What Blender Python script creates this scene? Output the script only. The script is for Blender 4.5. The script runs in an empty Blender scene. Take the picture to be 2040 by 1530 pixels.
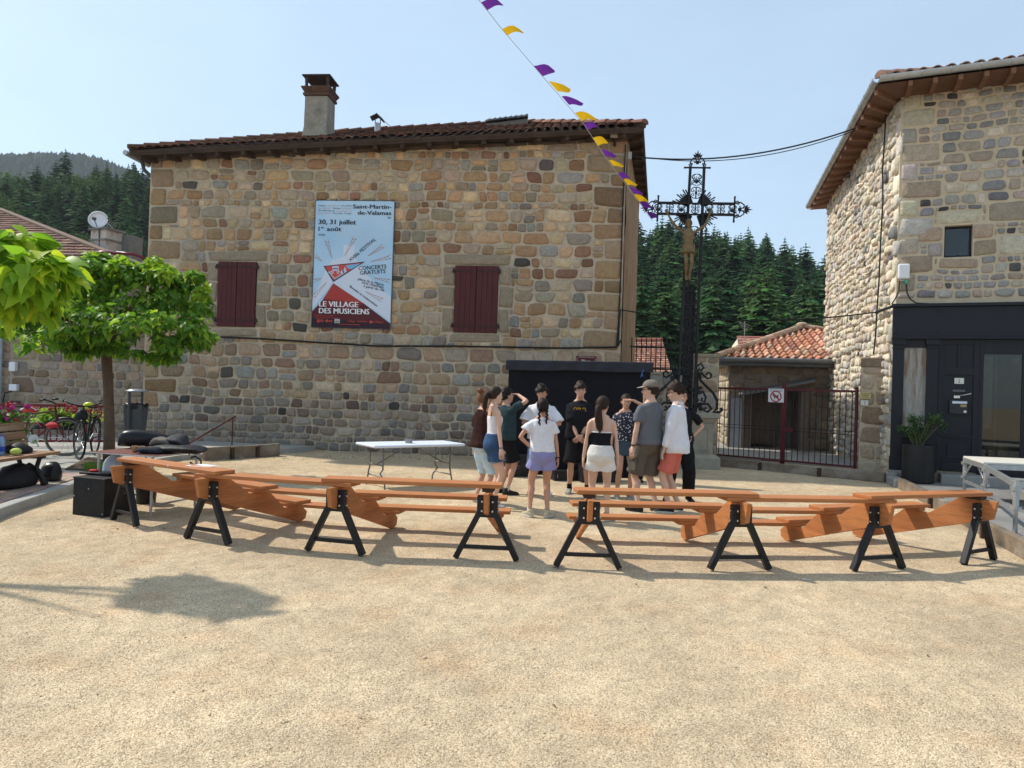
import bpy, bmesh, math, random
import numpy as np
from mathutils import Vector, Matrix, noise, Quaternion
SC = bpy.context.scene
COL = SC.collection
R = math.radians
V = Vector
# ------------------------------------------------------------------ camera
FPX = 1414.0                      # focal length in pixels of the 2040 x 1530 photograph
CAMZ = 1.65
ROLL, PITCH = R(1.83), R(0.40)
cam_d = bpy.data.cameras.new('camera')
cam = bpy.data.objects.new('camera', cam_d)
COL.objects.link(cam)
SC.camera = cam
cam_d.sensor_width = 36.0
cam_d.lens = 36.0 * FPX / 2040.0
cam_d.clip_start, cam_d.clip_end = 0.1, 4000
CF = V((0, math.cos(PITCH), math.sin(PITCH)))
_u0 = V((0, -math.sin(PITCH), math.cos(PITCH)))
_r0 = V((1, 0, 0))
CR = (_r0 * math.cos(ROLL) + _u0 * math.sin(ROLL)).normalized()
CU = (_u0 * math.cos(ROLL) - _r0 * math.sin(ROLL)).normalized()
m = Matrix((CR, CU, -CF)).transposed().to_4x4()
m.translation = V((0, 0, CAMZ))
cam.matrix_world = m
# ------------------------------------------------------------------ sky, sun, exposure
SUN_TO = V((-0.66, 0.30, 0.80)).normalized()     # direction towards the sun
SUN_EL = math.asin(SUN_TO.z)
SUN_AZ = math.atan2(SUN_TO.x, SUN_TO.y)          # clockwise from +Y
world = bpy.data.worlds.new('World')
SC.world = world
world.use_nodes = True
wn, wl = world.node_tree.nodes, world.node_tree.links
wn.clear()
sky = wn.new('ShaderNodeTexSky')
sky.sky_type = 'NISHITA'
sky.sun_disc = False
sky.sun_elevation = SUN_EL
sky.sun_rotation = SUN_AZ
sky.altitude = 500
sky.air_density = 1.1
sky.dust_density = 1.2
sky.ozone_density = 1.4
bg = wn.new('ShaderNodeBackground')
bg.inputs['Strength'].default_value = 0.15
wo = wn.new('ShaderNodeOutputWorld')
veil = wn.new('ShaderNodeMix'); veil.data_type = 'RGBA'          # thin bright summer haze over the whole sky
veil.inputs['Factor'].default_value = 0.75; veil.inputs['B'].default_value = (1.64, 2.11, 2.50, 1)
cl_tc = wn.new('ShaderNodeTexCoord'); cl_mp = wn.new('ShaderNodeMapping'); cl_mp.inputs['Scale'].default_value = (1.6, 1.6, 4.0)
cl_n = wn.new('ShaderNodeTexNoise'); cl_n.inputs['Scale'].default_value = 1.5; cl_n.inputs['Detail'].default_value = 6; cl_n.inputs['Roughness'].default_value = 0.55
cl_r = wn.new('ShaderNodeMapRange'); cl_r.inputs['From Min'].default_value = 0.3; cl_r.inputs['From Max'].default_value = 0.7; cl_r.inputs['To Min'].default_value = 0.90; cl_r.inputs['To Max'].default_value = 1.08
cl_s = wn.new('ShaderNodeVectorMath'); cl_s.operation = 'SCALE'; cl_s.inputs[0].default_value = (1.64, 2.11, 2.50)
wl.new(cl_tc.outputs['Generated'], cl_mp.inputs['Vector']); wl.new(cl_mp.outputs[0], cl_n.inputs['Vector']); wl.new(cl_n.outputs[0], cl_r.inputs['Value'])
wl.new(cl_r.outputs[0], cl_s.inputs['Scale']); wl.new(cl_s.outputs[0], veil.inputs['B'])
wl.new(sky.outputs[0], veil.inputs['A'])
wl.new(veil.outputs['Result'], bg.inputs[0])
wl.new(bg.outputs[0], wo.inputs[0])
sun_d = bpy.data.lights.new('sun', 'SUN')
sun_d.energy = 2.3
sun_d.angle = R(1.5)
sun_d.color = (1.0, 0.93, 0.82)
sun = bpy.data.objects.new('sun', sun_d)
COL.objects.link(sun)
sun.rotation_euler = (-SUN_TO).to_track_quat('-Z', 'Y').to_euler()
sun.location = (-20, 10, 30)
SC.view_settings.view_transform = 'Standard'
SC.view_settings.look = 'None'
SC.view_settings.exposure = 1.08
SC.view_settings.gamma = 1.0
SC.view_settings.use_curve_mapping = False
# ------------------------------------------------------------------ survey helpers: pixel of the photo -> point of the place
def ray(px, py):
 return (CF + CR * ((px - 1020) / FPX) + CU * ((765 - py) / FPX))
def gp(px, py, z=0.0):
 d = ray(px, py); t = (z - CAMZ) / d.z
 return V((0, 0, CAMZ)) + d * t
def at(px, py, Y):
 d = ray(px, py)
 return V((0, 0, CAMZ)) + d * (Y / d.y)
class Wall:
 """vertical plane through A along unit e; u along e, v up, w out of the wall towards the viewer's side n"""
 def __init__(s, A, B):
  s.A = V((A[0], A[1], 0)); d = V((B[0] - A[0], B[1] - A[1], 0))
  s.L = d.length; s.e = d.normalized(); s.n = V((s.e.y, -s.e.x, 0))
 def uv(s, px, py):
  d = ray(px, py); o = V((0, 0, CAMZ))
  t = (s.A - o).dot(s.n) / d.dot(s.n)
  p = o + d * t
  return (p - s.A).dot(s.e), p.z
 def P(s, u, v, w=0.0):
  return s.A + s.e * u + s.n * w + V((0, 0, v))
 def ang(s):
  return math.atan2(s.e.y, s.e.x)
# ------------------------------------------------------------------ objects
WM = {}
def thing(name, label, cat, loc=(0, 0, 0), rz=0.0, group=None):
 o = bpy.data.objects.new(name, None); COL.objects.link(o)
 o.empty_display_size = 0.1
 o.location = loc; o.rotation_euler = (0, 0, rz)
 o['label'] = label; o['category'] = cat
 if group: o['group'] = group
 WM[o.name] = Matrix.Translation(V(loc)) @ Matrix.Rotation(rz, 4, 'Z')
 return o
def tag(o, label, cat, group=None, kind=None):
 if label: o['label'] = label
 if cat: o['category'] = cat
 if group: o['group'] = group
 if kind: o['kind'] = kind
 return o
def wm(o):
 return WM.get(o.name, Matrix.Identity(4))
def link_mesh(name, me, parent=None, label=None, kind=None):
 o = bpy.data.objects.new(name, me); COL.objects.link(o)
 if parent is not None:
  o.parent = parent; WM[o.name] = wm(parent)
 if label: o['label'] = label
 if kind: o['kind'] = kind
 return o
def dup(o, parent=None, loc=None, rz=None, label=None, group=None):
 c = o.copy(); COL.objects.link(c)
 if parent is not None: c.parent = parent
 if loc is not None: c.location = loc
 if rz is not None: c.rotation_euler = (0, 0, rz)
 if label: c['label'] = label
 if group: c['group'] = group
 WM[c.name] = Matrix.Translation(c.location) @ Matrix.Rotation(c.rotation_euler.z, 4, 'Z') if parent is None else wm(parent)
 for ch in list(o.children):
  dup(ch, c)
 return c
class MB:
 """collects shapes in world space, then links them as one mesh object"""
 def __init__(s):
  s.v = []; s.f = []; s.t = []; s.mi = []; s.cur = None; s.m = 0
 def add(s, vs, fs, tint=None, m=None):
  b = len(s.v); s.v.extend([V(p) for p in vs])
  for f in fs:
   s.f.append([b + i for i in f]); s.t.append(tint or s.cur); s.mi.append(s.m if m is None else m)
 def box(s, c, size, rz=0.0, rot=None, tint=None, m=None):
  hx, hy, hz = size[0] / 2, size[1] / 2, size[2] / 2
  M3 = rot if rot is not None else Matrix.Rotation(rz, 3, 'Z')
  vs = [V(c) + M3 @ V((x * hx, y * hy, z * hz)) for x, y, z in
    ((-1, -1, -1), (1, -1, -1), (1, 1, -1), (-1, 1, -1), (-1, -1, 1), (1, -1, 1), (1, 1, 1), (-1, 1, 1))]
  s.add(vs, [(0, 3, 2, 1), (4, 5, 6, 7), (0, 1, 5, 4), (1, 2, 6, 5), (2, 3, 7, 6), (3, 0, 4, 7)], tint, m)
 def bar(s, a, b, w, h, up=(0, 0, 1), tint=None, m=None, w2=None, h2=None):
  """rectangular bar from a to b; w across, h along 'up'"""
  a, b = V(a), V(b); d = (b - a).normalized(); up = V(up)
  x = d.cross(up)
  if x.length < 1e-5: x = d.cross(V((1, 0, 0)))
  x.normalize(); y = x.cross(d).normalized()
  w2 = w if w2 is None else w2; h2 = h if h2 is None else h2
  vs = []
  for p, ww, hh in ((a, w, h), (b, w2, h2)):
   for i, j in ((-1, -1), (1, -1), (1, 1), (-1, 1)):
    vs.append(p + x * (i * ww / 2) + y * (j * hh / 2))
  s.add(vs, [(0, 3, 2, 1), (4, 5, 6, 7), (0, 1, 5, 4), (1, 2, 6, 5), (2, 3, 7, 6), (3, 0, 4, 7)], tint, m)
 def tube(s, pts, r, n=8, caps=True, tint=None, m=None, closed=False):
  pts = [V(p) for p in pts]; k = len(pts)
  rs = r if isinstance(r, (list, tuple)) else [r] * k
  tang = []
  for i in range(k):
   if closed: t = pts[(i + 1) % k] - pts[i - 1]
   else: t = pts[min(i + 1, k - 1)] - pts[max(i - 1, 0)]
   tang.append(t.normalized() if t.length > 1e-9 else V((0, 0, 1)))
  x = tang[0].cross(V((0.13, 0.31, 0.94)))
  if x.length < 1e-3: x = tang[0].cross(V((1, 0, 0)))
  x.normalize()
  vs = []
  for i in range(k):
   t = tang[i]; x = (x - t * x.dot(t))
   x = x.normalized() if x.length > 1e-6 else t.orthogonal().normalized()
   y = t.cross(x)
   for j in range(n):
    a = 2 * math.pi * j / n
    vs.append(pts[i] + (x * math.cos(a) + y * math.sin(a)) * rs[i])
  fs = []
  for i in range(k if closed else k - 1):
   i2 = (i + 1) % k
   for j in range(n):
    fs.append((i * n + j, i * n + (j + 1) % n, i2 * n + (j + 1) % n, i2 * n + j))
  if caps and not closed:
   fs.append(tuple(reversed(range(n)))); fs.append(tuple(range((k - 1) * n, k * n)))
  s.add(vs, fs, tint, m)
 def rings(s, rings, caps=True, tint=None, m=None):
  """rings: list of point lists of one length"""
  n = len(rings[0]); vs = [p for r_ in rings for p in r_]; fs = []
  for i in range(len(rings) - 1):
   for j in range(n):
    fs.append((i * n + j, i * n + (j + 1) % n, (i + 1) * n + (j + 1) % n, (i + 1) * n + j))
  if caps:
   fs.append(tuple(reversed(range(n)))); fs.append(tuple(range((len(rings) - 1) * n, len(rings) * n)))
  s.add(vs, fs, tint, m)
 def lathe(s, c, prof, n=16, tint=None, m=None, axis=None):
  c = V(c); q = V((0, 0, 1)).rotation_difference(V(axis)) if axis is not None else None
  rr = []
  for r_, z in prof:
   ring = []
   for j in range(n):
    a = 2 * math.pi * j / n
    p = V((r_ * math.cos(a), r_ * math.sin(a), z))
    ring.append(c + (q @ p if q else p))
   rr.append(ring)
  s.rings(rr, True, tint, m)
 def prism(s, poly, d, tint=None, m=None):
  """extrude a planar polygon (world points) by vector d"""
  n = len(poly); d = V(d); vs = [V(p) for p in poly] + [V(p) + d for p in poly]
  fs = [tuple(reversed(range(n))), tuple(range(n, 2 * n))]
  for j in range(n):
   fs.append((j, (j + 1) % n, n + (j + 1) % n, n + j))
  s.add(vs, fs, tint, m)
 def ball(s, c, rad, n=10, k=6, rot=None, tint=None, m=None):
  c = V(c); rad = (rad, rad, rad) if not isinstance(rad, (tuple, list)) else rad
  rr = []
  for i in range(k + 1):
   th = math.pi * (i + 0.001) / (k + 0.002)
   ring = []
   for j in range(n):
    a = 2 * math.pi * j / n
    p = V((rad[0] * math.sin(th) * math.cos(a), rad[1] * math.sin(th) * math.sin(a), -rad[2] * math.cos(th)))
    ring.append(c + (rot @ p if rot else p))
   rr.append(ring)
  s.rings(rr, True, tint, m)
 def mesh(s, name, mats, inv=None, smooth=False, fix=False):
  me = bpy.data.meshes.new(name)
  vs = [inv @ p for p in s.v] if inv is not None else s.v
  me.from_pydata([tuple(p) for p in vs], [], s.f)
  mats = mats if isinstance(mats, (list, tuple)) else [mats]
  for mm in mats: me.materials.append(mm)
  if len(mats) > 1: me.polygons.foreach_set('material_index', s.mi)
  if any(t is not None for t in s.t):
   at_ = me.attributes.new('tint', 'FLOAT_COLOR', 'CORNER')
   arr = np.empty((len(me.loops), 4), np.float32); k = 0
   for f, t in zip(s.f, s.t):
    t = t or (0.3, 0.3, 0.3); n = len(f)
    arr[k:k + n, 0] = t[0]; arr[k:k + n, 1] = t[1]; arr[k:k + n, 2] = t[2]; arr[k:k + n, 3] = 1; k += n
   at_.data.foreach_set('color', arr.ravel())
  if fix:
   bm = bmesh.new(); bm.from_mesh(me); bmesh.ops.recalc_face_normals(bm, faces=bm.faces); bm.to_mesh(me); bm.free()
  if smooth: me.polygons.foreach_set('use_smooth', [True] * len(me.polygons))
  me.update()
  return me
 def build(s, name, mats, parent=None, label=None, kind=None, smooth=False, fix=False, bevel=0.0, auto=None):
  inv = wm(parent).inverted() if parent is not None else None
  o = link_mesh(name, s.mesh(name, mats, inv, smooth, fix), parent, label, kind)
  if bevel > 0:
   b = o.modifiers.new('bevel', 'BEVEL'); b.width = bevel; b.segments = 2; b.limit_method = 'ANGLE'; b.angle_limit = R(40)
  return o
# ------------------------------------------------------------------ materials
MATS = {}
def mat(name, col=(0.5, 0.5, 0.5), rough=0.7, metal=0.0, var=0.12, vs=6.0, bump=0.0, bs=60.0, spec=0.3, tint=False,
  var2=0.0, vs2=40.0, stretch=None, col2=None, c2s=3.0, c2lo=0.5, c2hi=0.7, transl=0.0, coat=0.0, bdist=0.01, det=4.0):
 if name in MATS: return MATS[name]
 mt = bpy.data.materials.new(name); mt.use_nodes = True; MATS[name] = mt
 nt = mt.node_tree; N, L = nt.nodes, nt.links
 N.clear()
 out = N.new('ShaderNodeOutputMaterial'); bs_ = N.new('ShaderNodeBsdfPrincipled')
 bs_.inputs['Roughness'].default_value = rough; bs_.inputs['Metallic'].default_value = metal
 bs_.inputs['Specular IOR Level'].default_value = spec
 bs_.inputs['Coat Weight'].default_value = coat
 tc = N.new('ShaderNodeTexCoord'); vec = tc.outputs['Object']
 if stretch:
  mp = N.new('ShaderNodeMapping'); mp.inputs['Scale'].default_value = stretch
  L.new(vec, mp.inputs['Vector']); vec = mp.outputs[0]
 if tint:
  a = N.new('ShaderNodeAttribute'); a.attribute_name = 'tint'; csock = a.outputs['Color']
 else:
  rgb = N.new('ShaderNodeRGB'); rgb.outputs[0].default_value = (*col, 1); csock = rgb.outputs[0]
 def noise_(scale, detail=None):
  n = N.new('ShaderNodeTexNoise'); n.inputs['Scale'].default_value = scale
  n.inputs['Detail'].default_value = det if detail is None else detail; n.inputs['Roughness'].default_value = 0.6
  L.new(vec, n.inputs['Vector']); return n
 if col2 is not None:
  n = noise_(c2s); mr = N.new('ShaderNodeMapRange'); mr.inputs['From Min'].default_value = c2lo; mr.inputs['From Max'].default_value = c2hi
  L.new(n.outputs[0], mr.inputs['Value'])
  mx = N.new('ShaderNodeMix'); mx.data_type = 'RGBA'; mx.inputs['B'].default_value = (*col2, 1)
  L.new(mr.outputs[0], mx.inputs['Factor']); L.new(csock, mx.inputs['A']); csock = mx.outputs['Result']
 for v_, s_ in ((var, vs), (var2, vs2)):
  if v_ > 0:
   n = noise_(s_); mr = N.new('ShaderNodeMapRange')
   mr.inputs['From Min'].default_value = 0.25; mr.inputs['From Max'].default_value = 0.75
   mr.inputs['To Min'].default_value = 1 - v_; mr.inputs['To Max'].default_value = 1 + v_
   L.new(n.outputs[0], mr.inputs['Value'])
   vm = N.new('ShaderNodeVectorMath'); vm.operation = 'SCALE'
   L.new(csock, vm.inputs[0]); L.new(mr.outputs[0], vm.inputs['Scale']); csock = vm.outputs[0]
 L.new(csock, bs_.inputs['Base Color'])
 if bump > 0:
  n = noise_(bs, 6.0); b = N.new('ShaderNodeBump'); b.inputs['Strength'].default_value = bump; b.inputs['Distance'].default_value = bdist
  L.new(n.outputs[0], b.inputs['Height']); L.new(b.outputs[0], bs_.inputs['Normal'])
 if transl > 0:
  tr = N.new('ShaderNodeBsdfTranslucent'); L.new(csock, tr.inputs['Color'])
  ms = N.new('ShaderNodeMixShader'); ms.inputs[0].default_value = transl
  L.new(bs_.outputs[0], ms.inputs[1]); L.new(tr.outputs[0], ms.inputs[2]); L.new(ms.outputs[0], out.inputs['Surface'])
 else:
  L.new(bs_.outputs[0], out.inputs['Surface'])
 return mt
m_stone = mat('stone', tint=True, rough=0.9, var=0.20, vs=9, var2=0.26, vs2=40, bump=0.8, bs=17, spec=0.12, bdist=0.035, det=8.0)
m_mortar = mat('mortar', (0.49, 0.405, 0.30), rough=0.95, var=0.18, vs=2.5, var2=0.15, vs2=30, bump=0.5, bs=30, spec=0.1, col2=(0.36, 0.31, 0.245), c2s=0.5)
m_mortar_pale = mat('mortar_pale', (0.55, 0.46, 0.33), rough=0.95, var=0.12, vs=2.5, var2=0.12, vs2=30, bump=0.5, bs=30, spec=0.1)
m_tile = mat('roof_tile', tint=True, rough=0.9, var=0.25, vs=14, var2=0.2, vs2=60, bump=0.3, bs=60, spec=0.15)
m_black = mat('black_paint', (0.012, 0.012, 0.014), rough=0.45, var=0.2, vs=12, bump=0.08, bs=150)
m_blackiron = mat('black_iron', (0.010, 0.010, 0.013), rough=0.5, var=0.3, vs=20, bump=0.1, bs=90)
m_zinc = mat('zinc', (0.42, 0.43, 0.43), rough=0.45, metal=0.6, var=0.12, vs=5)
m_galv = mat('galvanised_steel', (0.45, 0.47, 0.48), rough=0.42, metal=0.75, var=0.15, vs=14)
m_chrome = mat('bright_metal', (0.6, 0.6, 0.6), rough=0.25, metal=0.9, var=0.05)
m_darkwood = mat('dark_timber', (0.060, 0.036, 0.024), rough=0.85, var=0.35, vs=4, bump=0.4, bs=30, stretch=(1, 1, 1))
m_white = mat('white_plastic', (0.75, 0.76, 0.78), rough=0.45, var=0.04)
m_cable = mat('black_cable', (0.012, 0.012, 0.012), rough=0.6, var=0.1)
# ================================================================== the setting: ground, pavement, terrace
def gravel_material():
 mt = bpy.data.materials.new('gravel_ground'); mt.use_nodes = True
 N, L = mt.node_tree.nodes, mt.node_tree.links
 bsdf = N['Principled BSDF']; bsdf.inputs['Roughness'].default_value = 0.95; bsdf.inputs['Specular IOR Level'].default_value = 0.1
 tc = N.new('ShaderNodeTexCoord'); o = tc.outputs['Object']
 vor = N.new('ShaderNodeTexVoronoi'); vor.inputs['Scale'].default_value = 135; L.new(o, vor.inputs['Vector'])
 vor.inputs['Randomness'].default_value = 1
 ramp = N.new('ShaderNodeValToRGB'); sp = N.new('ShaderNodeSeparateColor'); L.new(vor.outputs['Color'], sp.inputs[0])
 L.new(sp.outputs[0], ramp.inputs[0])
 e = ramp.color_ramp.elements
 e[0].position = 0.0; e[0].color = (0.30, 0.222, 0.140, 1)
 e[1].position = 1.0; e[1].color = (0.73, 0.605, 0.425, 1)
 for p, c in ((0.2, (0.45, 0.34, 0.215, 1)), (0.5, (0.565, 0.44, 0.285, 1)), (0.8, (0.64, 0.51, 0.34, 1))):
  x = e.new(p); x.color = c
 n1 = N.new('ShaderNodeTexNoise'); n1.inputs['Scale'].default_value = 0.7; n1.inputs['Detail'].default_value = 5; L.new(o, n1.inputs['Vector'])
 m1 = N.new('ShaderNodeMapRange'); m1.inputs['From Min'].default_value = 0.3; m1.inputs['From Max'].default_value = 0.7
 m1.inputs['To Min'].default_value = 0.80; m1.inputs['To Max'].default_value = 1.12; L.new(n1.outputs[0], m1.inputs['Value'])
 n2 = N.new('ShaderNodeTexNoise'); n2.inputs['Scale'].default_value = 5; n2.inputs['Detail'].default_value = 6; L.new(o, n2.inputs['Vector'])
 m2 = N.new('ShaderNodeMapRange'); m2.inputs['From Min'].default_value = 0.3; m2.inputs['From Max'].default_value = 0.7
 m2.inputs['To Min'].default_value = 0.88; m2.inputs['To Max'].default_value = 1.12; L.new(n2.outputs[0], m2.inputs['Value'])
 mul = N.new('ShaderNodeMath'); mul.operation = 'MULTIPLY'; L.new(m1.outputs[0], mul.inputs[0]); L.new(m2.outputs[0], mul.inputs[1])
 # pinkish drift
 n3 = N.new('ShaderNodeTexNoise'); n3.inputs['Scale'].default_value = 1.6; n3.inputs['Detail'].default_value = 4; L.new(o, n3.inputs['Vector'])
 m3 = N.new('ShaderNodeMapRange'); m3.inputs['From Min'].default_value = 0.52; m3.inputs['From Max'].default_value = 0.72; m3.inputs['To Max'].default_value = 0.45
 L.new(n3.outputs[0], m3.inputs['Value'])
 mx = N.new('ShaderNodeMix'); mx.data_type = 'RGBA'; mx.blend_type = 'MULTIPLY'; mx.inputs['B'].default_value = (1.0, 0.80, 0.68, 1)
 L.new(m3.outputs[0], mx.inputs['Factor']); L.new(ramp.outputs[0], mx.inputs['A'])
 sc_ = N.new('ShaderNodeVectorMath'); sc_.operation = 'SCALE'; L.new(mx.outputs['Result'], sc_.inputs[0]); L.new(mul.outputs[0], sc_.inputs['Scale'])
 L.new(sc_.outputs[0], bsdf.inputs['Base Color'])
 v2 = N.new('ShaderNodeTexVoronoi'); v2.inputs['Scale'].default_value = 135; L.new(o, v2.inputs['Vector'])
 inv = N.new('ShaderNodeMath'); inv.operation = 'SUBTRACT'; inv.inputs[0].default_value = 1; L.new(v2.outputs['Distance'], inv.inputs[1])
 b = N.new('ShaderNodeBump'); b.inputs['Strength'].default_value = 0.75; b.inputs['Distance'].default_value = 0.007; L.new(inv.outputs[0], b.inputs['Height'])
 b2 = N.new('ShaderNodeBump'); b2.inputs['Strength'].default_value = 0.8; b2.inputs['Distance'].default_value = 0.05
 L.new(n2.outputs[0], b2.inputs['Height']); L.new(b.outputs[0], b2.inputs['Normal'])
 L.new(b2.outputs[0], bsdf.inputs['Normal'])
 return mt
m_gravel = gravel_material()
rng = random.Random(5)
def gz(x, y):
 """height of the gravel square: almost flat, softly uneven"""
 return 0.016 * noise.noise(V((x * 0.9, y * 0.9, 1.3))) + 0.009 * noise.noise(V((x * 2.6, y * 2.6, 7.7)))
# gravel square as a fine sheet near the camera, coarse further out (joined into one mesh)
def ground():
 xs = [-400, -150, -60, -30, -18] + list(np.linspace(-12, 12, 161)) + [18, 30, 60, 150, 400]
 ys = [-300, -60, -12, -4] + list(np.linspace(0.5, 18, 120)) + [20, 24, 30, 40, 70, 130, 400]
 vs = []
 for y in ys:
  for x in xs:
   vs.append((x, y, gz(x, y) if (-12 <= x <= 12 and 0.5 <= y <= 18) else 0.0))
 nx = len(xs); fs = []
 for j in range(len(ys) - 1):
  for i in range(nx - 1):
   a = j * nx + i; fs.append((a, a + 1, a + nx + 1, a + nx))
 me = bpy.data.meshes.new('ground'); me.from_pydata(vs, [], fs); me.materials.append(m_gravel)
 me.polygons.foreach_set('use_smooth', [True] * len(fs))
 o = link_mesh('ground', me); o['kind'] = 'structure'
 return o
ground()
def loose_gravel():
 rs = np.random.RandomState(3)
 n = 80000
 Y = np.sqrt(rs.uniform(2.3 ** 2, 8.2 ** 2, n)); X = rs.uniform(-0.80, 0.80, n) * Y
 keep = (X > -5.2 - 0.2 * (Y - 7.75)); X, Y = X[keep], Y[keep]; n = len(X)
 S = rs.uniform(0.0016, 0.0036, n) * (1 + 0.9 * (rs.rand(n) > 0.975)) * (1 + 1.4 * (rs.rand(n) > 0.9985))
 base = np.array([(1, 0, 0), (0, 1, 0), (-1, 0, 0), (0, -1, 0), (0, 0, 1), (0, 0, -1)], float)
 tri = np.array([(0, 1, 4), (1, 2, 4), (2, 3, 4), (3, 0, 4), (1, 0, 5), (2, 1, 5), (3, 2, 5), (0, 3, 5)])
 a = rs.uniform(0, 6.28, n); ca, sa = np.cos(a), np.sin(a)
 sx, sy, szz = S * rs.uniform(0.9, 1.6, n), S * rs.uniform(0.7, 1.1, n), S * rs.uniform(0.5, 0.9, n)
 jit = rs.uniform(0.75, 1.25, (n, 6, 3))
 P = base[None] * jit
 x = P[:, :, 0] * sx[:, None]; y = P[:, :, 1] * sy[:, None]; z = P[:, :, 2] * szz[:, None]
 tilt = rs.uniform(-0.4, 0.4, n)[:, None]
 z = z + x * tilt
 Z0 = np.array([gz(px, py) for px, py in zip(X, Y)])
 W = np.stack([X[:, None] + x * ca[:, None] - y * sa[:, None], Y[:, None] + x * sa[:, None] + y * ca[:, None], Z0[:, None] + szz[:, None] * 0.35 + z], 2)
 F = (tri[None] + (np.arange(n) * 6)[:, None, None]).reshape(-1, 3)
 me = bpy.data.meshes.new('loose_gravel')
 me.vertices.add(n * 6); me.vertices.foreach_set('co', W.reshape(-1).astype(np.float32))
 me.loops.add(len(F) * 3); me.loops.foreach_set('vertex_index', F.reshape(-1).astype(np.int32))
 me.polygons.add(len(F)); me.polygons.foreach_set('loop_start', np.arange(0, len(F) * 3, 3, dtype=np.int32))
 me.polygons.foreach_set('loop_total', np.full(len(F), 3, np.int32))
 pal = np.array([(0.58, 0.46, 0.32), (0.66, 0.54, 0.39), (0.50, 0.385, 0.26), (0.62, 0.51, 0.37), (0.53, 0.41, 0.29), (0.38, 0.285, 0.20), (0.60, 0.46, 0.36)])
 c = pal[rs.randint(0, len(pal), n)] * rs.uniform(0.8, 1.15, (n, 1))
 arr = np.ones((n, 24, 4), np.float32); arr[:, :, :3] = c[:, None, :]
 at_ = me.attributes.new('tint', 'FLOAT_COLOR', 'CORNER')
 me.update(); me.validate()
 at_ = me.attributes['tint']; at_.data.foreach_set('color', arr.reshape(-1))
 me.materials.append(mat('pebble', tint=True, rough=0.9, var=0.0, spec=0.15))
 o = link_mesh('loose_gravel', me)
 tag(o, 'pale ochre loose gravel scattered over the square', 'gravel', kind='stuff')
loose_gravel()
# ---- pavement on the left, with kerb stones, red and grey pavers
m_conc = mat('concrete', (0.36, 0.35, 0.32), rough=0.9, var=0.15, vs=3, var2=0.1, vs2=40, bump=0.25, bs=80)
m_paver = mat('paver', tint=True, rough=0.9, var=0.15, vs=4, var2=0.1, vs2=50, bump=0.2, bs=90)
PAV_H = 0.12
kerbA, kerbB, kerbC = V((-5.28, 6.0, 0)), V((-6.10, 9.95, 0)), V((-6.62, 12.6, 0))
def pavement():
 mb = MB()
 poly = [V((-30, 2, 0)), V((-4.6, 2, 0)), kerbA, kerbB, kerbC, V((-6.45, 14.3, 0)), V((-5.3, 15.7, 0)), V((-4.6, 17.3, 0)), V((-9.2, 17.9, 0)), V((-30, 19, 0))]
 poly = [p + V((-0.16, 0, -0.02)) for p in poly]
 mb.prism(poly, (0, 0, PAV_H + 0.008), tint=(0.30, 0.28, 0.25))
 o = mb.build('pavement', m_conc); o['kind'] = 'structure'
 return o
pav = pavement()
def kerbs():
 line = [V((-4.6, 2.6, 0)), kerbA, kerbB, kerbC]
 t0 = None
 for i in range(len(line) - 1):
  a, b = line[i], line[i + 1]; L_ = (b - a).length; n = max(1, round(L_ / 1.0)); d = (b - a) / n
  nrm = V((-d.y, d.x, 0)).normalized()
  for k in range(n):
   mb = MB(); p = a + d * k + d.normalized() * 0.004; q = a + d * (k + 1) - d.normalized() * 0.004
   c = (p + q) / 2 + nrm * 0.08; c.z = (PAV_H + 0.018) / 2 - 0.02
   mb.box(c, ((q - p).length, 0.16, PAV_H + 0.04), rz=math.atan2(d.y, d.x))
   mb.build('kerb_stone', m_conc, pav, bevel=0.02)
kerbs()
def pavers():
 rg = random.Random(11)
 # rows parallel to the kerb A-B, counted from the kerb inwards
 d = (kerbB - kerbA).normalized(); n = V((-d.y, d.x, 0))
 proto = {}
 cnt = 0; rest = MB()
 z0 = PAV_H - 0.012
 L_ = (kerbB - kerbA).length + 0.6
 for r_ in range(17):
  w, l = (0.10, 0.20) if r_ < 8 else (0.16, 0.24)
  off0 = 0.17 + (r_ * 0.105 if r_ < 8 else 8 * 0.105 + (r_ - 8) * 0.168)
  nn = int((L_ + 2.0) / (l + 0.006))
  for k in range(nn):
   s_ = -1.2 + (k + 0.5 * (r_ % 2)) * (l + 0.006)
   c = kerbA + d * s_ + n * (off0 + w / 2)
   if r_ < 8:
    t = rg.choice([(0.40, 0.27, 0.22), (0.36, 0.25, 0.21), (0.42, 0.30, 0.25), (0.33, 0.27, 0.24)])
   else:
    t = rg.choice([(0.27, 0.265, 0.25), (0.31, 0.30, 0.285), (0.24, 0.235, 0.23)])
   t = tuple(x * rg.uniform(0.88, 1.1) for x in t)
   mb = MB() if (cnt < 290 and c.y > 7.2) else rest
   ang = math.atan2(d.y, d.x)
   mb.box((c.x, c.y, z0 + rg.uniform(0, 0.004)), (l, w, 0.05), rz=ang, tint=t)
   if mb is not rest:
    mb.build('paver', m_paver, pav); cnt += 1
 rest.build('far_pavers', m_paver, pav, kind='stuff')
pavers()
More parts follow.
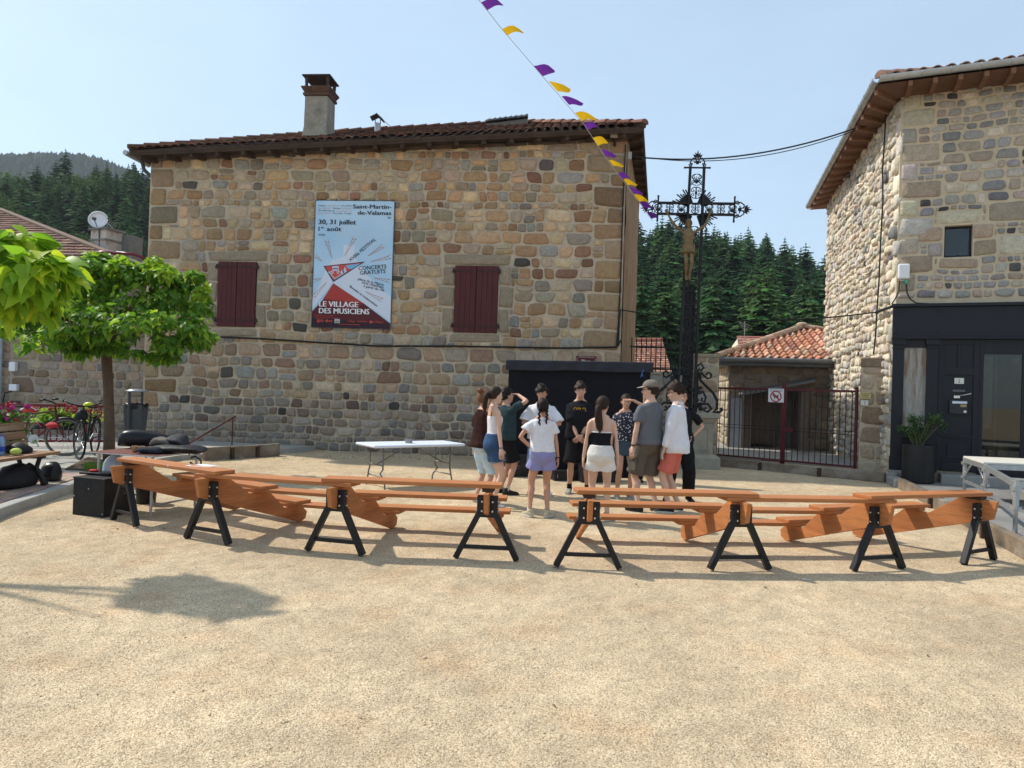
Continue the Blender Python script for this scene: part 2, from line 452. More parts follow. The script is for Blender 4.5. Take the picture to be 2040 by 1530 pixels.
# ---- terrace on the right, behind weathered timbers
m_oldwood = mat('weathered_timber', (0.20, 0.155, 0.11), rough=0.9, var=0.3, vs=5, var2=0.25, vs2=40, bump=0.5, bs=40, stretch=(1, 1, 1), col2=(0.29, 0.26, 0.22), c2s=1.5)
m_stonegrey = mat('grey_slab', (0.30, 0.29, 0.265), rough=0.9, var=0.2, vs=2.2, var2=0.15, vs2=30, bump=0.35, bs=50)
bR0, bR1 = gp(1768, 962), gp(2046, 1121)
def terrace():
 mb = MB()
 d = (bR1 - bR0).normalized()
 far = bR1 + d * 6.0
 poly = [bR0 + V((0.12, 0.02, 0)), far + V((0.12, 0, 0)), V((30, far.y, 0)), V((30, 8, 0)), V((9, 14.2, 0)), V((7.95, 14.75, 0))]
 mb.prism([p + V((0, 0, -0.03)) for p in poly], (0, 0, 0.10))
 o = mb.build('terrace_paving', mat('terrace_asphalt', (0.21, 0.205, 0.195), rough=0.95, var=0.22, vs=1.5, var2=0.2, vs2=60, bump=0.5, bs=120, col2=(0.30, 0.285, 0.26), c2s=0.9))
 o['kind'] = 'structure'
 return o
terr = terrace()
# ================================================================== rubble masonry
PAL_MAIN = [((0.375, 0.248, 0.142), 5), ((0.452, 0.307, 0.178), 4), ((0.359, 0.284, 0.197), 5), ((0.291, 0.245, 0.185), 4),
   ((0.486, 0.365, 0.230), 3), ((0.307, 0.182, 0.106), 3), ((0.231, 0.194, 0.157), 2), ((0.246, 0.137, 0.090), 1.2),
   ((0.265, 0.257, 0.224), 2.5), ((0.093, 0.082, 0.071), 0.5), ((0.374, 0.290, 0.216), 3)]
PAL_RIGHT = [((0.408, 0.349, 0.288), 4), ((0.340, 0.319, 0.290), 5), ((0.289, 0.281, 0.269), 4), ((0.475, 0.405, 0.330), 3),
    ((0.361, 0.289, 0.235), 2), ((0.088, 0.086, 0.087), 1.4), ((0.218, 0.214, 0.211), 2)]
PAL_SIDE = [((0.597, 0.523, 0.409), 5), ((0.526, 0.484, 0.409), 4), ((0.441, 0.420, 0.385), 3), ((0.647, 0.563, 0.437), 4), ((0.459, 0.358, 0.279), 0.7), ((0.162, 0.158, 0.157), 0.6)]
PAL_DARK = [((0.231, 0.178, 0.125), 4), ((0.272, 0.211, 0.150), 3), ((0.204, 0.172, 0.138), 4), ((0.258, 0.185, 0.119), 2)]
def pick(pal, rg):
 t = rg.uniform(0, sum(w for _, w in pal))
 for c, w in pal:
  t -= w
  if t <= 0: break
 k = rg.uniform(0.78, 1.38)
 return tuple(max(0.02, x * k * rg.uniform(0.96, 1.04)) for x in c)
def warp(u, v, seed, amp):
 a = noise.noise(V((u * 1.3, v * 1.3, seed))); b = noise.noise(V((u * 1.3 + 31, v * 1.3 + 17, seed)))
 c = noise.noise(V((u * 4.5, v * 4.5, seed + 5))) * 0.35; d = noise.noise(V((u * 4.5 + 9, v * 4.5 + 3, seed + 5))) * 0.35
 return u + (a + c) * amp, v + (b + d) * amp
def stone_shape(mb, wall, u0, u1, v0, v1, rg, tint, seed, wamp=0.05, depth=0.03, gap=0.007, n=12, square=None, back=0.03):
 cu, cv = (u0 + u1) / 2, (v0 + v1) / 2
 a, b = (u1 - u0) / 2 - gap, (v1 - v0) / 2 - gap
 p = square or rg.uniform(3.2, 7.0)
 hk = 0.1 if (square and square > 7) else 1.0
 h2, h3, h5 = rg.uniform(0, 0.035) * hk, rg.uniform(0, 0.04) * hk, rg.uniform(0, 0.03) * hk; f2, f3, f5 = rg.uniform(0, 6.28), rg.uniform(0, 6.28), rg.uniform(0, 6.28)
 ph = rg.uniform(-0.2, 0.2)
 out = []
 skew = rg.uniform(-0.20, 0.20); tap = rg.uniform(-0.16, 0.16)
 if square and square > 7: skew, tap = skew * 0.12, tap * 0.12
 for j in range(n):
  t = 2 * math.pi * (j + 0.5) / n + ph * (0 if square else 1)
  c, s = math.cos(t), math.sin(t)
  x = math.copysign(abs(c) ** (2 / p), c); y = math.copysign(abs(s) ** (2 / p), s)
  k = 1 - 0.02 + (h2 * math.cos(2 * t + f2) + h3 * math.cos(3 * t + f3) + h5 * math.cos(5 * t + f5) + rg.uniform(-0.045, 0.03) if not (square and square > 8) else rg.uniform(-0.012, 0.008))
  x, y = x * k, y * k
  x2 = x * (1 + tap * y) + skew * y * min(1, b / a)
  lim = 1.03
  x2 = max(-lim, min(lim, x2))
  out.append((x2 * a, y * b))
 dmax = depth * rg.uniform(0.55, 1.25)
 tu, tv = rg.uniform(-0.25, 0.25), rg.uniform(-0.25, 0.25)
 r0, r1, r2 = [], [], []
 for (x, y) in out:
  uu, vv = warp(cu + x, cv + y, seed, wamp)
  r0.append(wall.P(uu, vv, -back))
  e = min(a, b)
  f1 = 1 - 0.10 * rg.uniform(0.7, 1.2)
  uu, vv = warp(cu + x * f1, cv + y * f1, seed, wamp)
  r1.append(wall.P(uu, vv, dmax * (0.72 + 0.2 * (tu * x / a + tv * y / b))))
  uu, vv = warp(cu + x * 0.62, cv + y * 0.62, seed, wamp)
  r2.append(wall.P(uu, vv, dmax * (1.0 + 0.28 * (tu * x / a + tv * y / b)) + rg.uniform(-0.004, 0.004)))
 uu, vv = warp(cu, cv, seed, wamp)
 vs = r0 + r1 + r2 + [wall.P(uu, vv, dmax * 1.03)]
 fs = []
 for i in range(2):
  for j in range(n):
   fs.append((i * n + j, i * n + (j + 1) % n, (i + 1) * n + (j + 1) % n, (i + 1) * n + j))
 for j in range(n):
  fs.append((2 * n + j, 2 * n + (j + 1) % n, 3 * n))
 mb.add(vs, fs, tint)
def free_spans(u, v0, v1, excl):
 """vertical pieces of [v0,v1] at column u that are outside all exclusion rectangles"""
 segs = [(v0, v1)]
 for (a, b, c, d) in excl:
  if a < u < b:
   ns = []
   for (x, y) in segs:
    if d <= x or c >= y: ns.append((x, y))
    else:
     if c > x: ns.append((x, c))
     if d < y: ns.append((d, y))
   segs = ns
 return segs
def masonry(W, vlo, vhi, excl, rg, hfun, wfun, top=None, u0=0.0, split=0.16):
 """coursed rubble layout -> list of (u0,u1,v0,v1)"""
 out = []; v = vlo
 while v < vhi - 0.06:
  h = hfun(v, rg); h = min(h, vhi - v)
  if vhi - v - h < 0.10: h = vhi - v
  ex = [q for q in excl if q[2] < v + h - 0.01 and q[3] > v + 0.01]
  brk = sorted(set([u0, W] + [a for a, b, c, d in ex if u0 < a < W] + [b for a, b, c, d in ex if u0 < b < W]))
  for i in range(len(brk) - 1):
   a, b = brk[i], brk[i + 1]
   if b - a < 0.02: continue
   for (s0, s1) in free_spans((a + b) / 2, v, v + h, excl):
    if s1 - s0 < 0.05: continue
    x = a
    while x < b - 0.03:
     w = wfun(s1 - s0, rg)
     if b - x - w < 0.14: w = b - x
     y0, y1 = s0, s1
     if top is not None:
      y1 = min(y1, top((x + w / 2)))
     if y1 - y0 > 0.06:
      if (y1 - y0) > 0.26 and rg.random() < split and w < 0.5:
       k = y0 + (y1 - y0) * rg.uniform(0.4, 0.6)
       out.append((x, x + w, y0, k)); out.append((x, x + w, k, y1))
      else:
       out.append((x, x + w, y0, y1))
     x += w
  v += h
 return out
def lay(wall, stones, parent, pal, rg, seed, maxparts, name='stone', wamp=0.05, depth=0.03, fixed=None, gap=0.007, material=None, seen=None, dressed=None, back=0.03, n=12, vjit=0.0, squares=None):
 """stones: (u0,u1,v0,v1) list; largest become parts, the rest one stuff mesh. seen(u,v) filters what the photo shows"""
 order = sorted(stones, key=lambda s_: -(s_[1] - s_[0]) * (s_[3] - s_[2]))
 if seen:
  order = [s_ for s_ in order if seen(*s_)] + [s_ for s_ in order if not seen(*s_)]
 rest = MB(); cnt = 0
 for s_ in order:
  mb = MB() if cnt < maxparts else rest
  c = pal(s_, rg) if callable(pal) else pick(pal, rg)
  a_ = s_
  if vjit:
   o1, o2, o3 = rg.uniform(-vjit, vjit), rg.uniform(-vjit, vjit), rg.uniform(-vjit, vjit)
   a_ = (s_[0] + o3, s_[1] + o3 + abs(o1), s_[2] + o1, s_[3] + o2 + vjit * 0.4)
  stone_shape(mb, wall, *a_, rg, c, seed, wamp, depth * (rg.uniform(0.3, 1.5) if vjit else 1), gap, n=n, back=back, square=(squares.get(s_) if squares else None))
  if mb is not rest:
   mb.build(name, material or m_stone, parent, smooth=True); cnt += 1
 if rest.v:
  rest.build('small_' + name + 's', material or m_stone, parent, kind='stuff', smooth=True)
 return cnt
# ================================================================== the stone house in the middle
FA = V((-9.25, 17.81, 0)); FB = V((2.545, 16.795, 0))
WF = Wall(FA, FB)                       # front wall
SB = V((3.85, 22.6, 0)); BK = V((-8.2, 24.0, 0))
house = thing('stone_house', 'big two storey rubble stone house with red shutters and a festival banner on its front', 'house', FA)
ZL, ZR = 7.17, 7.70                    # wall top left / right
def ztop(u): return ZL + (ZR - ZL) * max(0, min(1, u / WF.L))
def house_body():
 mb = MB()
 e = 0.0
 A, B, C_, D_ = FA, FB, SB, BK
 def q(p, z): return V((p.x, p.y, z))
 def side(p, q_, z0, z1, mirror=False):
  mb.add([q(p, -0.1), q(q_, -0.1), q(q_, z1), q(p, z0)], [(0, 1, 2, 3)])
 # front wall sheet with openings for the shutters
 w1 = [WF.uv(*p) for p in ((437, 521), (515, 522), (508, 652), (434, 652))]
 side(A, B, ZL, ZR); side(C_, D_, ZR, ZL); side(D_, A, ZL, ZL)
 return mb.build('wall', m_mortar, house)
house_body()
# weathered timber-and-plaster side wall
m_side = mat('streaked_side_wall', (0.30, 0.20, 0.115), rough=0.95, var=0.3, vs=3, var2=0.35, vs2=14, bump=0.9, bs=9, stretch=(2.2, 2.2, 0.5), col2=(0.40, 0.31, 0.21), c2s=2.0, bdist=0.06)
def side_wall():
 mb = MB(); n = 24; k = 40
 d = SB - FB; nr = V((d.y, -d.x, 0)).normalized()
 vs = []
 for j in range(k + 1):
  for i in range(n + 1):
   z = -0.1 + (ZR + 0.1) * j / k
   w = 0.03 * noise.noise(V((i * 1.1, j * 0.35, 3.0))) + 0.02
   vs.append(FB + d * (i / n) + nr * w + V((0, 0, z)))
 fs = [(j * (n + 1) + i, j * (n + 1) + i + 1, (j + 1) * (n + 1) + i + 1, (j + 1) * (n + 1) + i) for j in range(k) for i in range(n)]
 mb.add(vs, fs)
 mb.build('side_wall', m_side, house, smooth=True)
side_wall()
rgm = random.Random(21)
SH = []   # shutters: (u0,u1,v0,v1)
for q_ in (((437, 521), (508, 652)), ((908, 529), (989, 664))):
 (ua, va), (ub, vb) = WF.uv(*q_[0]), WF.uv(*q_[1])
 SH.append((ua, ub, vb, va))
excl = []; dressed = []
for (a, b, c, d) in SH:
 # jambs, lintel, sill
 jl = [c - 0.02, c + (d - c) * 0.36, c + (d - c) * 0.70, d]
 for k in range(3):
  wl_ = 0.30 + 0.10 * (k % 2)
  dressed.append((a - wl_, a - 0.01, jl[k], jl[k + 1])); dressed.append((b + 0.01, b + wl_, jl[k], jl[k + 1]))
 dressed.append((a - 0.36, b + 0.34, d + 0.01, d + 0.28))
 dressed.append((a - 0.14, b + 0.12, c - 0.24, c - 0.04))
 excl.append((a - 0.005, b + 0.005, c - 0.06, d + 0.01))
quoin = []
def quoins(side, vmin, vmax, fn):
 v = vmin; k = rgm.randint(0, 1)
 while v < vmax - 0.1:
  h = rgm.uniform(0.30, 0.50); h = min(h, vmax - v)
  w = rgm.uniform(0.62, 0.95) if k % 2 else rgm.uniform(0.34, 0.5)
  quoin.append((0.0, w, v, v + h) if side == 0 else (WF.L - w, WF.L, v, v + h))
  v += h; k += 1
quoins(0, 0.9, ZL - 0.02, None); quoins(1, 0.6, ZR - 0.02, None)
excl += dressed + quoin
def hmain(v, rg):
 if v < 1.1: return rg.uniform(0.15, 0.28)
 if v < 2.9: return rg.uniform(0.20, 0.36)
 return rg.uniform(0.16, 0.33)
def wmain(h, rg):
 return max(0.15, min(0.75, h * rg.choice([0.8, 1.0, 1.2, 1.4, 1.7, 2.0]) * rg.uniform(0.85, 1.15)))
ms = masonry(WF.L, 0.0, 7.75, excl, rgm, hmain, wmain, top=lambda u: ztop(u) - 0.01, split=0.26)
def palmain(s_, rg):
 if s_ in dset:
  k = rg.uniform(0.9, 1.1); return (0.31 * k, 0.25 * k, 0.18 * k)
 if s_ in qset:
  return pick([((0.27, 0.175, 0.10), 4), ((0.30, 0.215, 0.135), 3), ((0.25, 0.20, 0.145), 2)], rg)
 c = pick(PAL_MAIN, rg); v = (s_[2] + s_[3]) / 2
 if v < 2.6:                                           # greyer, older masonry low down
  g = sum(c) / 3; t = 0.45 if v < 1.3 else 0.25
  c = tuple((x * (1 - t) + g * t) * (0.82 if v < 1.3 else 0.92) for x in c)
 elif v > 6.2:                                         # sandier stones under the eaves
  c = tuple(x * y for x, y in zip(c, (1.08, 1.04, 1.0)))
 return c
dset, qset = set(dressed), set(quoin)
sqs = {q: 14 for q in dressed}; sqs.update({q: 8.5 for q in quoin})
lay(WF, ms + dressed + quoin, house, palmain, rgm, 4.0, 300, wamp=0.050, depth=0.034, squares=sqs)
# ---- shutters
m_shut = mat('maroon_shutter', (0.085, 0.016, 0.017), rough=0.6, var=0.25, vs=3, var2=0.2, vs2=40, bump=0.2, bs=30, stretch=(6, 6, 0.6))
m_hinge = mat('dark_maroon_iron', (0.045, 0.018, 0.018), rough=0.6, var=0.2)
for (a, b, c, d) in SH:
 win = MB(); win.box(WF.P((a + b) / 2, (c + d) / 2, -0.02), (b - a + 0.02, 0.06, d - c), rz=WF.ang())
 w = win.build('window', mat('window_recess', (0.03, 0.02, 0.02)), house)
 mid = (a + b) / 2
 for (x0, x1, sgn) in ((a, mid - 0.008, -1), (mid + 0.008, b, 1)):
  lf = MB(); nb = 4
  for k in range(nb):
   p0 = x0 + (x1 - x0) * k / nb; p1 = x0 + (x1 - x0) * (k + 1) / nb
   lf.box(WF.P((p0 + p1) / 2, (c + d) / 2, 0.035), (p1 - p0 - 0.004, 0.03, d - c - 0.01), rz=WF.ang())
  o = lf.build('shutter', m_shut, w, bevel=0.004)
  for vv in (c + 0.10 * (d - c), c + 0.92 * (d - c)):
   hg = MB()
   hg.box(WF.P((x0 + x1) / 2 + sgn * 0.03, vv, 0.056), ((x1 - x0) * 0.95, 0.014, 0.045), rz=WF.ang())
   hx = x1 + 0.03 if sgn > 0 else x0 - 0.03
   hg.tube([WF.P(hx, vv - 0.05, 0.055), WF.P(hx, vv + 0.06, 0.055)], 0.022, 8)
   hg.box(WF.P(hx, vv - 0.02, 0.055), (0.08, 0.02, 0.05), rz=WF.ang())
   hg.build('strap_hinge', m_hinge, w)
# ---- roof: hipped, low pitched, dark red tiles
E0, E1 = at(258, 296, 17.35), at(1283, 248, 16.32)
E2, E3 = at(1292, 397, 22.9), V((-8.9, 24.2, E0.z))
R0, R1 = at(668, 264, 20.9), at(1010, 246, 20.2)
R2 = V((0.3, 21.2, R1.z))
PAL_TILE = [((0.121, 0.053, 0.035), 5), ((0.094, 0.046, 0.033), 4), ((0.148, 0.072, 0.046), 2.5), ((0.066, 0.044, 0.035), 2), ((0.164, 0.106, 0.074), 0.8)]
rgt = random.Random(8)
def roof():
 slab = MB()
 t = V((0, 0, -0.05))
 q = [p + t for p in (E0, E1, E2, E3, R0, R1)]
 slab.add(q, [(0, 1, 5, 4), (1, 2, 5), (2, 3, 4, 5), (3, 0, 4)])
 under = [p + V((0, 0, -0.12)) for p in (E0, E1, E2, E3)]
 slab.add([E0 + t, E1 + t, E2 + t, E3 + t] + under, [(0, 4, 5, 1), (1, 5, 6, 2), (2, 6, 7, 3), (3, 7, 4, 0), (4, 7, 6, 5)])
 rf = slab.build('roof', m_darkwood, house)
 # pan tiles of the front slope: rows of barrel-backed tiles, each its own little arch
 nrm = (E1 - E0).cross(R0 - E0).normalized()
 if nrm.z < 0: nrm = -nrm
 ue = (E1 - E0).normalized(); up = nrm.cross(ue).normalized()
 if up.z < 0: up = -up
 L_ = (E1 - E0).length; Sl = (R0 - E0).dot(up)
 pitch = 0.215; rows = int(Sl / 0.33) + 1; cols = int(L_ / pitch)
 lx0 = (R0 - E0).dot(ue) / Sl; lx1 = (L_ - (R1 - E0).dot(ue)) / max(0.1, (R1 - E0).dot(up))
 rest = MB()
 for r_ in range(rows):
  for c in range(cols):
   u = (c + 0.5) * pitch; s0 = r_ * 0.33 - 0.06; s1 = s0 + 0.40
   if u < lx0 * (s0 + 0.02) or u > L_ - lx1 * (s0 + 0.02) or s0 > Sl: continue
   s1 = min(s1, Sl)
   mb = MB() if r_ == 0 else rest
   tn = pick(PAL_TILE, rgt); dz = rgt.uniform(-0.006, 0.008); du = rgt.uniform(-0.01, 0.01)
   vs = []
   for (s_, hz, sc) in ((s0, 0.045, 1.0), (s1, 0.012, 0.86)):
    for k in range(5):
     a = math.pi * k / 4
     vs.append(E0 + ue * (u + du - math.cos(a) * 0.095 * sc) + up * s_ + nrm * (hz + dz + 0.055 * math.sin(a) * sc - 0.03))
   base = [p - nrm * 0.02 for p in vs[:5]]
   fs = [(i, i + 1, i + 6, i + 5) for i in range(4)] + [(10 + i, 10 + i + 1, i + 1, i) for i in range(4)]
   mb.add(vs + base, fs, tn)
   if mb is not rest: mb.build('roof_tile', m_tile, rf, smooth=True)
 rest.build('upper_roof_tiles', m_tile, rf, kind='stuff', smooth=True)
 # ridge and hip tiles
 def ridge(a, b, n, r_, pal, name='ridge_tile', lift=0.03):
  d = (b - a) / n
  for k in range(n):
   p, q = a + d * (k - 0.06), a + d * (k + 1.04)
   mb = MB(); vs = []
   sd = d.cross(V((0, 0, 1))).normalized(); upv = sd.cross(d).normalized()
   for (o, rr, lf) in ((p, r_ * 0.86, 0.0), (q, r_, 0.025)):
    for j in range(7):
     an = math.pi * j / 6
     vs.append(o + sd * (math.cos(an) * rr) + upv * (math.sin(an) * rr * 0.8 + lift + lf - 0.03))
   fs = [(j, j + 1, j + 8, j + 7) for j in range(6)] + [(7, 8, 9, 10, 11, 12, 13), (6, 5, 4, 3, 2, 1, 0)]
   mb.add(vs, fs, pick(pal, rgt)); mb.build(name, m_tile, rf, smooth=False)
 hb = MB(); hb.tube([E0 + V((0, 0, -0.02)), R0, R1, E1 + V((0, 0, -0.02))], 0.085, 6); hb.build('hip_mortar', m_darkwood, rf)
 ridge(R0, E0, 15, 0.11, PAL_TILE); ridge(R1, E1, 13, 0.13, [((0.20, 0.10, 0.07), 2), ((0.16, 0.075, 0.05), 2)])
 ridge(R0, R1, 13, 0.11, PAL_TILE)
 # patch of newer grey ridge tiles
 g0, g1 = at(968, 247, 19.2), at(1052, 237, 19.2)
 ridge(g0, g1, 8, 0.12, [((0.085, 0.085, 0.088), 1), ((0.11, 0.105, 0.10), 1)], 'grey_ridge_tile', 0.05)
 gb = MB(); gb.bar(g0 + V((0, 0.25, -0.1)), g1 + V((0, 0.25, -0.1)), 0.6, 0.18); gb.build('raised_ridge', mat('grey_mortar', (0.16, 0.145, 0.13), rough=0.95, bump=0.4), rf)
 # eaves: fascia, rafters
 fs_ = MB()
 a, b = E0 + V((0, 0.03, -0.12)), E1 + V((0, 0.03, -0.12))
 fs_.bar(a, b, 0.03, 0.10)
 fs_.bar(E1 + V((-0.03, 0, -0.12)), E2 + V((-0.03, 0, -0.12)), 0.03, 0.13)
 fs_.build('fascia_board', m_darkwood, rf)
 for k in range(19):
  t_ = (k + 0.35) / 19.0
  p = E0.lerp(E1, t_); w = WF.P(WF.L * t_, p.z, -0.1)
  rb = MB(); rb.bar(V((p.x, p.y + 0.06, p.z - 0.19)), V((w.x, w.y, p.z - 0.15)), 0.10, 0.13)
  rb.build('rafter_end', m_darkwood, rf)
 for k in range(9):
  t_ = (k + 0.5) / 9
  p = E1.lerp(E2, t_); w = FB.lerp(SB, t_)
  rb = MB(); rb.bar(V((p.x - 0.05, p.y, p.z - 0.19)), V((w.x - 0.1, w.y, p.z - 0.10)), 0.10, 0.13)
  rb.build('rafter_end', m_darkwood, rf)
 # wall plate and dark closing boards under the eaves
 pb = MB()
 for k in range(10):
  u0, u1 = WF.L * k / 10 + 0.01, WF.L * (k + 1) / 10 - 0.01
  pb.bar(WF.P(u0, ztop(u0) + 0.0, 0.03), WF.P(u1, ztop(u1) + 0.0, 0.03), 0.05, 0.20)
 pb.build('eaves_board', mat('grey_brown_board', (0.115, 0.078, 0.052), rough=0.9, var=0.3, vs=3, bump=0.3, bs=30), rf)
 # gutter end and pipe at the left corner
 gt = MB()
 gt.tube([E0 + V((-0.12, 0.02, -0.09)), E0 + V((0.02, 0.9, -0.12))], 0.065, 10)
 gt.build('gutter', m_zinc, rf)
 dp = MB(); dp.tube([E0 + V((0.05, 0.5, -0.14)), E0 + V((0.1, 0.52, -0.36)), E0 + V((0.30, 0.6, -0.55)), FA + V((-0.06, 0.35, 6.4)), FA + V((-0.07, 0.4, 1.0))], 0.05, 8)
 dp.build('downpipe', mat('dark_zinc', (0.10, 0.10, 0.10), rough=0.5, metal=0.4), rf)
 # rendered chimney with a tiled hood
 ch = MB(); cx = at(629, 270, 18.25)
 zb, zt = cx.z - 0.5, at(629, 190, 18.25).z
 ang = R(-5)
 def ringsq(z, hw, hd):
  M2 = Matrix.Rotation(ang, 3, 'Z')
  return [V((cx.x, cx.y + 0.3, z)) + M2 @ V((x * hw, y * hd, 0)) for x, y in ((-1, -1), (1, -1), (1, 1), (-1, 1))]
 ch.rings([ringsq(zb, 0.37, 0.34), ringsq(zb + 0.5, 0.34, 0.32), ringsq(zb + 0.75, 0.31, 0.29), ringsq(zt, 0.305, 0.28)])
 co = ch.build('chimney', mat('grey_render', (0.30, 0.27, 0.22), rough=0.95, var=0.25, vs=4, var2=0.2, vs2=25, bump=0.5, bs=25, col2=(0.20, 0.175, 0.145), c2s=2.5), rf, bevel=0.015)
 cp = MB()
 cp.rings([ringsq(zt, 0.32, 0.30), ringsq(zt + 0.02, 0.345, 0.325), ringsq(zt + 0.07, 0.345, 0.325), ringsq(zt + 0.09, 0.31, 0.29)])
 cp.rings([ringsq(zt + 0.09, 0.32, 0.30), ringsq(zt + 0.20, 0.385, 0.37), ringsq(zt + 0.225, 0.385, 0.37)])
 cp.build('chimney_cornice', mat('chimney_terracotta', (0.115, 0.062, 0.045), rough=0.9, var=0.3, vs=8), co)
 hd = MB(); M2 = Matrix.Rotation(ang, 3, 'Z')
 for sx in (-1, 1):
  for sy in (-1, 1):
   p = V((cx.x, cx.y + 0.3, 0)) + M2 @ V((sx * 0.28, sy * 0.25, 0))
   hd.lathe(p, [(0.055, zt + 0.22), (0.04, zt + 0.32), (0.05, zt + 0.45), (0.06, zt + 0.50)], 8)
 hd.rings([ringsq(zt + 0.50, 0.37, 0.36), ringsq(zt + 0.53, 0.37, 0.36), ringsq(zt + 0.50 + 0.10, 0.12, 0.12)])
 hd.build('chimney_hood', mat('sooty_tile', (0.055, 0.042, 0.036), rough=0.9, var=0.3, vs=10), co)
 fl = MB(); p = at(752, 262, 19.3); zt2 = at(752, 246, 19.3).z
 fl.lathe((p.x, p.y, 0), [(0.085, p.z - 0.4), (0.085, zt2)], 12)
 fl.build('flue_pipe', m_zinc, rf)
 hh = MB();
 for sx in (-1, 1): hh.bar((p.x + sx * 0.07, p.y, zt2 - 0.05), (p.x + sx * 0.07, p.y, zt2 + 0.16), 0.02, 0.02)
 hh.bar((p.x - 0.19, p.y, zt2 + 0.12), (p.x, p.y, zt2 + 0.22), 0.3, 0.02); hh.bar((p.x + 0.16, p.y, zt2 + 0.07), (p.x - 0.02, p.y, zt2 + 0.23), 0.3, 0.02)
 hh.bar((p.x + 0.1, p.y, zt2 + 0.14), (p.x + 0.62, p.y + 0.2, zt2 - 0.26), 0.012, 0.012)
 hh.build('flue_hood', mat('dark_zinc', (0.1, 0.1, 0.1)), rf)
 return rf
roof()
# ================================================================== house on the right (pale pointed rubble, black shop front)
CR_ = V((7.86, 14.62, 0))                       # its near corner
FR = CR_ + V((0.917, -0.399, 0)) * 6.5
WR = Wall(CR_, FR)                              # front, facing the square
SR = V((9.95, 22.7, 0))
WS = Wall(SR, CR_)                              # long side, facing the gap
rhouse = thing('corner_house', 'pale rubble stone house at the right edge with black wooden shop front', 'house', CR_)
ZRT = WR.uv(1790, 182)[1]
rgr = random.Random(33)
shop_top_ = WR.uv(1778, 640)[1]
wa, wv1 = WR.uv(1882, 450); wb, wv0 = WR.uv(1937, 511)
def rh_body():
 mb = MB(); dep = -WR.n * 9.0
 A, B, C_, D_ = CR_, FR, FR + dep, SR
 q = lambda p, z: V((p.x, p.y, z))
 # front wall with a real opening for the small window
 P = WR.P; L_ = WR.L
 def rect(u0, u1, v0, v1): mb.add([P(u0, v0), P(u1, v0), P(u1, v1), P(u0, v1)], [(0, 1, 2, 3)])
 h0, hv1 = WR.uv(1958, 760)[0], WR.uv(1990, 706)[1]; h1, hv0 = WR.uv(2035, 760)[0], WR.uv(1990, 912)[1]
 rect(0, h0, -0.1, shop_top_); rect(h1, L_, -0.1, shop_top_); rect(h0, h1, -0.1, hv0); rect(h0, h1, hv1, shop_top_)
 rect(0, L_, shop_top_, wv0); rect(0, wa, wv0, wv1); rect(wb, L_, wv0, wv1); rect(0, L_, wv1, ZRT + 0.1)
 for (p, r_) in (((wa, wv0), (wb, wv0)), ((wb, wv0), (wb, wv1)), ((wb, wv1), (wa, wv1)), ((wa, wv1), (wa, wv0))):
  mb.add([P(*p), P(*r_), P(r_[0], r_[1], -0.25), P(p[0], p[1], -0.25)], [(0, 1, 2, 3)])
 for a, b in ((B, C_), (C_, D_), (D_, A)):
  mb.add([q(a, -0.1), q(b, -0.1), q(b, ZRT + 0.1), q(a, ZRT + 0.1)], [(0, 1, 2, 3)])
 mb.build('wall', m_mortar_pale, rhouse)
rh_body()
shop_u0 = WR.uv(1776, 700)[0]; shop_v1 = WR.uv(1778, 608)[1]
exr = [(-0.05, WR.L, 0.0, shop_v1 + 0.02), (wa, wb, wv0, wv1)]
dr = []
for k in range(2):
 h = (wv1 - wv0) / 2
 dr.append((wa - 0.36 - 0.12 * k, wa - 0.005, wv0 + h * k, wv0 + h * (k + 1)) if k else (wa - 0.30, wa - 0.005, wv0, wv0 + h))
 dr.append((wb + 0.005, wb + 0.42 - 0.05 * k, wv0 + h * k, wv0 + h * (k + 1)))
dr.append((wa - 0.14, wb + 0.16, wv1 + 0.005, wv1 + 0.30)); dr.append((wa - 0.12, wb + 0.14, wv0 - 0.24, wv0 - 0.005))
v = shop_v1 + 0.25; k = 0
while v < ZRT - 0.1:
 h = min(rgr.uniform(0.30, 0.42), ZRT - v); w = rgr.uniform(0.62, 0.80) if k % 2 else rgr.uniform(0.26, 0.42)
 dr.append((0.0, w, v, v + h)); v += h; k += 1
big = [(WR.uv(1965, 430)[0], WR.uv(1965, 430)[0] + 0.75, WR.uv(1985, 445)[1], WR.uv(1985, 400)[1]), (WR.uv(1985, 500)[0], WR.uv(1985, 500)[0] + 0.7, WR.uv(1990, 512)[1], WR.uv(1990, 470)[1])]
dr += big
exr += dr
msr = masonry(6.4, shop_v1 + 0.12, ZRT, exr, rgr, lambda v, r: r.uniform(0.13, 0.25), lambda h, r: max(0.12, min(0.5, h * r.uniform(0.9, 2.1))), split=0.08)
drs = set(dr)
def palr(s_, rg):
 if s_ in drs: return pick([((0.40, 0.35, 0.27), 3), ((0.35, 0.32, 0.28), 2), ((0.33, 0.26, 0.19), 2)], rg)
 return pick(PAL_RIGHT, rg)
front_n = lay(WR, msr + dr, rhouse, palr, rgr, 9.0, 230, seen=lambda a, b, c, d: a < 2.6, wamp=0.04, depth=0.028, gap=0.012, squares={q: 9 for q in dr})
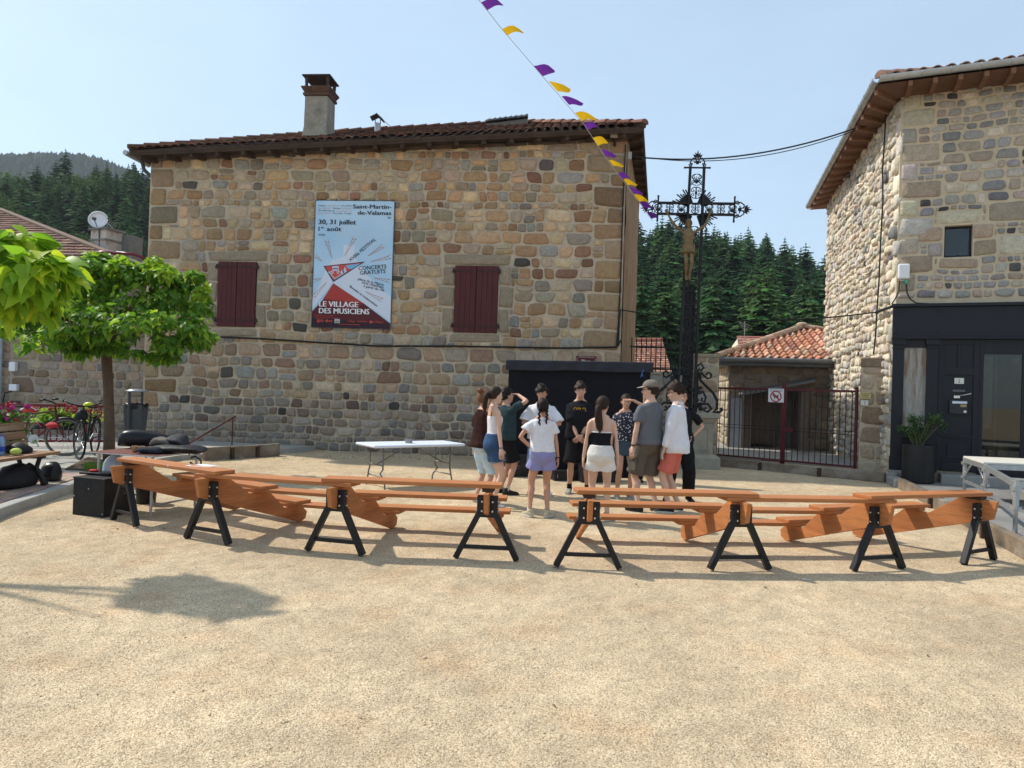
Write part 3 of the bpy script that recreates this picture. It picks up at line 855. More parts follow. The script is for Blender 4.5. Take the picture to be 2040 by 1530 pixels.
# side wall: small, very rough pointed stones in bright raking light
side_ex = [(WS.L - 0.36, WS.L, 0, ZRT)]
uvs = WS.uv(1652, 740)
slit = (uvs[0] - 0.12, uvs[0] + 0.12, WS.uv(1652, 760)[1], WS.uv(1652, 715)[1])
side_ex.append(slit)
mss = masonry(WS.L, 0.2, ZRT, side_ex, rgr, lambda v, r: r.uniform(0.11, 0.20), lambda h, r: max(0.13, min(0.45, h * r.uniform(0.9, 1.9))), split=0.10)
v = 0.3; k = 0; qs = []
while v < ZRT - 0.1:
 h = min(rgr.uniform(0.30, 0.42), ZRT - v); qs.append((WS.L - (0.34 if k % 2 else 0.34), WS.L, v, v + h)); v += h; k += 1
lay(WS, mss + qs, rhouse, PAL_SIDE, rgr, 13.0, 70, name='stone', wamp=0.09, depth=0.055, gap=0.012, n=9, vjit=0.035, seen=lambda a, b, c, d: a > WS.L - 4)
sl = MB(); sl.box(WS.P((slit[0] + slit[1]) / 2, (slit[2] + slit[3]) / 2, 0.0), (slit[1] - slit[0], 0.08, slit[3] - slit[2]), rz=WS.ang())
sl.build('slit_window', mat('dark_recess', (0.02, 0.018, 0.016)), rhouse)
# mortar band over the shop front
# ---- window with plant
m_glass_dark = mat('dark_glass', (0.012, 0.014, 0.018), rough=0.06, var=0.0, spec=0.6)
wnd = MB(); fw = 0.035
for (x0, x1, y0, y1) in ((wa, wa + fw, wv0, wv1), (wb - fw, wb, wv0, wv1), (wa + fw, wb - fw, wv0, wv0 + fw * 1.6), (wa + fw, wb - fw, wv1 - fw, wv1)):
 wnd.box(WR.P((x0 + x1) / 2, (y0 + y1) / 2, -0.15), (x1 - x0, 0.05, y1 - y0), rz=WR.ang())
wo_ = wnd.build('window', mat('black_window_frame', (0.010, 0.010, 0.012), rough=0.4), rhouse)
pn = MB(); pn.box(WR.P((wa + wb) / 2, (wv0 + wv1) / 2, -0.165), (wb - wa - 2 * fw, 0.008, wv1 - wv0 - 2.4 * fw), rz=WR.ang())
def glass_mat():
 mt = bpy.data.materials.new('window_glass'); mt.use_nodes = True; N, L = mt.node_tree.nodes, mt.node_tree.links
 N.clear(); o = N.new('ShaderNodeOutputMaterial'); t = N.new('ShaderNodeBsdfTransparent'); g = N.new('ShaderNodeBsdfGlossy')
 t.inputs[0].default_value = (0.62, 0.66, 0.66, 1); g.inputs['Roughness'].default_value = 0.02
 fr = N.new('ShaderNodeFresnel'); fr.inputs[0].default_value = 1.5; mp = N.new('ShaderNodeMath'); mp.operation = 'MULTIPLY_ADD'
 mp.inputs[1].default_value = 1.0; mp.inputs[2].default_value = 0.02; L.new(fr.outputs[0], mp.inputs[0])
 mx = N.new('ShaderNodeMixShader'); L.new(mp.outputs[0], mx.inputs[0]); L.new(t.outputs[0], mx.inputs[1]); L.new(g.outputs[0], mx.inputs[2])
 L.new(mx.outputs[0], o.inputs[0]); return mt
m_glass = glass_mat()
pn.build('pane', m_glass, wo_)
bk = MB(); bk.box(WR.P((wa + wb) / 2, (wv0 + wv1) / 2, -0.75), (wb - wa + 0.6, 0.02, wv1 - wv0 + 0.5), rz=WR.ang())
bk.build('room_back', mat('dark_room', (0.03, 0.034, 0.045), rough=0.9), wo_)
cu = MB(); cu.prism([WR.P(wb - 0.05, wv0 + 0.05, -0.25), WR.P(wb - 0.05, wv1 - 0.06, -0.25), WR.P(wb - 0.20, wv0 + 0.25, -0.25), WR.P(wb - 0.20, wv0 + 0.05, -0.25)], -WR.n * 0.03)
cu.build('curtain', mat('blue_grey_curtain', (0.10, 0.11, 0.15), rough=0.9), wo_)
# ---- shop front in black-blue paint
m_shop = mat('shop_paint', (0.0105, 0.012, 0.018), rough=0.42, var=0.25, vs=5, bump=0.06, bs=60, stretch=(3, 3, 0.5))
def shopfront():
 U = lambda px, py: WR.uv(px, py)
 us = shop_u0
 base = 0.25
 top = U(1778, 672)[1]                       # underside of the fascia
 sf = MB(); rz = WR.ang(); Lr = 3.6
 def bx(mb, u0, u1, v0, v1, w0, w1): mb.box(WR.P((u0 + u1) / 2, (v0 + v1) / 2, (w0 + w1) / 2), (u1 - u0, w1 - w0, v1 - v0), rz=rz)
 bx(sf, us, us + Lr, top, shop_v1 - 0.06, 0.0, 0.15)
 root = sf.build('shop_front', m_shop, rhouse, bevel=0.006)
 c = MB(); bx(c, us - 0.03, us + Lr, shop_v1 - 0.06, shop_v1, -0.02, 0.24); bx(c, us - 0.01, us + Lr, top - 0.045, top, 0.0, 0.20)
 for px in (1782, 1866):
  u = U(px, 700)[0]
  for vv in (shop_v1 - 0.18, top + 0.1): bx(c, u - 0.03, u + 0.03, vv - 0.03, vv + 0.03, 0.15, 0.17)
 c.build('cornice', m_shop, root, bevel=0.005)
 def pil(u0, u1, w=0.12, nm='pilaster'):
  p = MB(); bx(p, u0, u1, base, top - 0.045, 0.0, w)
  bx(p, u0 - 0.015, u1 + 0.015, base, base + 0.28, 0.0, w + 0.02); bx(p, u0 - 0.02, u1 + 0.02, top - 0.16, top - 0.045, 0.0, w + 0.04)
  bx(p, u0 - 0.01, u1 + 0.01, top - 0.24, top - 0.2, 0.0, w + 0.03)
  p.build(nm, m_shop, root, bevel=0.004)
 uA0 = us + 0.02; uA1 = U(1801, 800)[0]
 uP0 = uA1; uP1 = U(1838, 800)[0]
 uB1 = U(1866, 800)[0]
 pil(uA0, uA1 - 0.03); pil(uP1 + 0.04, uB1)
 # weathered wooden panel and base board below it
 w = MB(); wv_t = U(1818, 693)[1]; wv_b = U(1815, 850)[1]
 bx(w, uP0 - 0.03, uP1 + 0.04, wv_t, top, 0.0, 0.06); w.build('panel_head', m_shop, root, bevel=0.004); w = MB()
 bx(w, uP0 - 0.03, uP1 + 0.04, base, wv_b, 0.0, 0.06)
 bx(w, uP0 - 0.05, uB1, U(1800, 868)[1] - 0.03, U(1800, 868)[1] + 0.03, 0.06, 0.15)
 w.build('panel_surround', m_shop, root, bevel=0.004)
 q = MB(); bx(q, uP0 - 0.03, uP1 + 0.04, wv_b, wv_t, 0.0, 0.035)
 q.build('weathered_panel', mat('peeling_panel', (0.34, 0.33, 0.30), rough=0.85, var=0.25, vs=4, var2=0.2, vs2=18, bump=0.3, bs=20, stretch=(7, 7, 0.8), col2=(0.25, 0.17, 0.12), c2s=1.6, c2lo=0.48, c2hi=0.62), root)
 # door
 uD0 = uB1 + 0.01; uD1 = U(1949, 800)[0]
 d = MB(); bx(d, uD0, uD1, base + 0.04, top - 0.045, 0.004, 0.02)
 dr_ = d.build('door', m_shop, root)
 t = MB(); st = 0.10
 v_tp = U(1900, 731)[1]; v_mid = U(1900, 868)[1]; v_t2 = U(1900, 747)[1]
 for (a, b) in ((uD0, uD0 + st), (uD1 - st, uD1)): bx(t, a, b, base + 0.04, top - 0.045, 0.02, 0.055)
 for (a, b) in ((v_mid - 0.06, v_mid + 0.03), (v_t2, v_tp), (base + 0.04, base + 0.22), (top - 0.15, top - 0.045)): bx(t, uD0 + st, uD1 - st, a, b, 0.02, 0.055)
 um = (uD0 + uD1) / 2
 bx(t, um - 0.03, um + 0.03, v_tp, top - 0.15, 0.02, 0.05); bx(t, uD0 + st + 0.08, uD1 - st - 0.08, base + 0.3, v_mid - 0.14, 0.02, 0.042)
 bx(t, uD0 + 0.05, uD1 - 0.02, v_mid - 0.02, v_mid + 0.02, 0.055, 0.08)
 t.build('door_rail', m_shop, dr_, bevel=0.004)
 # number plate, slot, handle, letter box
 def item(nm, px0, py0, px1, py1, w0, w1, mt, par=dr_, bev=0.003):
  (a, vt), (b, vb) = WR.uv(px0, py0), WR.uv(px1, py1)
  mb = MB(); bx(mb, a, b, vb, vt, w0, w1); return mb.build(nm, mt, par, bevel=bev), (a, b, vb, vt)
 pl, r_ = item('number_plate', 1901, 753, 1919.5, 765, 0.022, 0.042, mat('cream_enamel', (0.66, 0.66, 0.58), rough=0.4, var=0.05))
 wall_text('2', WR, (r_[0] + r_[1]) / 2 - 0.02, (r_[2] + r_[3]) / 2 - 0.032, 0.085, 0.0435, m_black, pl, 'number')
 item('old_letter_slot', 1897, 776, 1922, 781, 0.022, 0.044, mat('slate_metal', (0.10, 0.11, 0.13), rough=0.35, metal=0.5))
 h = MB(); a = WR.uv(1899, 790); b = WR.uv(1911, 788)
 bx(h, a[0], b[0], a[1] - 0.03, a[1] + 0.02, 0.022, 0.08);
 h.tube([WR.P(b[0], b[1], 0.07), WR.P(b[0] + 0.06, b[1] + 0.01, 0.10), WR.P(*WR.uv(1933, 784), 0.11)], 0.011, 8)
 h.build('door_handle', m_chrome, dr_, smooth=False)
 lb, r_ = item('letter_box', 1890, 796, 1925, 825, 0.022, 0.13, mat('letter_box_paint', (0.025, 0.027, 0.034), rough=0.35), par=root, bev=0.008)
 item('letter_flap', 1895, 799, 1924, 804.5, 0.13, 0.138, mat('pale_flap', (0.62, 0.68, 0.75), rough=0.3), lb, 0.001)
 item('name_label', 1911, 805.5, 1923, 811, 0.13, 0.136, mat('brass_label', (0.34, 0.27, 0.11), rough=0.4), lb, 0.001)
 kk = MB(); c_ = WR.uv(1920, 820); kk.lathe(WR.P(*c_, 0.13), [(0.026, 0), (0.026, 0.008), (0.008, 0.01)], 14, axis=WR.n)
 kk.build('lock', m_chrome, lb)
 # shop window: transom, frame, pane, dark room with basket and reflections
 uW0, uW1 = U(1958, 760)[0], U(2035, 760)[0]
 vW0, vW1 = U(1990, 912)[1], U(1990, 706)[1]
 f = MB()
 bx(f, uD1, uW0, base, top - 0.045, 0.0, 0.06); bx(f, uW1, uW1 + 0.9, base, top - 0.045, 0.0, 0.06)
 bx(f, uW0, uW1, base, vW0, 0.0, 0.06); bx(f, uW0, uW1, vW1, top - 0.045, 0.0, 0.06)
 f.build('window_frame', m_shop, root, bevel=0.004)
 g = MB(); bx(g, uW0, uW1, vW0, vW1, 0.02, 0.026)
 shop_win = g.build('window_pane', m_glass, root)
 rm = MB()
 a0, a1 = uW0 - 0.3, uW1 + 0.3
 bx(rm, a0, a1, vW0 - 0.1, vW1 + 0.2, -1.0, -0.98); bx(rm, a0, a1, vW0 - 0.12, vW0 - 0.02, -0.98, -0.02)
 rm.build('shop_interior', mat('dim_interior', (0.11, 0.115, 0.10), rough=0.9, var=0.3, vs=3), shop_win)
 cur = MB(); bx(cur, uW0 + 0.03, uW0 + 0.19, vW0 + 0.55, vW1 - 0.03, -0.2, -0.17); bx(cur, uW0 + 0.23, uW0 + 0.25, vW0 + 0.1, vW1 - 0.03, -0.12, -0.1); bx(cur, uW1 - 0.14, uW1 - 0.02, vW1 - 0.18, vW1 - 0.06, -0.12, -0.1)
 cur.build('shop_curtain', mat('grey_green_drape', (0.22, 0.23, 0.20), rough=0.8, var=0.2, vs=8), shop_win)
 bc = WR.P((uW0 + uW1) / 2 - 0.02, vW0 + 0.02, -0.24)
 bs_ = MB()
 for k in range(6):
  z = 0.02 + k * 0.045; r_ = 0.155 + 0.04 * math.sin(math.pi * (k + 1) / 7)
  ring = [bc + V((math.cos(t) * r_, math.sin(t) * r_ * 0.7, z)) for t in [2 * math.pi * i / 18 for i in range(18)]]
  bs_.tube(ring, 0.026, 6, closed=True)
 bs_.lathe(bc, [(0.15, 0.0), (0.18, 0.13), (0.15, 0.25)], 16)
 b_ = bs_.build('wicker_basket', mat('wicker', (0.46, 0.31, 0.13), rough=0.8, var=0.25, vs=30, bump=0.3, bs=60), None, smooth=True)
 tag(b_, 'round wicker basket behind the shop window glass', 'basket')
 sb = MB(); bx(sb, us - 0.02, uP1 + 0.05, 0.05, base, 0.0, 0.25); bx(sb, uP1 + 0.3, us + Lr + 2, 0.05, base, -0.05, 0.42)
 sb.build('stone_step', m_stonegrey, rhouse, bevel=0.02)
 return uW1
FONT = {}
def text_verts(s_, size, bold=0.0, space=1.0):
 cu = bpy.data.curves.new('lettering', 'FONT'); cu.body = s_; cu.size = size;  cu.space_character = space; cu.resolution_u = 2
 o = bpy.data.objects.new('lettering', cu); COL.objects.link(o)
 bpy.context.view_layer.update()
 me = o.to_mesh()
 vs = [tuple(v.co) for v in me.vertices]; fs = [tuple(p.vertices) for p in me.polygons]
 o.to_mesh_clear(); bpy.data.objects.remove(o); bpy.data.curves.remove(cu)
 return vs, fs
def wall_text(s_, wall, u, v, size, w, mt, parent, name='lettering', bold=0.0, rot=0.0, align='L', fitw=None, mb=None, m=None):
 vs, fs = text_verts(s_, size, bold)
 if not vs: return
 xs = [p[0] for p in vs]; x0, x1 = min(xs), max(xs)
 k = 1.0 if fitw is None else fitw / (x1 - x0)
 ox = x0 if align == 'L' else x1 if align == 'R' else (x0 + x1) / 2
 c, s2 = math.cos(rot), math.sin(rot)
 own = mb is None
 mb = mb or MB()
 for sh in ((0,) if not bold else (-1, 0, 1)):         # bold strokes: the same outline printed three times, a hair apart
  dx = sh * bold * size * 1.6
  pts = [wall.P(u + ((p[0] - ox) * k + dx) * c - p[1] * s2, v + ((p[0] - ox) * k + dx) * s2 + p[1] * c, w + 0.0003 * sh) for p in vs]
  mb.add(pts, fs, None, m)
 if own: return mb.build(name, mt, parent)
shopfront()
# ---- roof with zinc gutter
def rh_roof():
 g0 = at(1752, 158, 14.05); zt = g0.z
 ov = 0.60
 c0 = V((CR_.x, CR_.y, 0)) + WR.n * 0.45 - WR.e * 0.42
 c0 = V((g0.x, g0.y, zt))
 f1 = c0 + WR.e * 6.8
 far = at(1613, 404, 23.6)
 b1 = V((far.x, far.y, zt))
 mid = V((CR_.x, CR_.y, 0)) + WR.e * 4.0 - WR.n * 5.0; mid.z = zt + 2.1
 mb = MB()
 mb.add([c0, f1, b1, f1 + (b1 - c0), mid], [(0, 1, 4), (2, 0, 4), (1, 3, 4), (3, 2, 4)])
 bb = V((0, 0, -0.10))
 mb.add([c0 + bb, f1 + bb, b1 + bb, f1 + (b1 - c0) + bb], [(0, 2, 3, 1)])
 rf = mb.build('roof', mat('soffit_wood', (0.16, 0.078, 0.045), rough=0.8, var=0.2, vs=5, bump=0.15), rhouse)
 # hand of canal tiles seen end-on over the front gutter, then the hip tiles
 rg = random.Random(4)
 pal = [((0.36, 0.20, 0.14), 3), ((0.30, 0.19, 0.145), 3), ((0.25, 0.17, 0.13), 2), ((0.42, 0.27, 0.19), 1)]
 up = (mid - c0); nrm = WR.e.cross((mid - (c0 + WR.e * 3))).normalized()
 if nrm.z < 0: nrm = -nrm
 sl = nrm.cross(WR.e).normalized()
 if sl.z < 0: sl = -sl
 for k in range(15):
  u = 0.28 + k * 0.235
  for r_ in range(2):
   mb = MB(); vs = []
   p0 = c0 + WR.e * u + sl * (-0.06 + r_ * 0.36); p1 = p0 + sl * 0.42
   for (p, rr, h) in ((p0, 0.095, 0.06), (p1, 0.075, 0.03)):
    for j in range(7):
     a = math.pi * j / 6
     vs.append(p + WR.e * (math.cos(a) * rr) + nrm * (math.sin(a) * rr + h - 0.03))
   for (p, rr, h) in ((p0, 0.078, 0.06), (p1, 0.06, 0.03)):
    for j in range(7):
     a = math.pi * j / 6
     vs.append(p + WR.e * (math.cos(a) * rr) + nrm * (math.sin(a) * rr + h - 0.03))
   fs = [(j, j + 1, j + 8, j + 7) for j in range(6)] + [(14 + j + 1, 14 + j, 21 + j, 21 + j + 1) for j in range(6)] + [(j + 1, j, 14 + j, 14 + j + 1) for j in range(6)]
   mb.add(vs, fs, pick(pal, rg)); mb.build('canal_tile', m_tile, rf, smooth=False)
 d = (mid - c0) / 16
 for k in range(9):
  p, q = c0 + d * (k - 0.05 + 0.15), c0 + d * (k + 1.2); mb = MB(); vs = []
  sd = d.cross(V((0, 0, 1))).normalized(); uv_ = sd.cross(d).normalized()
  for (o, rr) in ((p, 0.13), (q, 0.11)):
   for j in range(7):
    a = math.pi * j / 6; vs.append(o + sd * math.cos(a) * rr + uv_ * (math.sin(a) * rr + 0.05))
  mb.add(vs, [(j, j + 1, j + 8, j + 7) for j in range(6)] + [(6, 5, 4, 3, 2, 1, 0)], pick(pal, rg)); mb.build('hip_tile', m_tile, rf)
 # gutters: half-round troughs
 def gutter(a, b, nseg):
  d = (b - a).normalized(); sd = d.cross(V((0, 0, 1))).normalized()
  mb = MB(); rr = []
  for p in (a, b):
   ring = [p + sd * math.cos(t) * 0.085 + V((0, 0, -math.sin(t) * 0.10)) for t in [math.pi * j / 8 for j in range(9)]]
   ring += [p + sd * math.cos(t) * 0.075 + V((0, 0, -math.sin(t) * 0.09 + 0.004)) for t in [math.pi * (8 - j) / 8 for j in range(9)]]
   rr.append(ring)
  mb.rings(rr, True)
  for k in range(nseg):
   p = a.lerp(b, (k + 0.5) / nseg)
   ring = [p + sd * math.cos(t) * 0.089 + V((0, 0, -math.sin(t) * 0.105)) for t in [math.pi * j / 8 for j in range(9)]]
   mb.tube(ring, 0.008, 4)
  mb.build('gutter', m_zinc, rf, smooth=False)
 go = V((0, 0, 0.03))
 gutter(c0 + WR.n * 0.04 + go, f1 + WR.n * 0.04 + go, 14)
 gutter(b1 + WS.n * 0.04 + go, c0 + WS.n * 0.04 + go, 18)
 # visible rafters under the side overhang
 for k in range(15):
  t = (k + 0.6) / 15
  p = b1.lerp(c0, t); w = SR.lerp(CR_, t); w = V((w.x, w.y, zt + 0.02))
  mb = MB(); q = V((p.x, p.y, zt - 0.15)); mb.bar(q, V((w.x, w.y, zt - 0.12)), 0.07, 0.10); mb.build('rafter', mat('rafter_wood', (0.20, 0.10, 0.056), rough=0.8, var=0.2, vs=6), rf)
 for k in range(9):
  p = c0 + WR.e * (0.55 + k * 0.42); w = p - WR.n * 0.7
  mb = MB(); mb.bar(V((p.x, p.y, zt - 0.15)), V((w.x, w.y, zt - 0.13)), 0.08, 0.10); mb.build('rafter', mat('rafter_wood'), rf)
rh_roof()
# ---- electricity box, hung on the wall near the corner
eb = MB(); (a, vt), (b, vb) = WR.uv(1788, 528), WR.uv(1811, 557)
eb.box(WR.P((a + b) / 2, (vt + vb) / 2, 0.09), (b - a, 0.12, vt - vb), rz=WR.ang())
ebo = eb.build('junction_box', m_white, None, bevel=0.03)
tag(ebo, 'white electrical box with green plug on the pale stone wall above the shop front', 'electrical box')
gp_ = MB(); a2, v2 = WR.uv(1804, 563); gp_.box(WR.P(a2, v2, 0.09), (0.055, 0.05, 0.07), rz=WR.ang())
gp_.build('green_plug', mat('green_plastic', (0.03, 0.38, 0.22), rough=0.4), ebo)
gq = MB(); a3, v3 = WR.uv(1796, 560); gq.box(WR.P(a3, v3, 0.09), (0.07, 0.05, 0.03), rz=WR.ang()); gq.build('socket', mat('grey_plastic', (0.4, 0.4, 0.38)), ebo)
def cable(pts, r_, label, sag=None, name='cable'):
 mb = MB(); mb.tube(pts, r_, 6)
 return tag(mb.build(name, m_cable, None), label, 'cable')
def wp(wall, pts, w=0.06): return [wall.P(*wall.uv(*p), w) for p in pts]
cable(wp(WR, [(1791, 560), (1790, 580), (1783, 596), (1776, 606)], 0.07), 0.012, 'thin black cable hanging from the left of the white electrical box')
cable(wp(WR, [(1804, 568), (1806, 585), (1812, 597), (1824, 605), (1860, 607), (1930, 608), (2040, 608)], 0.10), 0.014, 'black cable running from the green plug along the top of the shop front')
cable(wp(WS, [(1778, 205), (1774, 280), (1770, 340), (1771, 400), (1767, 470), (1763, 560), (1759, 620), (1756, 670), (1752, 706)], 0.12), 0.016, 'black cable running down the rough side wall of the right house')
cable(wp(WR, [(1790, 185), (1830, 177), (1880, 170), (1960, 160), (2040, 152)], 0.06), 0.022, 'black cable under the eaves of the right house front')
# ================================================================== walls, gate, small tiled house, cross
rg4 = random.Random(44)
# ---- square pillar left of the gate, low wall with iron railing, stone plinth under the cross
def stone_block_thing(root, wall, W, H, T, pal, seed, hf, wf, z0=0.0, maxp=60, depth=0.025, mortar=m_mortar, top=None):
 """a free-standing masonry body: mortar core and stones on the front and left/right faces"""
 core = MB(); c = wall.P(W / 2, z0 + H / 2, -T / 2); core.box(c, (W, T, H), rz=wall.ang())
 core.build('mortar_core', mortar, root)
 st = masonry(W, z0, z0 + H, [], rg4, hf, wf)
 lay(wall, st, root, pal, rg4, seed, maxp, wamp=0.02, depth=depth)
 for (o, w2) in ((wall.P(0, 0, -T), Wall(wall.P(0, 0, -T), wall.P(0, 0, 0))), (None, Wall(wall.P(W, 0, 0), wall.P(W, 0, -T)))):
  st = masonry(T, z0, z0 + H, [], rg4, hf, wf)
  lay(w2, st, root, pal, rg4, seed + 2, 12, wamp=0.02, depth=depth, name='stone')
PAL_PIL = [((0.34, 0.28, 0.19), 3), ((0.30, 0.26, 0.20), 3), ((0.28, 0.21, 0.14), 2), ((0.26, 0.25, 0.22), 2)]
pa, pb = at(1378, 900, 17.3), at(1427, 900, 17.25)
wpil = Wall((pa.x, pa.y), (pb.x, pb.y))
zpt = at(1400, 706, 17.3).z
pil = thing('stone_pillar', 'tall square stone pillar between the iron cross and the maroon gate', 'pillar', wpil.P(wpil.L / 2, 0, -0.3))
stone_block_thing(pil, wpil, wpil.L, zpt - 0.06, 0.6, PAL_PIL, 3.0, lambda v, r: r.uniform(0.35, 0.5), lambda h, r: r.uniform(0.3, 0.8), depth=0.018)
cp = MB(); cp.box(wpil.P(wpil.L / 2, zpt - 0.03, -0.3), (wpil.L + 0.05, 0.66, 0.10), rz=wpil.ang(), tint=(0.33, 0.28, 0.2)); cp.build('cap_stone', m_stone, pil, bevel=0.03)
# low wall with cap and railing
la, lb_ = V((FB.x + 0.35, 17.6, 0)), V((pa.x, pa.y + 0.1, 0))
wlow = Wall(la, lb_); zlow = at(1310, 742, 17.5).z
low = thing('low_stone_wall', 'low stone wall with black iron railing behind the curtain and the cross', 'wall', la)
stone_block_thing(low, wlow, wlow.L, zlow - 0.05, 0.4, PAL_PIL, 5.0, lambda v, r: r.uniform(0.2, 0.34), lambda h, r: r.uniform(0.25, 0.6), depth=0.02)
c = MB(); c.box(wlow.P(wlow.L / 2, zlow - 0.02, -0.2), (wlow.L, 0.48, 0.07), rz=wlow.ang(), tint=(0.36, 0.33, 0.27)); c.build('cap_stone', m_stone, low, bevel=0.02)
rl = thing('iron_railing', 'black iron bar railing standing on the low stone wall beside the house corner', 'railing', wlow.P(0, zlow, -0.2))
zr1 = at(1290, 676, 17.5).z; zr2 = at(1290, 690, 17.5).z
nb = 13
for k in range(nb):
 u = 0.05 + (wlow.L - 0.1) * k / (nb - 1); mb = MB()
 mb.tube([wlow.P(u, zlow, -0.2), wlow.P(u, zr1, -0.2)], [0.013, 0.013], 6); mb.tube([wlow.P(u, zr1, -0.2), wlow.P(u, zr1 + 0.07, -0.2)], [0.018, 0.002], 6)
 mb.build('bar', m_blackiron, rl)
for z in (zr2, zlow + 0.1):
 mb = MB(); mb.bar(wlow.P(0, z, -0.2), wlow.P(wlow.L, z, -0.2), 0.012, 0.035); mb.build('rail', m_blackiron, rl)
# ---- plinth of the cross
cxb = gp(1378, 928); CX, CY = at(1372, 850, 16.2).x, 16.2
zpl = at(1372, 822, 15.8).z
m_granite = mat('plinth_granite', (0.31, 0.28, 0.22), rough=0.9, var=0.2, vs=4, var2=0.2, vs2=50, bump=0.4, bs=45)
plin = thing('stone_plinth', 'carved grey stone plinth carrying the black iron cross', 'plinth', (CX, CY, 0))
ew = V((math.cos(R(-4)), math.sin(R(-4)), 0))
def sq(z, hw, hd):
 n_ = V((ew.y, -ew.x, 0)); c_ = V((CX, CY, z))
 return [c_ + ew * hw * x + n_ * hd * (-y) for x, y in ((-1, -1), (1, -1), (1, 1), (-1, 1))]
mb = MB(); mb.rings([sq(-0.05, 0.62, 0.52), sq(0.26, 0.62, 0.52), sq(0.30, 0.58, 0.48), sq(0.34, 0.50, 0.40)]); mb.build('base_course', m_granite, plin, bevel=0.015)
mb = MB(); mb.rings([sq(0.34, 0.48, 0.38), sq(zpl - 0.22, 0.48, 0.38)]); mb.build('die', m_granite, plin, bevel=0.01)
mb = MB(); mb.rings([sq(zpl - 0.22, 0.50, 0.40), sq(zpl - 0.12, 0.56, 0.46), sq(zpl - 0.10, 0.60, 0.50), sq(zpl, 0.60, 0.50)]); mb.build('cornice', m_granite, plin, bevel=0.01)
mb = MB()
for (x0, x1, z0, z1) in ((-0.40, -0.36, 0.42, zpl - 0.3), (0.36, 0.40, 0.42, zpl - 0.3), (-0.36, 0.36, 0.42, 0.46), (-0.36, 0.36, zpl - 0.34, zpl - 0.3)):
 mb.box(V((CX, CY, (z0 + z1) / 2)) + ew * ((x0 + x1) / 2) + V((ew.y, -ew.x, 0)) * 0.385, (x1 - x0, 0.03, z1 - z0), rz=R(-4))
mb.build('panel_moulding', m_granite, plin)
# ---- openwork iron cross
class LeanWall(Wall):
 def P(s, u, v, w=0.0): return Wall.P(s, u + (v - 5.9) * 0.018, v, w)
WX = LeanWall((CX, CY), (CX + ew.x, CY + ew.y))           # u = 0 on the axis
cross = thing('iron_cross', 'tall black openwork iron mission cross with sunburst behind the group', 'cross', (CX, CY, zpl))
yT = WX.uv(1382, 335)[1]; uT = WX.uv(1381, 335)[0]
zA0, zA1 = WX.uv(1382, 427)[1], WX.uv(1382, 405)[1]   # lower/upper rail of the arms
zTop = WX.uv(1383, 334)[1]; zTip = WX.uv(1383, 304)[1]
hw = 0.155
def cxu(z): return 0.0
m_i = m_blackiron
def scroll(mb, c, s_, kind=0, dep=0.05):
 """a palmette of small C scrolls inside a panel of half-size s_, centre c (u,v)"""
 u, v = c; P = lambda a, b: WX.P(u + a * s_, v + b * s_, 0)
 r_ = 0.011
 for sx in (-1, 1):
  for sy in (-1, 1):
   pts = [(0.05, 0.95), (0.45, 0.90), (0.80, 0.60), (0.78, 0.25), (0.50, 0.12), (0.30, 0.30), (0.42, 0.50), (0.58, 0.42)]
   mb.tube([P(sx * a, sy * b) for a, b in pts], r_ * (1.0 if kind == 0 else 0.9), 5)
 if kind == 0:
  mb.tube([P(0, -1), P(0, 1)], r_ * 1.4, 5)
  mb.ball(P(0, 0), (0.22 * s_, 0.03, 0.35 * s_), 8, 5)
 else:
  for a in range(5):
   t = R(-60 + 30 * a); mb.tube([P(0, -0.6), P(math.sin(t) * 0.7, -0.6 + math.cos(t) * 1.2)], [0.02, 0.006], 5)
  for a in (-1, 1): mb.tube([P(a * 0.9, -0.9), P(a * 0.3, -0.2), P(a * 0.8, 0.5), P(a * 0.2, 0.95)], r_, 5)
# shaft
mb = MB()
for sx in (-1, 1):
 for w in (-0.05, 0.05):
  mb.bar(WX.P(sx * hw * 1.25, zpl, w), WX.P(sx * hw, zTop, w), 0.045, 0.03, up=WX.n)
mb.build('shaft_rail', m_i, cross)
z = zpl + 0.22; k = 0
while z < zTop - 0.15:
 if not (zA0 - 0.2 < z < zA1 + 0.15):
  mb = MB(); scroll(mb, (0, z), 0.135, k % 2); mb.build('scroll_panel', m_i, cross)
 z += 0.30; k += 1
mb = MB(); mb.box(WX.P(0, (zpl + WX.uv(1370, 570)[1]) / 2, -0.03), (0.24, 0.012, WX.uv(1370, 570)[1] - zpl), rz=WX.ang()); mb.build('back_plate', m_i, cross)
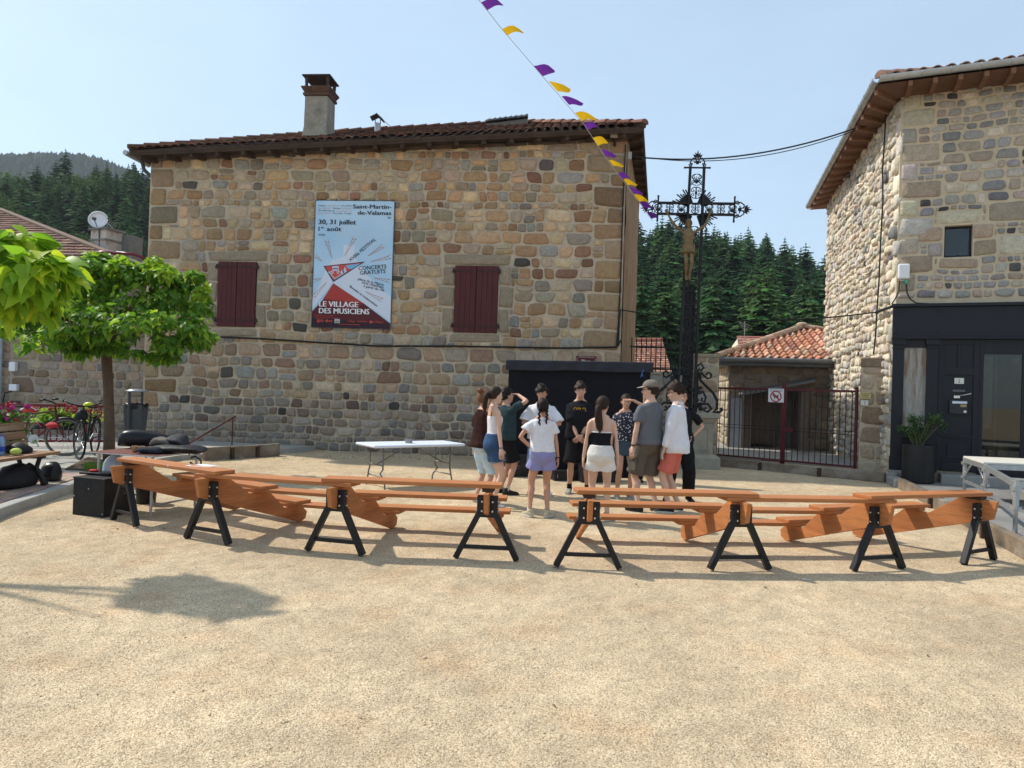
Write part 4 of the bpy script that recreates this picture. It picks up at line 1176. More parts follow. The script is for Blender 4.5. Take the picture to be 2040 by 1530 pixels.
# arms
uR = WX.uv(1463, 412)[0]; uL = -uR + 0.03
mb = MB()
mb = MB()
for zz in (zA0, zA1):
 for (a, b) in ((uL, -hw), (hw, uR)):
  mb.bar(WX.P(a, zz, 0.0), WX.P(b, zz, 0.0), 0.10, 0.04)
 mb.bar(WX.P(-hw, zz, -0.02), WX.P(hw, zz, -0.02), 0.06, 0.03)
mb.build('arm_rail', m_i, cross)
zc = (zA0 + zA1) / 2; hs = (zA1 - zA0) / 2 - 0.02
for sx in (-1, 1):
 for k in range(3):
  mb = MB(); scroll(mb, (sx * (hw + 0.16 + k * 0.26), zc), hs, (k + 1) % 2); mb.build('scroll_panel', m_i, cross)
mb = MB(); scroll(mb, (0, zc), hs, 0); mb.build('scroll_panel', m_i, cross)
def finial(origin, ax, side):
 """end ornament: cross bar, two C scrolls, spiked crown; ax = outward (u,v) direction"""
 mb = MB(); o = V((origin[0], origin[1], 0)); a = V((ax[0], ax[1], 0)); b = V((-ax[1], ax[0], 0))
 P = lambda s_, t: WX.P((o + a * s_ + b * t).x, (o + a * s_ + b * t).y, 0)
 mb.tube([P(0, -0.27), P(0, 0.27)], 0.020, 6); mb.ball(P(0, -0.28), 0.028, 6, 4); mb.ball(P(0, 0.28), 0.028, 6, 4)
 for s_ in (-1, 1):
  mb.tube([P(0.02, s_ * 0.17), P(0.07, s_ * 0.19), P(0.11, s_ * 0.15), P(0.09, s_ * 0.11), P(0.05, s_ * 0.13)], 0.014, 5)
  mb.tube([P(0.02, s_ * 0.14), P(0.14, s_ * 0.16), P(0.22, s_ * 0.10), P(0.20, s_ * 0.03), P(0.13, s_ * 0.03), P(0.12, s_ * 0.08)], 0.017, 5)
  mb.tube([P(0.10, 0), P(0.22, s_ * 0.05), P(0.28, s_ * 0.09)], 0.013, 5)
 mb.ball(P(0.12, 0), 0.045, 8, 5)
 for t in (-60, -30, 0, 30, 60):
  d = (math.cos(R(t)), math.sin(R(t))); L_ = 0.17 if t == 0 else 0.13
  mb.tube([P(0.24, 0), P(0.24 + d[0] * L_ * 0.5, d[1] * L_ * 0.5), P(0.24 + d[0] * L_, d[1] * L_)], [0.03, 0.022, 0.002], 5)
 mb.build('finial', m_i, cross)
finial((0, zTop), (0, 1), 0); finial((uR, zc), (1, 0), 0); finial((uL, zc), (-1, 0), 0)
# sunburst
mb = MB(); rs = random.Random(3)
for k in range(60):
 t = 2 * math.pi * (k + 0.5) / 60
 if abs(math.cos(t)) > 0.94 or abs(math.sin(t)) > 0.94: continue
 L_ = 0.44 + 0.05 * (k % 3) + rs.uniform(-0.02, 0.02)
 mb.bar(WX.P(math.cos(t) * 0.16, zc + math.sin(t) * 0.16, -0.06), WX.P(math.cos(t) * L_, zc + math.sin(t) * L_, -0.06), 0.022, 0.012, up=WX.n, w2=0.030)
for q_ in range(4):                                       # solid fans between shaft and arms
 a0, a1 = R(90 * q_ + 21), R(90 * q_ + 69); fan = [WX.P(math.cos(a0 + (a1 - a0) * j / 8) * r_, zc + math.sin(a0 + (a1 - a0) * j / 8) * r_, -0.062) for r_ in (0.20, 0.40) for j in range(9)]
 mb.add(fan, [(j, j + 1, j + 10, j + 9) for j in range(8)])
mb.build('sunburst', m_i, cross)
# scrolled feet on both sides, behind the plinth top
for sx in (-1, 1):
 mb = MB(); P = lambda a, b, w=0.0: WX.P(sx * a, zpl + b, w)
 mb.tube([P(0.20, 1.05), P(0.30, 1.12), P(0.36, 1.03), P(0.30, 0.95), P(0.25, 1.00)], 0.025, 6)
 mb.tube([P(0.42, 0.86), P(0.47, 0.92), P(0.54, 0.88), P(0.53, 0.80), P(0.46, 0.78), P(0.38, 0.84), P(0.30, 0.92)], 0.026, 6)
 mb.tube([P(0.28, 0.92), P(0.30, 0.74), P(0.42, 0.62), P(0.60, 0.46), P(0.70, 0.28), P(0.70, 0.10), P(0.62, 0.02), P(0.76, 0.02), P(0.82, 0.07), P(0.79, 0.12)], 0.034, 6)
 mb.tube([P(0.36, 0.50), P(0.44, 0.36), P(0.42, 0.24), P(0.34, 0.28), P(0.37, 0.34)], 0.025, 6)
 mb.tube([P(0.22, 0.12), P(0.34, 0.20), P(0.50, 0.20), P(0.58, 0.10), P(0.50, 0.02), P(0.40, 0.06), P(0.46, 0.12)], 0.028, 6)
 mb.tube([P(0.24, 0.0), P(0.24, 0.98)], 0.022, 6)
 rr = random.Random(9 + sx)
 for k in range(26):                                # cast vine leaves
  a, b = rr.uniform(0.02, 0.36), rr.uniform(0.05, 0.9)
  mb.ball(P(a, b, rr.uniform(-0.04, 0.10)), (rr.uniform(0.03, 0.07), 0.02, rr.uniform(0.03, 0.06)), 6, 4, rot=Matrix.Rotation(rr.uniform(0, 3), 3, 'Y') @ Matrix.Rotation(rr.uniform(-0.6, 0.6), 3, 'X'))
 mb.build('scrolled_bracket', m_i, cross)
# ---- gate and fence in maroon iron
gA = gp(1424, 917); gB = gp(1707, 944)
WG = Wall((gA.x, gA.y + 0.15), (gB.x, gB.y + 0.15))
m_mar = mat('maroon_gate_paint', (0.10, 0.014, 0.018), rough=0.5, var=0.2, vs=8)
m_bar = mat('dark_gate_bar', (0.022, 0.010, 0.012), rough=0.5, var=0.2)
gate = thing('iron_gate', 'maroon iron gate of thin vertical bars closing the alley, dog sign on it', 'gate', WG.A)
zt0 = WG.uv(1430, 773)[1]; zb0 = 0.14
gu = lambda px: WG.uv(px, 860)[0]
posts = [gu(1426), gu(1560), gu(1705)]
for k, u in enumerate(posts):
 mb = MB(); w_ = (0.07, 0.10, 0.06)[k]; mb.box(WG.P(u, (zt0 + 0.10) / 2 + 0.05, 0), (w_, 0.06, zt0 + (0.10 if k < 2 else 0.0)), rz=WG.ang())
 if k == 0: mb.lathe(WG.P(u, zt0 + 0.15, 0), [(0.025, 0), (0.03, 0.03), (0.002, 0.10)], 8)
 mb.build('post', m_mar, gate, bevel=0.004)
for zz, ww in ((zt0, 0.05), (zb0, 0.04)):
 mb = MB(); mb.bar(WG.P(posts[0], zz, 0), WG.P(posts[2], zz, 0), 0.04, ww); mb.build('rail', m_mar, gate)
zm = WG.uv(1560, 858)[1]
for dz in (0.0, 0.075):
 mb = MB(); mb.bar(WG.P(posts[0], zm + dz, 0), WG.P(posts[2], zm + dz, 0), 0.012, 0.012); mb.build('mid_rod', m_bar, gate)
for k in range(25):
 u = posts[0] + (posts[2] - posts[0]) * (k + 0.7) / 25.4
 if abs(u - posts[1]) < 0.08: continue
 mb = MB(); mb.tube([WG.P(u, zb0 + 0.02, 0), WG.P(u, zt0 - 0.02, 0)], 0.0095, 6); mb.build('bar', m_bar, gate)
mb = MB(); ul = gu(1562); zl_ = WG.uv(1570, 856)[1]
mb.box(WG.P(ul + 0.1, zl_, 0.02), (0.24, 0.05, 0.10), rz=WG.ang()); mb.box(WG.P(ul + 0.2, zl_, 0.06), (0.10, 0.02, 0.02), rz=WG.ang())
mb.build('lock_case', m_mar, gate)
mb = MB(); mb.bar(WG.P(posts[1] - 0.42, 0.13, 0.08), WG.P(posts[1] + 0.02, 0.13, 0.08), 0.22, 0.03); mb.build('kick_plate', m_mar, gate)
# dog sign
ds = MB(); (a, vt), (b, vb) = WG.uv(1533, 774), WG.uv(1563, 802)
ds.box(WG.P((a + b) / 2, (vt + vb) / 2, 0.06), (b - a, 0.012, vt - vb), rz=WG.ang())
sg = ds.build('prohibition_sign', mat('sign_white', (0.78, 0.78, 0.78), rough=0.4, var=0.02), None)
tag(sg, 'square white sign with a dog in a red prohibition ring, fixed on the maroon gate', 'sign')
cu_, cv_ = (a + b) / 2, vb + (vt - vb) * 0.43; rad = (b - a) * 0.37
mb = MB(); n = 40; vs = []
for j in range(n):
 t = 2 * math.pi * j / n
 for rr in (rad, rad * 0.80): vs.append(WG.P(cu_ + rr * math.cos(t), cv_ + rr * math.sin(t), 0.069))
mb.add(vs, [(2 * j, (2 * j + 2) % (2 * n), (2 * j + 3) % (2 * n), 2 * j + 1) for j in range(n)])
d_ = rad * 0.64
mb.add([WG.P(cu_ + x, cv_ + y, 0.0715) for x, y in ((-d_ - 0.012, d_ - 0.012), (-d_ + 0.012, d_ + 0.012), (d_ + 0.012, -d_ + 0.012), (d_ - 0.012, -d_ - 0.012))], [(0, 1, 2, 3)])
mb.build('red_ring', mat('sign_red', (0.42, 0.03, 0.04), rough=0.4, var=0), sg)
dog = [(-0.62, 0.18), (-0.40, 0.22), (-0.38, 0.42), (-0.30, 0.40), (-0.24, 0.20), (0.30, 0.16), (0.46, 0.40), (0.52, 0.38), (0.40, 0.08), (0.44, -0.45), (0.32, -0.45), (0.24, -0.14), (-0.12, -0.14), (-0.16, -0.45), (-0.28, -0.45), (-0.30, -0.02), (-0.42, 0.06), (-0.62, 0.08)]
mb = MB(); mb.add([WG.P(cu_ + x * rad, cv_ + y * rad, 0.0697) for x, y in dog], [tuple(range(len(dog)))]); mb.build('dog_symbol', m_black, sg)
mb = MB()
for k in range(2): mb.add([WG.P(a + 0.03 + x, vt - 0.035 - 0.03 * k + y, 0.0685) for x, y in ((0, 0), (b - a - 0.06, 0), (b - a - 0.06, 0.012), (0, 0.012))], [(0, 1, 2, 3)])
mb.build('text_line', mat('sign_blue_grey', (0.20, 0.24, 0.35)), sg)
# ---- pillar right of the gate with plaques
p2a, p2b = at(1711, 900, 15.6), at(1767, 900, 15.35)
wp2 = Wall((p2a.x, p2a.y), (p2b.x, p2b.y)); zp2 = at(1740, 712, 15.5).z
pil2 = thing('gate_pillar', 'brown stone gate pillar with number 1 plate against the right house', 'pillar', wp2.P(wp2.L / 2, 0, -0.3))
stone_block_thing(pil2, wp2, wp2.L, zp2 - 0.22, 0.55, [((0.29, 0.235, 0.165), 3), ((0.33, 0.28, 0.21), 2), ((0.25, 0.19, 0.12), 2)], 17.0, lambda v, r: r.uniform(0.28, 0.55), lambda h, r: r.uniform(0.26, 0.62), depth=0.02)
mb = MB(); mb.box(wp2.P(wp2.L / 2, zp2 - 0.11, -0.27), (wp2.L + 0.03, 0.60, 0.22), rz=wp2.ang(), tint=(0.21, 0.165, 0.125)); mb.build('cap_stone', m_stone, pil2, bevel=0.03)
def plate(nm, px0, py0, px1, py1, mt, label, cat, w=0.05):
 (a, vt), (b, vb) = wp2.uv(px0, py0), wp2.uv(px1, py1)
 mb = MB(); mb.box(wp2.P((a + b) / 2, (vt + vb) / 2, w), (b - a, 0.014, vt - vb), rz=wp2.ang())
 o = mb.build(nm, mt, None, bevel=0.003); tag(o, label, cat); return o, a, b, vb, vt
o, a, b, vb, vt = plate('wall_plaque', 1713, 781, 1735, 795, mat('yellow_plaque', (0.52, 0.42, 0.20), rough=0.5, var=0.08), 'small ochre plaque above the number 1 plate on the gate pillar', 'plaque')
for k, L_ in enumerate((0.8, 0.6, 0.55)):
 mb = MB(); vv = vt - (vt - vb) * (0.25 + 0.25 * k); um = (a + b) / 2; h_ = (b - a) * L_ / 2
 n_ = 7
 for j in range(n_): mb.add([wp2.P(um - h_ + 2 * h_ * (j + x) / n_, vv + y, 0.0585) for x, y in ((0.1, -0.008), (0.8, -0.008), (0.8, 0.008), (0.1, 0.008))], [(0, 1, 2, 3)])
 mb.build('text_line', mat('plaque_brown', (0.12, 0.08, 0.04)), o)
o, a, b, vb, vt = plate('house_number', 1715, 797, 1730, 808, mat('number_cream', (0.66, 0.65, 0.60), rough=0.4, var=0.04), 'cream plate with the number 1 on the gate pillar', 'number plate')
wall_text('1', wp2, (a + b) / 2, vb + 0.025, 0.09, 0.0585, m_black, o, 'number', align='C')
# ---- timber kerbs along gate and terrace, posts
def timber_run(p, q, n, h, t, label, post=True, zc=0.0, group=None):
 root = thing('timber_kerb', label, 'kerb', (p + q) / 2, group=group)
 d = (q - p) / n
 for k in range(n):
  mb = MB(); a, b = p + d * k + d.normalized() * 0.012, p + d * (k + 1) - d.normalized() * 0.012
  mb.bar(a + V((0, 0, zc + h / 2)), b + V((0, 0, zc + h / 2 + random.Random(k).uniform(-0.01, 0.01))), t, h)
  mb.build('timber', m_oldwood, root, bevel=0.012)
  if post and k:
   c = p + d * k; mb = MB(); nn = V((d.y, -d.x, 0)).normalized()
   mb.box(c + nn * (t / 2 + 0.03) + V((0, 0, zc + h * 0.46)), (0.07, 0.06, h * 0.95), rz=math.atan2(d.y, d.x)); mb.build('stake', m_darkwood, root, bevel=0.005)
 return root
gA2 = gp(1411, 927); gB2 = gp(1766, 962)
timber_run(V((gA2.x, gA2.y + 0.05, 0)), V((gB2.x, gB2.y + 0.03, 0)), 3, 0.19, 0.10, 'weathered timber kerb lying along the foot of the maroon gate')
dR = (bR1 - bR0).normalized()
timber_run(bR0 + dR * 0.9 + V((0.06, 0, 0)), bR1 + dR * 1.2 + V((0.06, 0, 0)), 3, 0.20, 0.10, 'long weathered timber kerb edging the terrace on the right')
mb = MB(); mb.box(bR0 + dR * 0.42 + V((0.08, 0, 0.06)), (0.22, 0.8, 0.20), rz=math.atan2(dR.y, dR.x) + R(90)); mb.box(bR0 + V((0.12, 0.10, 0.09)), (0.22, 0.3, 0.24), rz=R(-20))
o = mb.build('corner_stone', m_stonegrey, None, bevel=0.04); tag(o, 'grey block stones at the corner of the terrace below the planter', 'stone')
# ---- small house with canal tiles behind the gate
PAL_CANAL = [((0.52, 0.25, 0.16), 4), ((0.46, 0.21, 0.14), 4), ((0.56, 0.33, 0.23), 3), ((0.36, 0.18, 0.13), 2), ((0.50, 0.37, 0.29), 1.5)]
def small_house():
 e0, e1 = at(1440, 714, 21.6), at(1640, 709, 21.0)
 w0, w1 = at(1452, 800, 22.0), at(1660, 800, 21.4)
 ws = Wall((w0.x, w0.y), (w1.x, w1.y)); ze = e0.z
 root = thing('tiled_outbuilding', 'small stone outbuilding with orange canal tile roof behind the gate', 'outbuilding', w0)
 mb = MB(); z1 = ze + 0.05
 # opening: door left, dark porch on the right
 uo0, uo1 = ws.uv(1497, 800)[0], ws.uv(1592, 800)[0]; vo = ws.uv(1540, 778)[1]
 ud0, ud1 = ws.uv(1456, 800)[0], ws.uv(1478, 800)[0]; vd = ws.uv(1467, 793)[1]
 P = ws.P
 def rect(u0, u1, v0, v1, w=0.0): mb.add([P(u0, v0, w), P(u1, v0, w), P(u1, v1, w), P(u0, v1, w)], [(0, 1, 2, 3)])
 rect(-0.02, uo0, -0.1, z1); rect(uo0, uo1, vo, z1); rect(uo1, ws.L, -0.1, z1)
 for (p, q) in (((uo0, -0.1), (uo0, vo)), ((uo0, vo), (uo1, vo)), ((uo1, vo), (uo1, -0.1))):
  mb.add([P(*p), P(*q), P(q[0], q[1], -1.2), P(p[0], p[1], -1.2)], [(0, 1, 2, 3)])
 rect(uo0 - 0.3, uo1 + 0.3, -0.1, vo + 0.3, -1.2)
 mb.add([P(-0.02, -0.1), P(-0.02, z1), P(-0.02, z1, -4), P(-0.02, -0.1, -4)], [(0, 1, 2, 3)])
 mb.build('wall', mat('shaded_mortar', (0.24, 0.21, 0.17), rough=0.95, var=0.2, vs=2, bump=0.5, bs=25), root)  # darker mortar with shade put into its colour
 rg = random.Random(6)
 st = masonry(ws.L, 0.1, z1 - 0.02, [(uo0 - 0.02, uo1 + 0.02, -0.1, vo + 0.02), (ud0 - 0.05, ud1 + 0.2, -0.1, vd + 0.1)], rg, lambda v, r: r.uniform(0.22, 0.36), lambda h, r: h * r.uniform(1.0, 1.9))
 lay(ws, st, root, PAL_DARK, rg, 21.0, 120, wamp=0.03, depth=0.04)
 w2 = Wall(ws.P(-0.02, 0, -4.0), ws.P(-0.02, 0, 0))
 st = masonry(4.0, 0.1, z1 - 0.02, [], rg, lambda v, r: r.uniform(0.2, 0.34), lambda h, r: h * r.uniform(1.0, 1.7))
 lay(w2, st, root, [((0.40, 0.34, 0.25), 2), ((0.34, 0.30, 0.24), 2)], rg, 23.0, 30, wamp=0.03, depth=0.04)
 d = MB(); d.box(ws.P((ud0 + ud1) / 2, vd / 2 + 0.04, 0.10), (ud1 - ud0, 0.05, vd - 0.08), rz=ws.ang() + R(-12)); d.build('door', mat('pale_grey_door', (0.33, 0.35, 0.38), rough=0.6, var=0.15, vs=3), root)
 d = MB()
 for u in (uo0 - 0.14, uo1 + 0.14, ud1 + 0.16): d.box(ws.P(u, vo / 2, 0.05), (0.24, 0.16, vo), rz=ws.ang())
 d.box(ws.P((uo0 + uo1) / 2, vo + 0.12, 0.05), (uo1 - uo0 + 0.5, 0.16, 0.22), rz=ws.ang()); d.build('door_surround', mat('brown_stone_trim', (0.20, 0.165, 0.135), rough=0.9, var=0.2, vs=5, bump=0.3), root, bevel=0.02)
 d = MB(); u = uo0 + (uo1 - uo0) * 0.55
 d.box(ws.P(u, vo / 2, -0.5), (0.06, 0.06, vo), rz=ws.ang()); d.box(ws.P((u + uo0) / 2, vo * 0.55, -0.52), (u - uo0, 0.02, vo * 0.9), rz=ws.ang()); d.build('inner_screen', mat('brown_partition', (0.13, 0.10, 0.08), rough=0.9), root)
 # roof: hip with canal tiles; eave from e0 to e1
 ap = at(1597, 656, 25.2); ue = (e1 - e0); ue.z = 0; ue.normalize()
 e1x = e0 + ue * 4.6; e1x.z = ze
 e0 = V((e0.x, e0.y, ze)) - ue * 0.15
 bkl = at(1421, 716, 26.0)
 bkl = V((bkl.x, bkl.y, ze))
 apR = ap + ue * 3.0; apR.z = ap.z - 0.35
 sb = MB(); dn = V((0, 0, -0.08))
 sb.add([e0 + dn, e1x + dn, ap + dn, bkl + dn, apR + dn, e0 + dn * 2.5, e1x + dn * 2.5, bkl + dn * 2.5], [(0, 1, 4, 2), (3, 0, 2), (0, 5, 6, 1), (3, 7, 5, 0), (5, 7, 6)])
 rf = sb.build('roof', mat('grey_eave', (0.10, 0.105, 0.11), rough=0.6), root)
 nrm = ue.cross(ap - e0).normalized()
 if nrm.z < 0: nrm = -nrm
 sl = nrm.cross(ue).normalized()
 if sl.z < 0: sl = -sl
 Sl = (ap - e0).dot(sl); lx = (ap - e0).dot(ue)
 pitch = 0.235; rows = int(Sl / 0.36) + 1
 for r_ in range(rows):
  for c in range(int(4.6 / pitch)):
   u = (c + 0.5) * pitch; s0 = r_ * 0.36; s1 = min(s0 + 0.44, Sl)
   lim = lx * (s0 + 0.2) / Sl
   if u < lim or s0 > Sl - 0.1: continue
   t = pick(PAL_CANAL, rg); mb = MB(); vs = []
   jit = rg.uniform(-0.012, 0.012)
   for (s_, h, sc) in ((s0, 0.06, 1.0), (s1, 0.015, 0.82)):
    for j in range(9):
     x = -0.5 + j / 8; hh = 0.055 * math.cos(x * 2 * math.pi)
     vs.append(e0 + ue * (u + x * pitch * 1.04 + jit) + sl * s_ + nrm * (hh + h))
   lo = [p - nrm * 0.02 for p in vs[:9]]
   mb.add(vs + lo, [(j, j + 1, j + 10, j + 9) for j in range(8)] + [(18 + j, 18 + j + 1, j + 1, j) for j in range(8)], t)
   mb.build('canal_tile', m_tile, rf, smooth=True)
 def hip(a, b, n, r_):
  d = (b - a) / n
  for k in range(n):
   p, q = a + d * (k - 0.08), a + d * (k + 1.02); mb = MB(); vs = []
   sd = d.cross(V((0, 0, 1))).normalized(); uv_ = sd.cross(d).normalized()
   for (o, rr) in ((p, r_), (q, r_ * 0.86)):
    for j in range(7):
     t = math.pi * j / 6; vs.append(o + sd * math.cos(t) * rr + uv_ * (math.sin(t) * rr + 0.02))
   mb.add(vs, [(j, j + 1, j + 8, j + 7) for j in range(6)] + [(6, 5, 4, 3, 2, 1, 0)], pick([((0.46, 0.33, 0.24), 2), ((0.40, 0.27, 0.19), 2)], rg)); mb.build('hip_tile', m_tile, rf)
 hip(e0 + V((0, 0, 0.03)), ap + V((0, 0, 0.05)), 13, 0.14); hip(ap + V((0, 0, 0.05)), apR, 7, 0.14)
 k = MB(); k.ball(ap + V((0, 0, 0.16)), (0.2, 0.2, 0.10), 10, 5); k.build('apex_mortar', mat('pale_mortar', (0.42, 0.34, 0.25), rough=0.95, bump=0.4), rf)
 gt = MB(); gt.tube([bkl + V((-0.05, 0, -0.03)), e0 + V((-0.06, -0.06, -0.03)), e1x + V((0, -0.08, -0.03))], 0.075, 8); gt.build('gutter', mat('grey_gutter', (0.14, 0.15, 0.16), rough=0.5, metal=0.3), rf)
 dp = MB(); p = e0 + V((0.10, 0.1, -0.1)); dp.tube([p, p + V((0.02, 0.25, -0.3)), V((p.x + 0.02, p.y + 0.25, 0.9)), V((p.x + 0.02, p.y + 0.2, 0.2))], 0.04, 8); dp.build('downpipe', m_zinc, rf)
 # lean-to roof in front of the porch
 a, b, c, d4 = at(1470, 786, 21.3), at(1625, 757, 20.8), at(1628, 745, 22.0), at(1480, 772, 22.2)
 mb = MB(); mb.add([a, b, c, d4] + [p + V((0, 0, -0.06)) for p in (a, b, c, d4)], [(0, 1, 2, 3), (7, 6, 5, 4), (0, 4, 5, 1), (1, 5, 6, 2), (2, 6, 7, 3), (3, 7, 4, 0)])
 mb.build('lean_to_roof', mat('slate_grey', (0.13, 0.135, 0.14), rough=0.8, var=0.2, vs=5), root)
small_house()
# alley floor behind the gate
mb = MB(); a, b = gp(1424, 913), gp(1712, 938)
mb.prism([V((a.x - 0.2, a.y + 0.25, -0.02)), V((b.x + 0.4, b.y + 0.3, -0.02)), V((11, 23.5, -0.02)), V((5.2, 24, -0.02))], (0, 0, 0.09)); o = mb.build('alley_paving', m_stonegrey); o['kind'] = 'structure'
# ---- roofs further back in the gap
def far_house(name, label, poly_roof, wall_quad, rows, cols, pal, wallcol, nrow=0.0):
 root = thing(name, label, 'house', V((wall_quad[0].x, wall_quad[0].y, 0)))
 mb = MB(); b = wall_quad[1] - wall_quad[0]; dep = V((-b.y, b.x, 0)).normalized() * 5
 p = wall_quad
 mb.add([V((q.x, q.y, -1)) for q in (p[0], p[1], p[1] + dep, p[0] + dep)] + [p[0], p[1], p[1] + dep, p[0] + dep], [(0, 1, 5, 4), (1, 2, 6, 5), (2, 3, 7, 6), (3, 0, 4, 7)])
 mb.build('wall', mat(name + '_wall', wallcol, rough=0.9, var=0.1), root)
 rg = random.Random(len(label)); mb = MB()
 A, B, C_, D_ = poly_roof                       # eave left, eave right, ridge right, ridge left
 nrm = (B - A).cross(D_ - A).normalized()
 if nrm.y > 0: nrm = -nrm
 for r_ in range(rows):
  for c in range(cols):
   q = []
   for (x, y) in ((0.03, 0), (0.97, 0), (0.97, 1.08), (0.03, 1.08)):
    fx, fy = (c + x) / cols, min(1, (r_ + y) / rows)
    q.append(A.lerp(B, fx).lerp(D_.lerp(C_, fx), fy) + nrm * (0.05 if y == 0 else 0.015))
   mb.add(q, [(0, 1, 2, 3)], pick(pal, rg))
 mb.add([p_ - nrm * 0.02 for p_ in poly_roof], [(0, 1, 2, 3)], (0.16, 0.08, 0.06))
 rf = mb.build('roof_tiles', m_tile, root, kind='stuff')
 rd = MB(); rd.tube([D_, C_], 0.12, 6, tint=(0.3, 0.12, 0.09)); rd.build('ridge', m_tile, root)
 return root
PAL_RED = [((0.42, 0.20, 0.14), 3), ((0.36, 0.17, 0.12), 3), ((0.50, 0.27, 0.19), 2), ((0.32, 0.17, 0.13), 1)]
far_house('red_roof_house', 'house with steep orange red tiled roof behind the iron railing', [at(1180, 742, 30), at(1338, 742, 30), at(1319, 678, 32), at(1180, 678, 32)], [at(1180, 742, 30.2), at(1338, 742, 30.2)], 15, 26, PAL_RED, (0.5, 0.45, 0.38))
far_house('brick_red_house', 'sliver of a red tiled roof seen between pillar and outbuilding', [at(1395, 800, 27), at(1450, 800, 27), at(1450, 728, 28.5), at(1395, 728, 28.5)], [at(1395, 800, 27.2), at(1450, 800, 27.2)], 15, 9, PAL_RED, (0.4, 0.35, 0.3))
g = far_house('cream_gable_house', 'cream house with small red roof showing above the outbuilding roof', [at(1472, 692, 38), at(1560, 700, 37), at(1560, 675, 40), at(1468, 673, 41)], [at(1462, 692, 38.2), at(1560, 700, 37.2)], 6, 10, PAL_RED, (0.55, 0.48, 0.36))
mb = MB(); mb.add([at(1460, 698, 37.8), at(1472, 694, 37.8), at(1469, 675, 40), at(1458, 690, 40)], [(0, 1, 2, 3)]); mb.build('gable', mat('cream_render', (0.55, 0.48, 0.36), rough=0.9), g)
mb = MB(); p = at(1483, 675, 40); mb.tube([p, p + V((0, 0, 1.0))], 0.02, 5)
for k in range(4): mb.tube([p + V((-0.35 + 0.05 * k, 0, 0.95 - 0.1 * k)), p + V((0.3 - 0.05 * k, 0, 0.75 - 0.1 * k))], 0.012, 4)
mb.build('aerial', mat('aerial_grey', (0.3, 0.3, 0.3)), g)
# ================================================================== hills and forest
rgf = random.Random(77)
def smooth(t): t = max(0.0, min(1.0, t)); return t * t * (3 - 2 * t)
def hill_z(x, y):
 """wooded slope behind the village: rises from Y=45 to a crest near Y=125; higher on the left"""
 a = x / max(y, 1.0)
 left = smooth((-a - 0.15) / 0.35)
 right = 20.8 - 6.8 * smooth((a - 0.26) / 0.26) + 1.2 * noise.noise(V((a * 9, 2.0, 0)))
 top = right * (1 - left) + (28.3 + 1.4 * noise.noise(V((a * 7, 5.0, 0)))) * left
 t = (y - 42) / 85.0
 z = top * smooth(t) if y < 127 else top * (1 - 0.3 * smooth((y - 127) / 60))
 return z + 0.7 * noise.noise(V((x * 0.06, y * 0.06, 0)))
m_forestfloor = mat('forest_floor', (0.020, 0.033, 0.014), rough=1.0, var=0.4, vs=0.4, bump=0.6, bs=2, bdist=0.3)
def hills():
 nx, ny = 100, 44; vs = []
 for j in range(ny + 1):
  y = 40 + 160 * j / ny
  for i in range(nx + 1):
   x = (-1.15 + 2.3 * i / nx) * y
   vs.append((x, y, hill_z(x, y) - (0.6 if j else 1.5)))
 fs = [(j * (nx + 1) + i, j * (nx + 1) + i + 1, (j + 1) * (nx + 1) + i + 1, (j + 1) * (nx + 1) + i) for j in range(ny) for i in range(nx)]
 me = bpy.data.meshes.new('wooded_hill'); me.from_pydata(vs, [], fs); me.materials.append(m_forestfloor)
 o = link_mesh('wooded_hill', me); o['kind'] = 'structure'
 # far ridge, half a kilometre away
 vs = []; nx, ny = 160, 26
 def fz(x, y):
  a = x / y
  k = 0.292 + 0.010 * noise.noise(V((a * 6, 1.1, 0))) - 0.10 * smooth((a + 0.62) / 0.30) - 0.15 * smooth((a + 0.2) / 0.5)
  return k * 620 * smooth((y - 330) / 290) + 3 * noise.noise(V((x * 0.02, y * 0.02, 3)))
 for j in range(ny + 1):
  y = 330 + 420 * j / ny
  for i in range(nx + 1):
   x = (-1.3 + 2.2 * i / nx) * y; vs.append((x, y, fz(x, y)))
 fs = [(j * (nx + 1) + i, j * (nx + 1) + i + 1, (j + 1) * (nx + 1) + i + 1, (j + 1) * (nx + 1) + i) for j in range(ny) for i in range(nx)]
 me = bpy.data.meshes.new('far_ridge'); me.from_pydata(vs, [], fs); me.materials.append(m_forestfloor)
 o = link_mesh('far_ridge', me); o['kind'] = 'structure'
 # far woods on it: one mass of small crowns
 mb = MB(); rg = random.Random(2)
 for k in range(3400):
  y = rg.uniform(470, 640); x = -rg.uniform(0.44, 0.80) * y; z = fz(x, y)
  h = rg.uniform(6, 11); r_ = h * rg.uniform(0.28, 0.42); n = 6
  g = rg.uniform(0.7, 1.2); t = (0.026 * g, 0.050 * g, 0.022 * g)
  ring = [V((x + math.cos(2 * math.pi * j / n) * r_ * rg.uniform(0.7, 1.2), y + math.sin(2 * math.pi * j / n) * r_ * rg.uniform(0.7, 1.2), z + h * rg.uniform(0.15, 0.35))) for j in range(n)]
  r2 = [V((x, y, z + h * 0.7)) + (p - V((x, y, p.z))) * 0.5 for p in ring]
  b = len(mb.v); mb.add(ring + r2 + [V((x, y, z + h))], [(j, (j + 1) % n, n + (j + 1) % n, n + j) for j in range(n)] + [(n + j, n + (j + 1) % n, 2 * n) for j in range(n)], t)
 o = mb.build('far_woods', mat('far_foliage', tint=True, rough=1.0, var=0.2, vs=0.3), None)
 tag(o, 'distant bluish wooded ridge line at the far left', 'woods', kind='stuff')
hills()
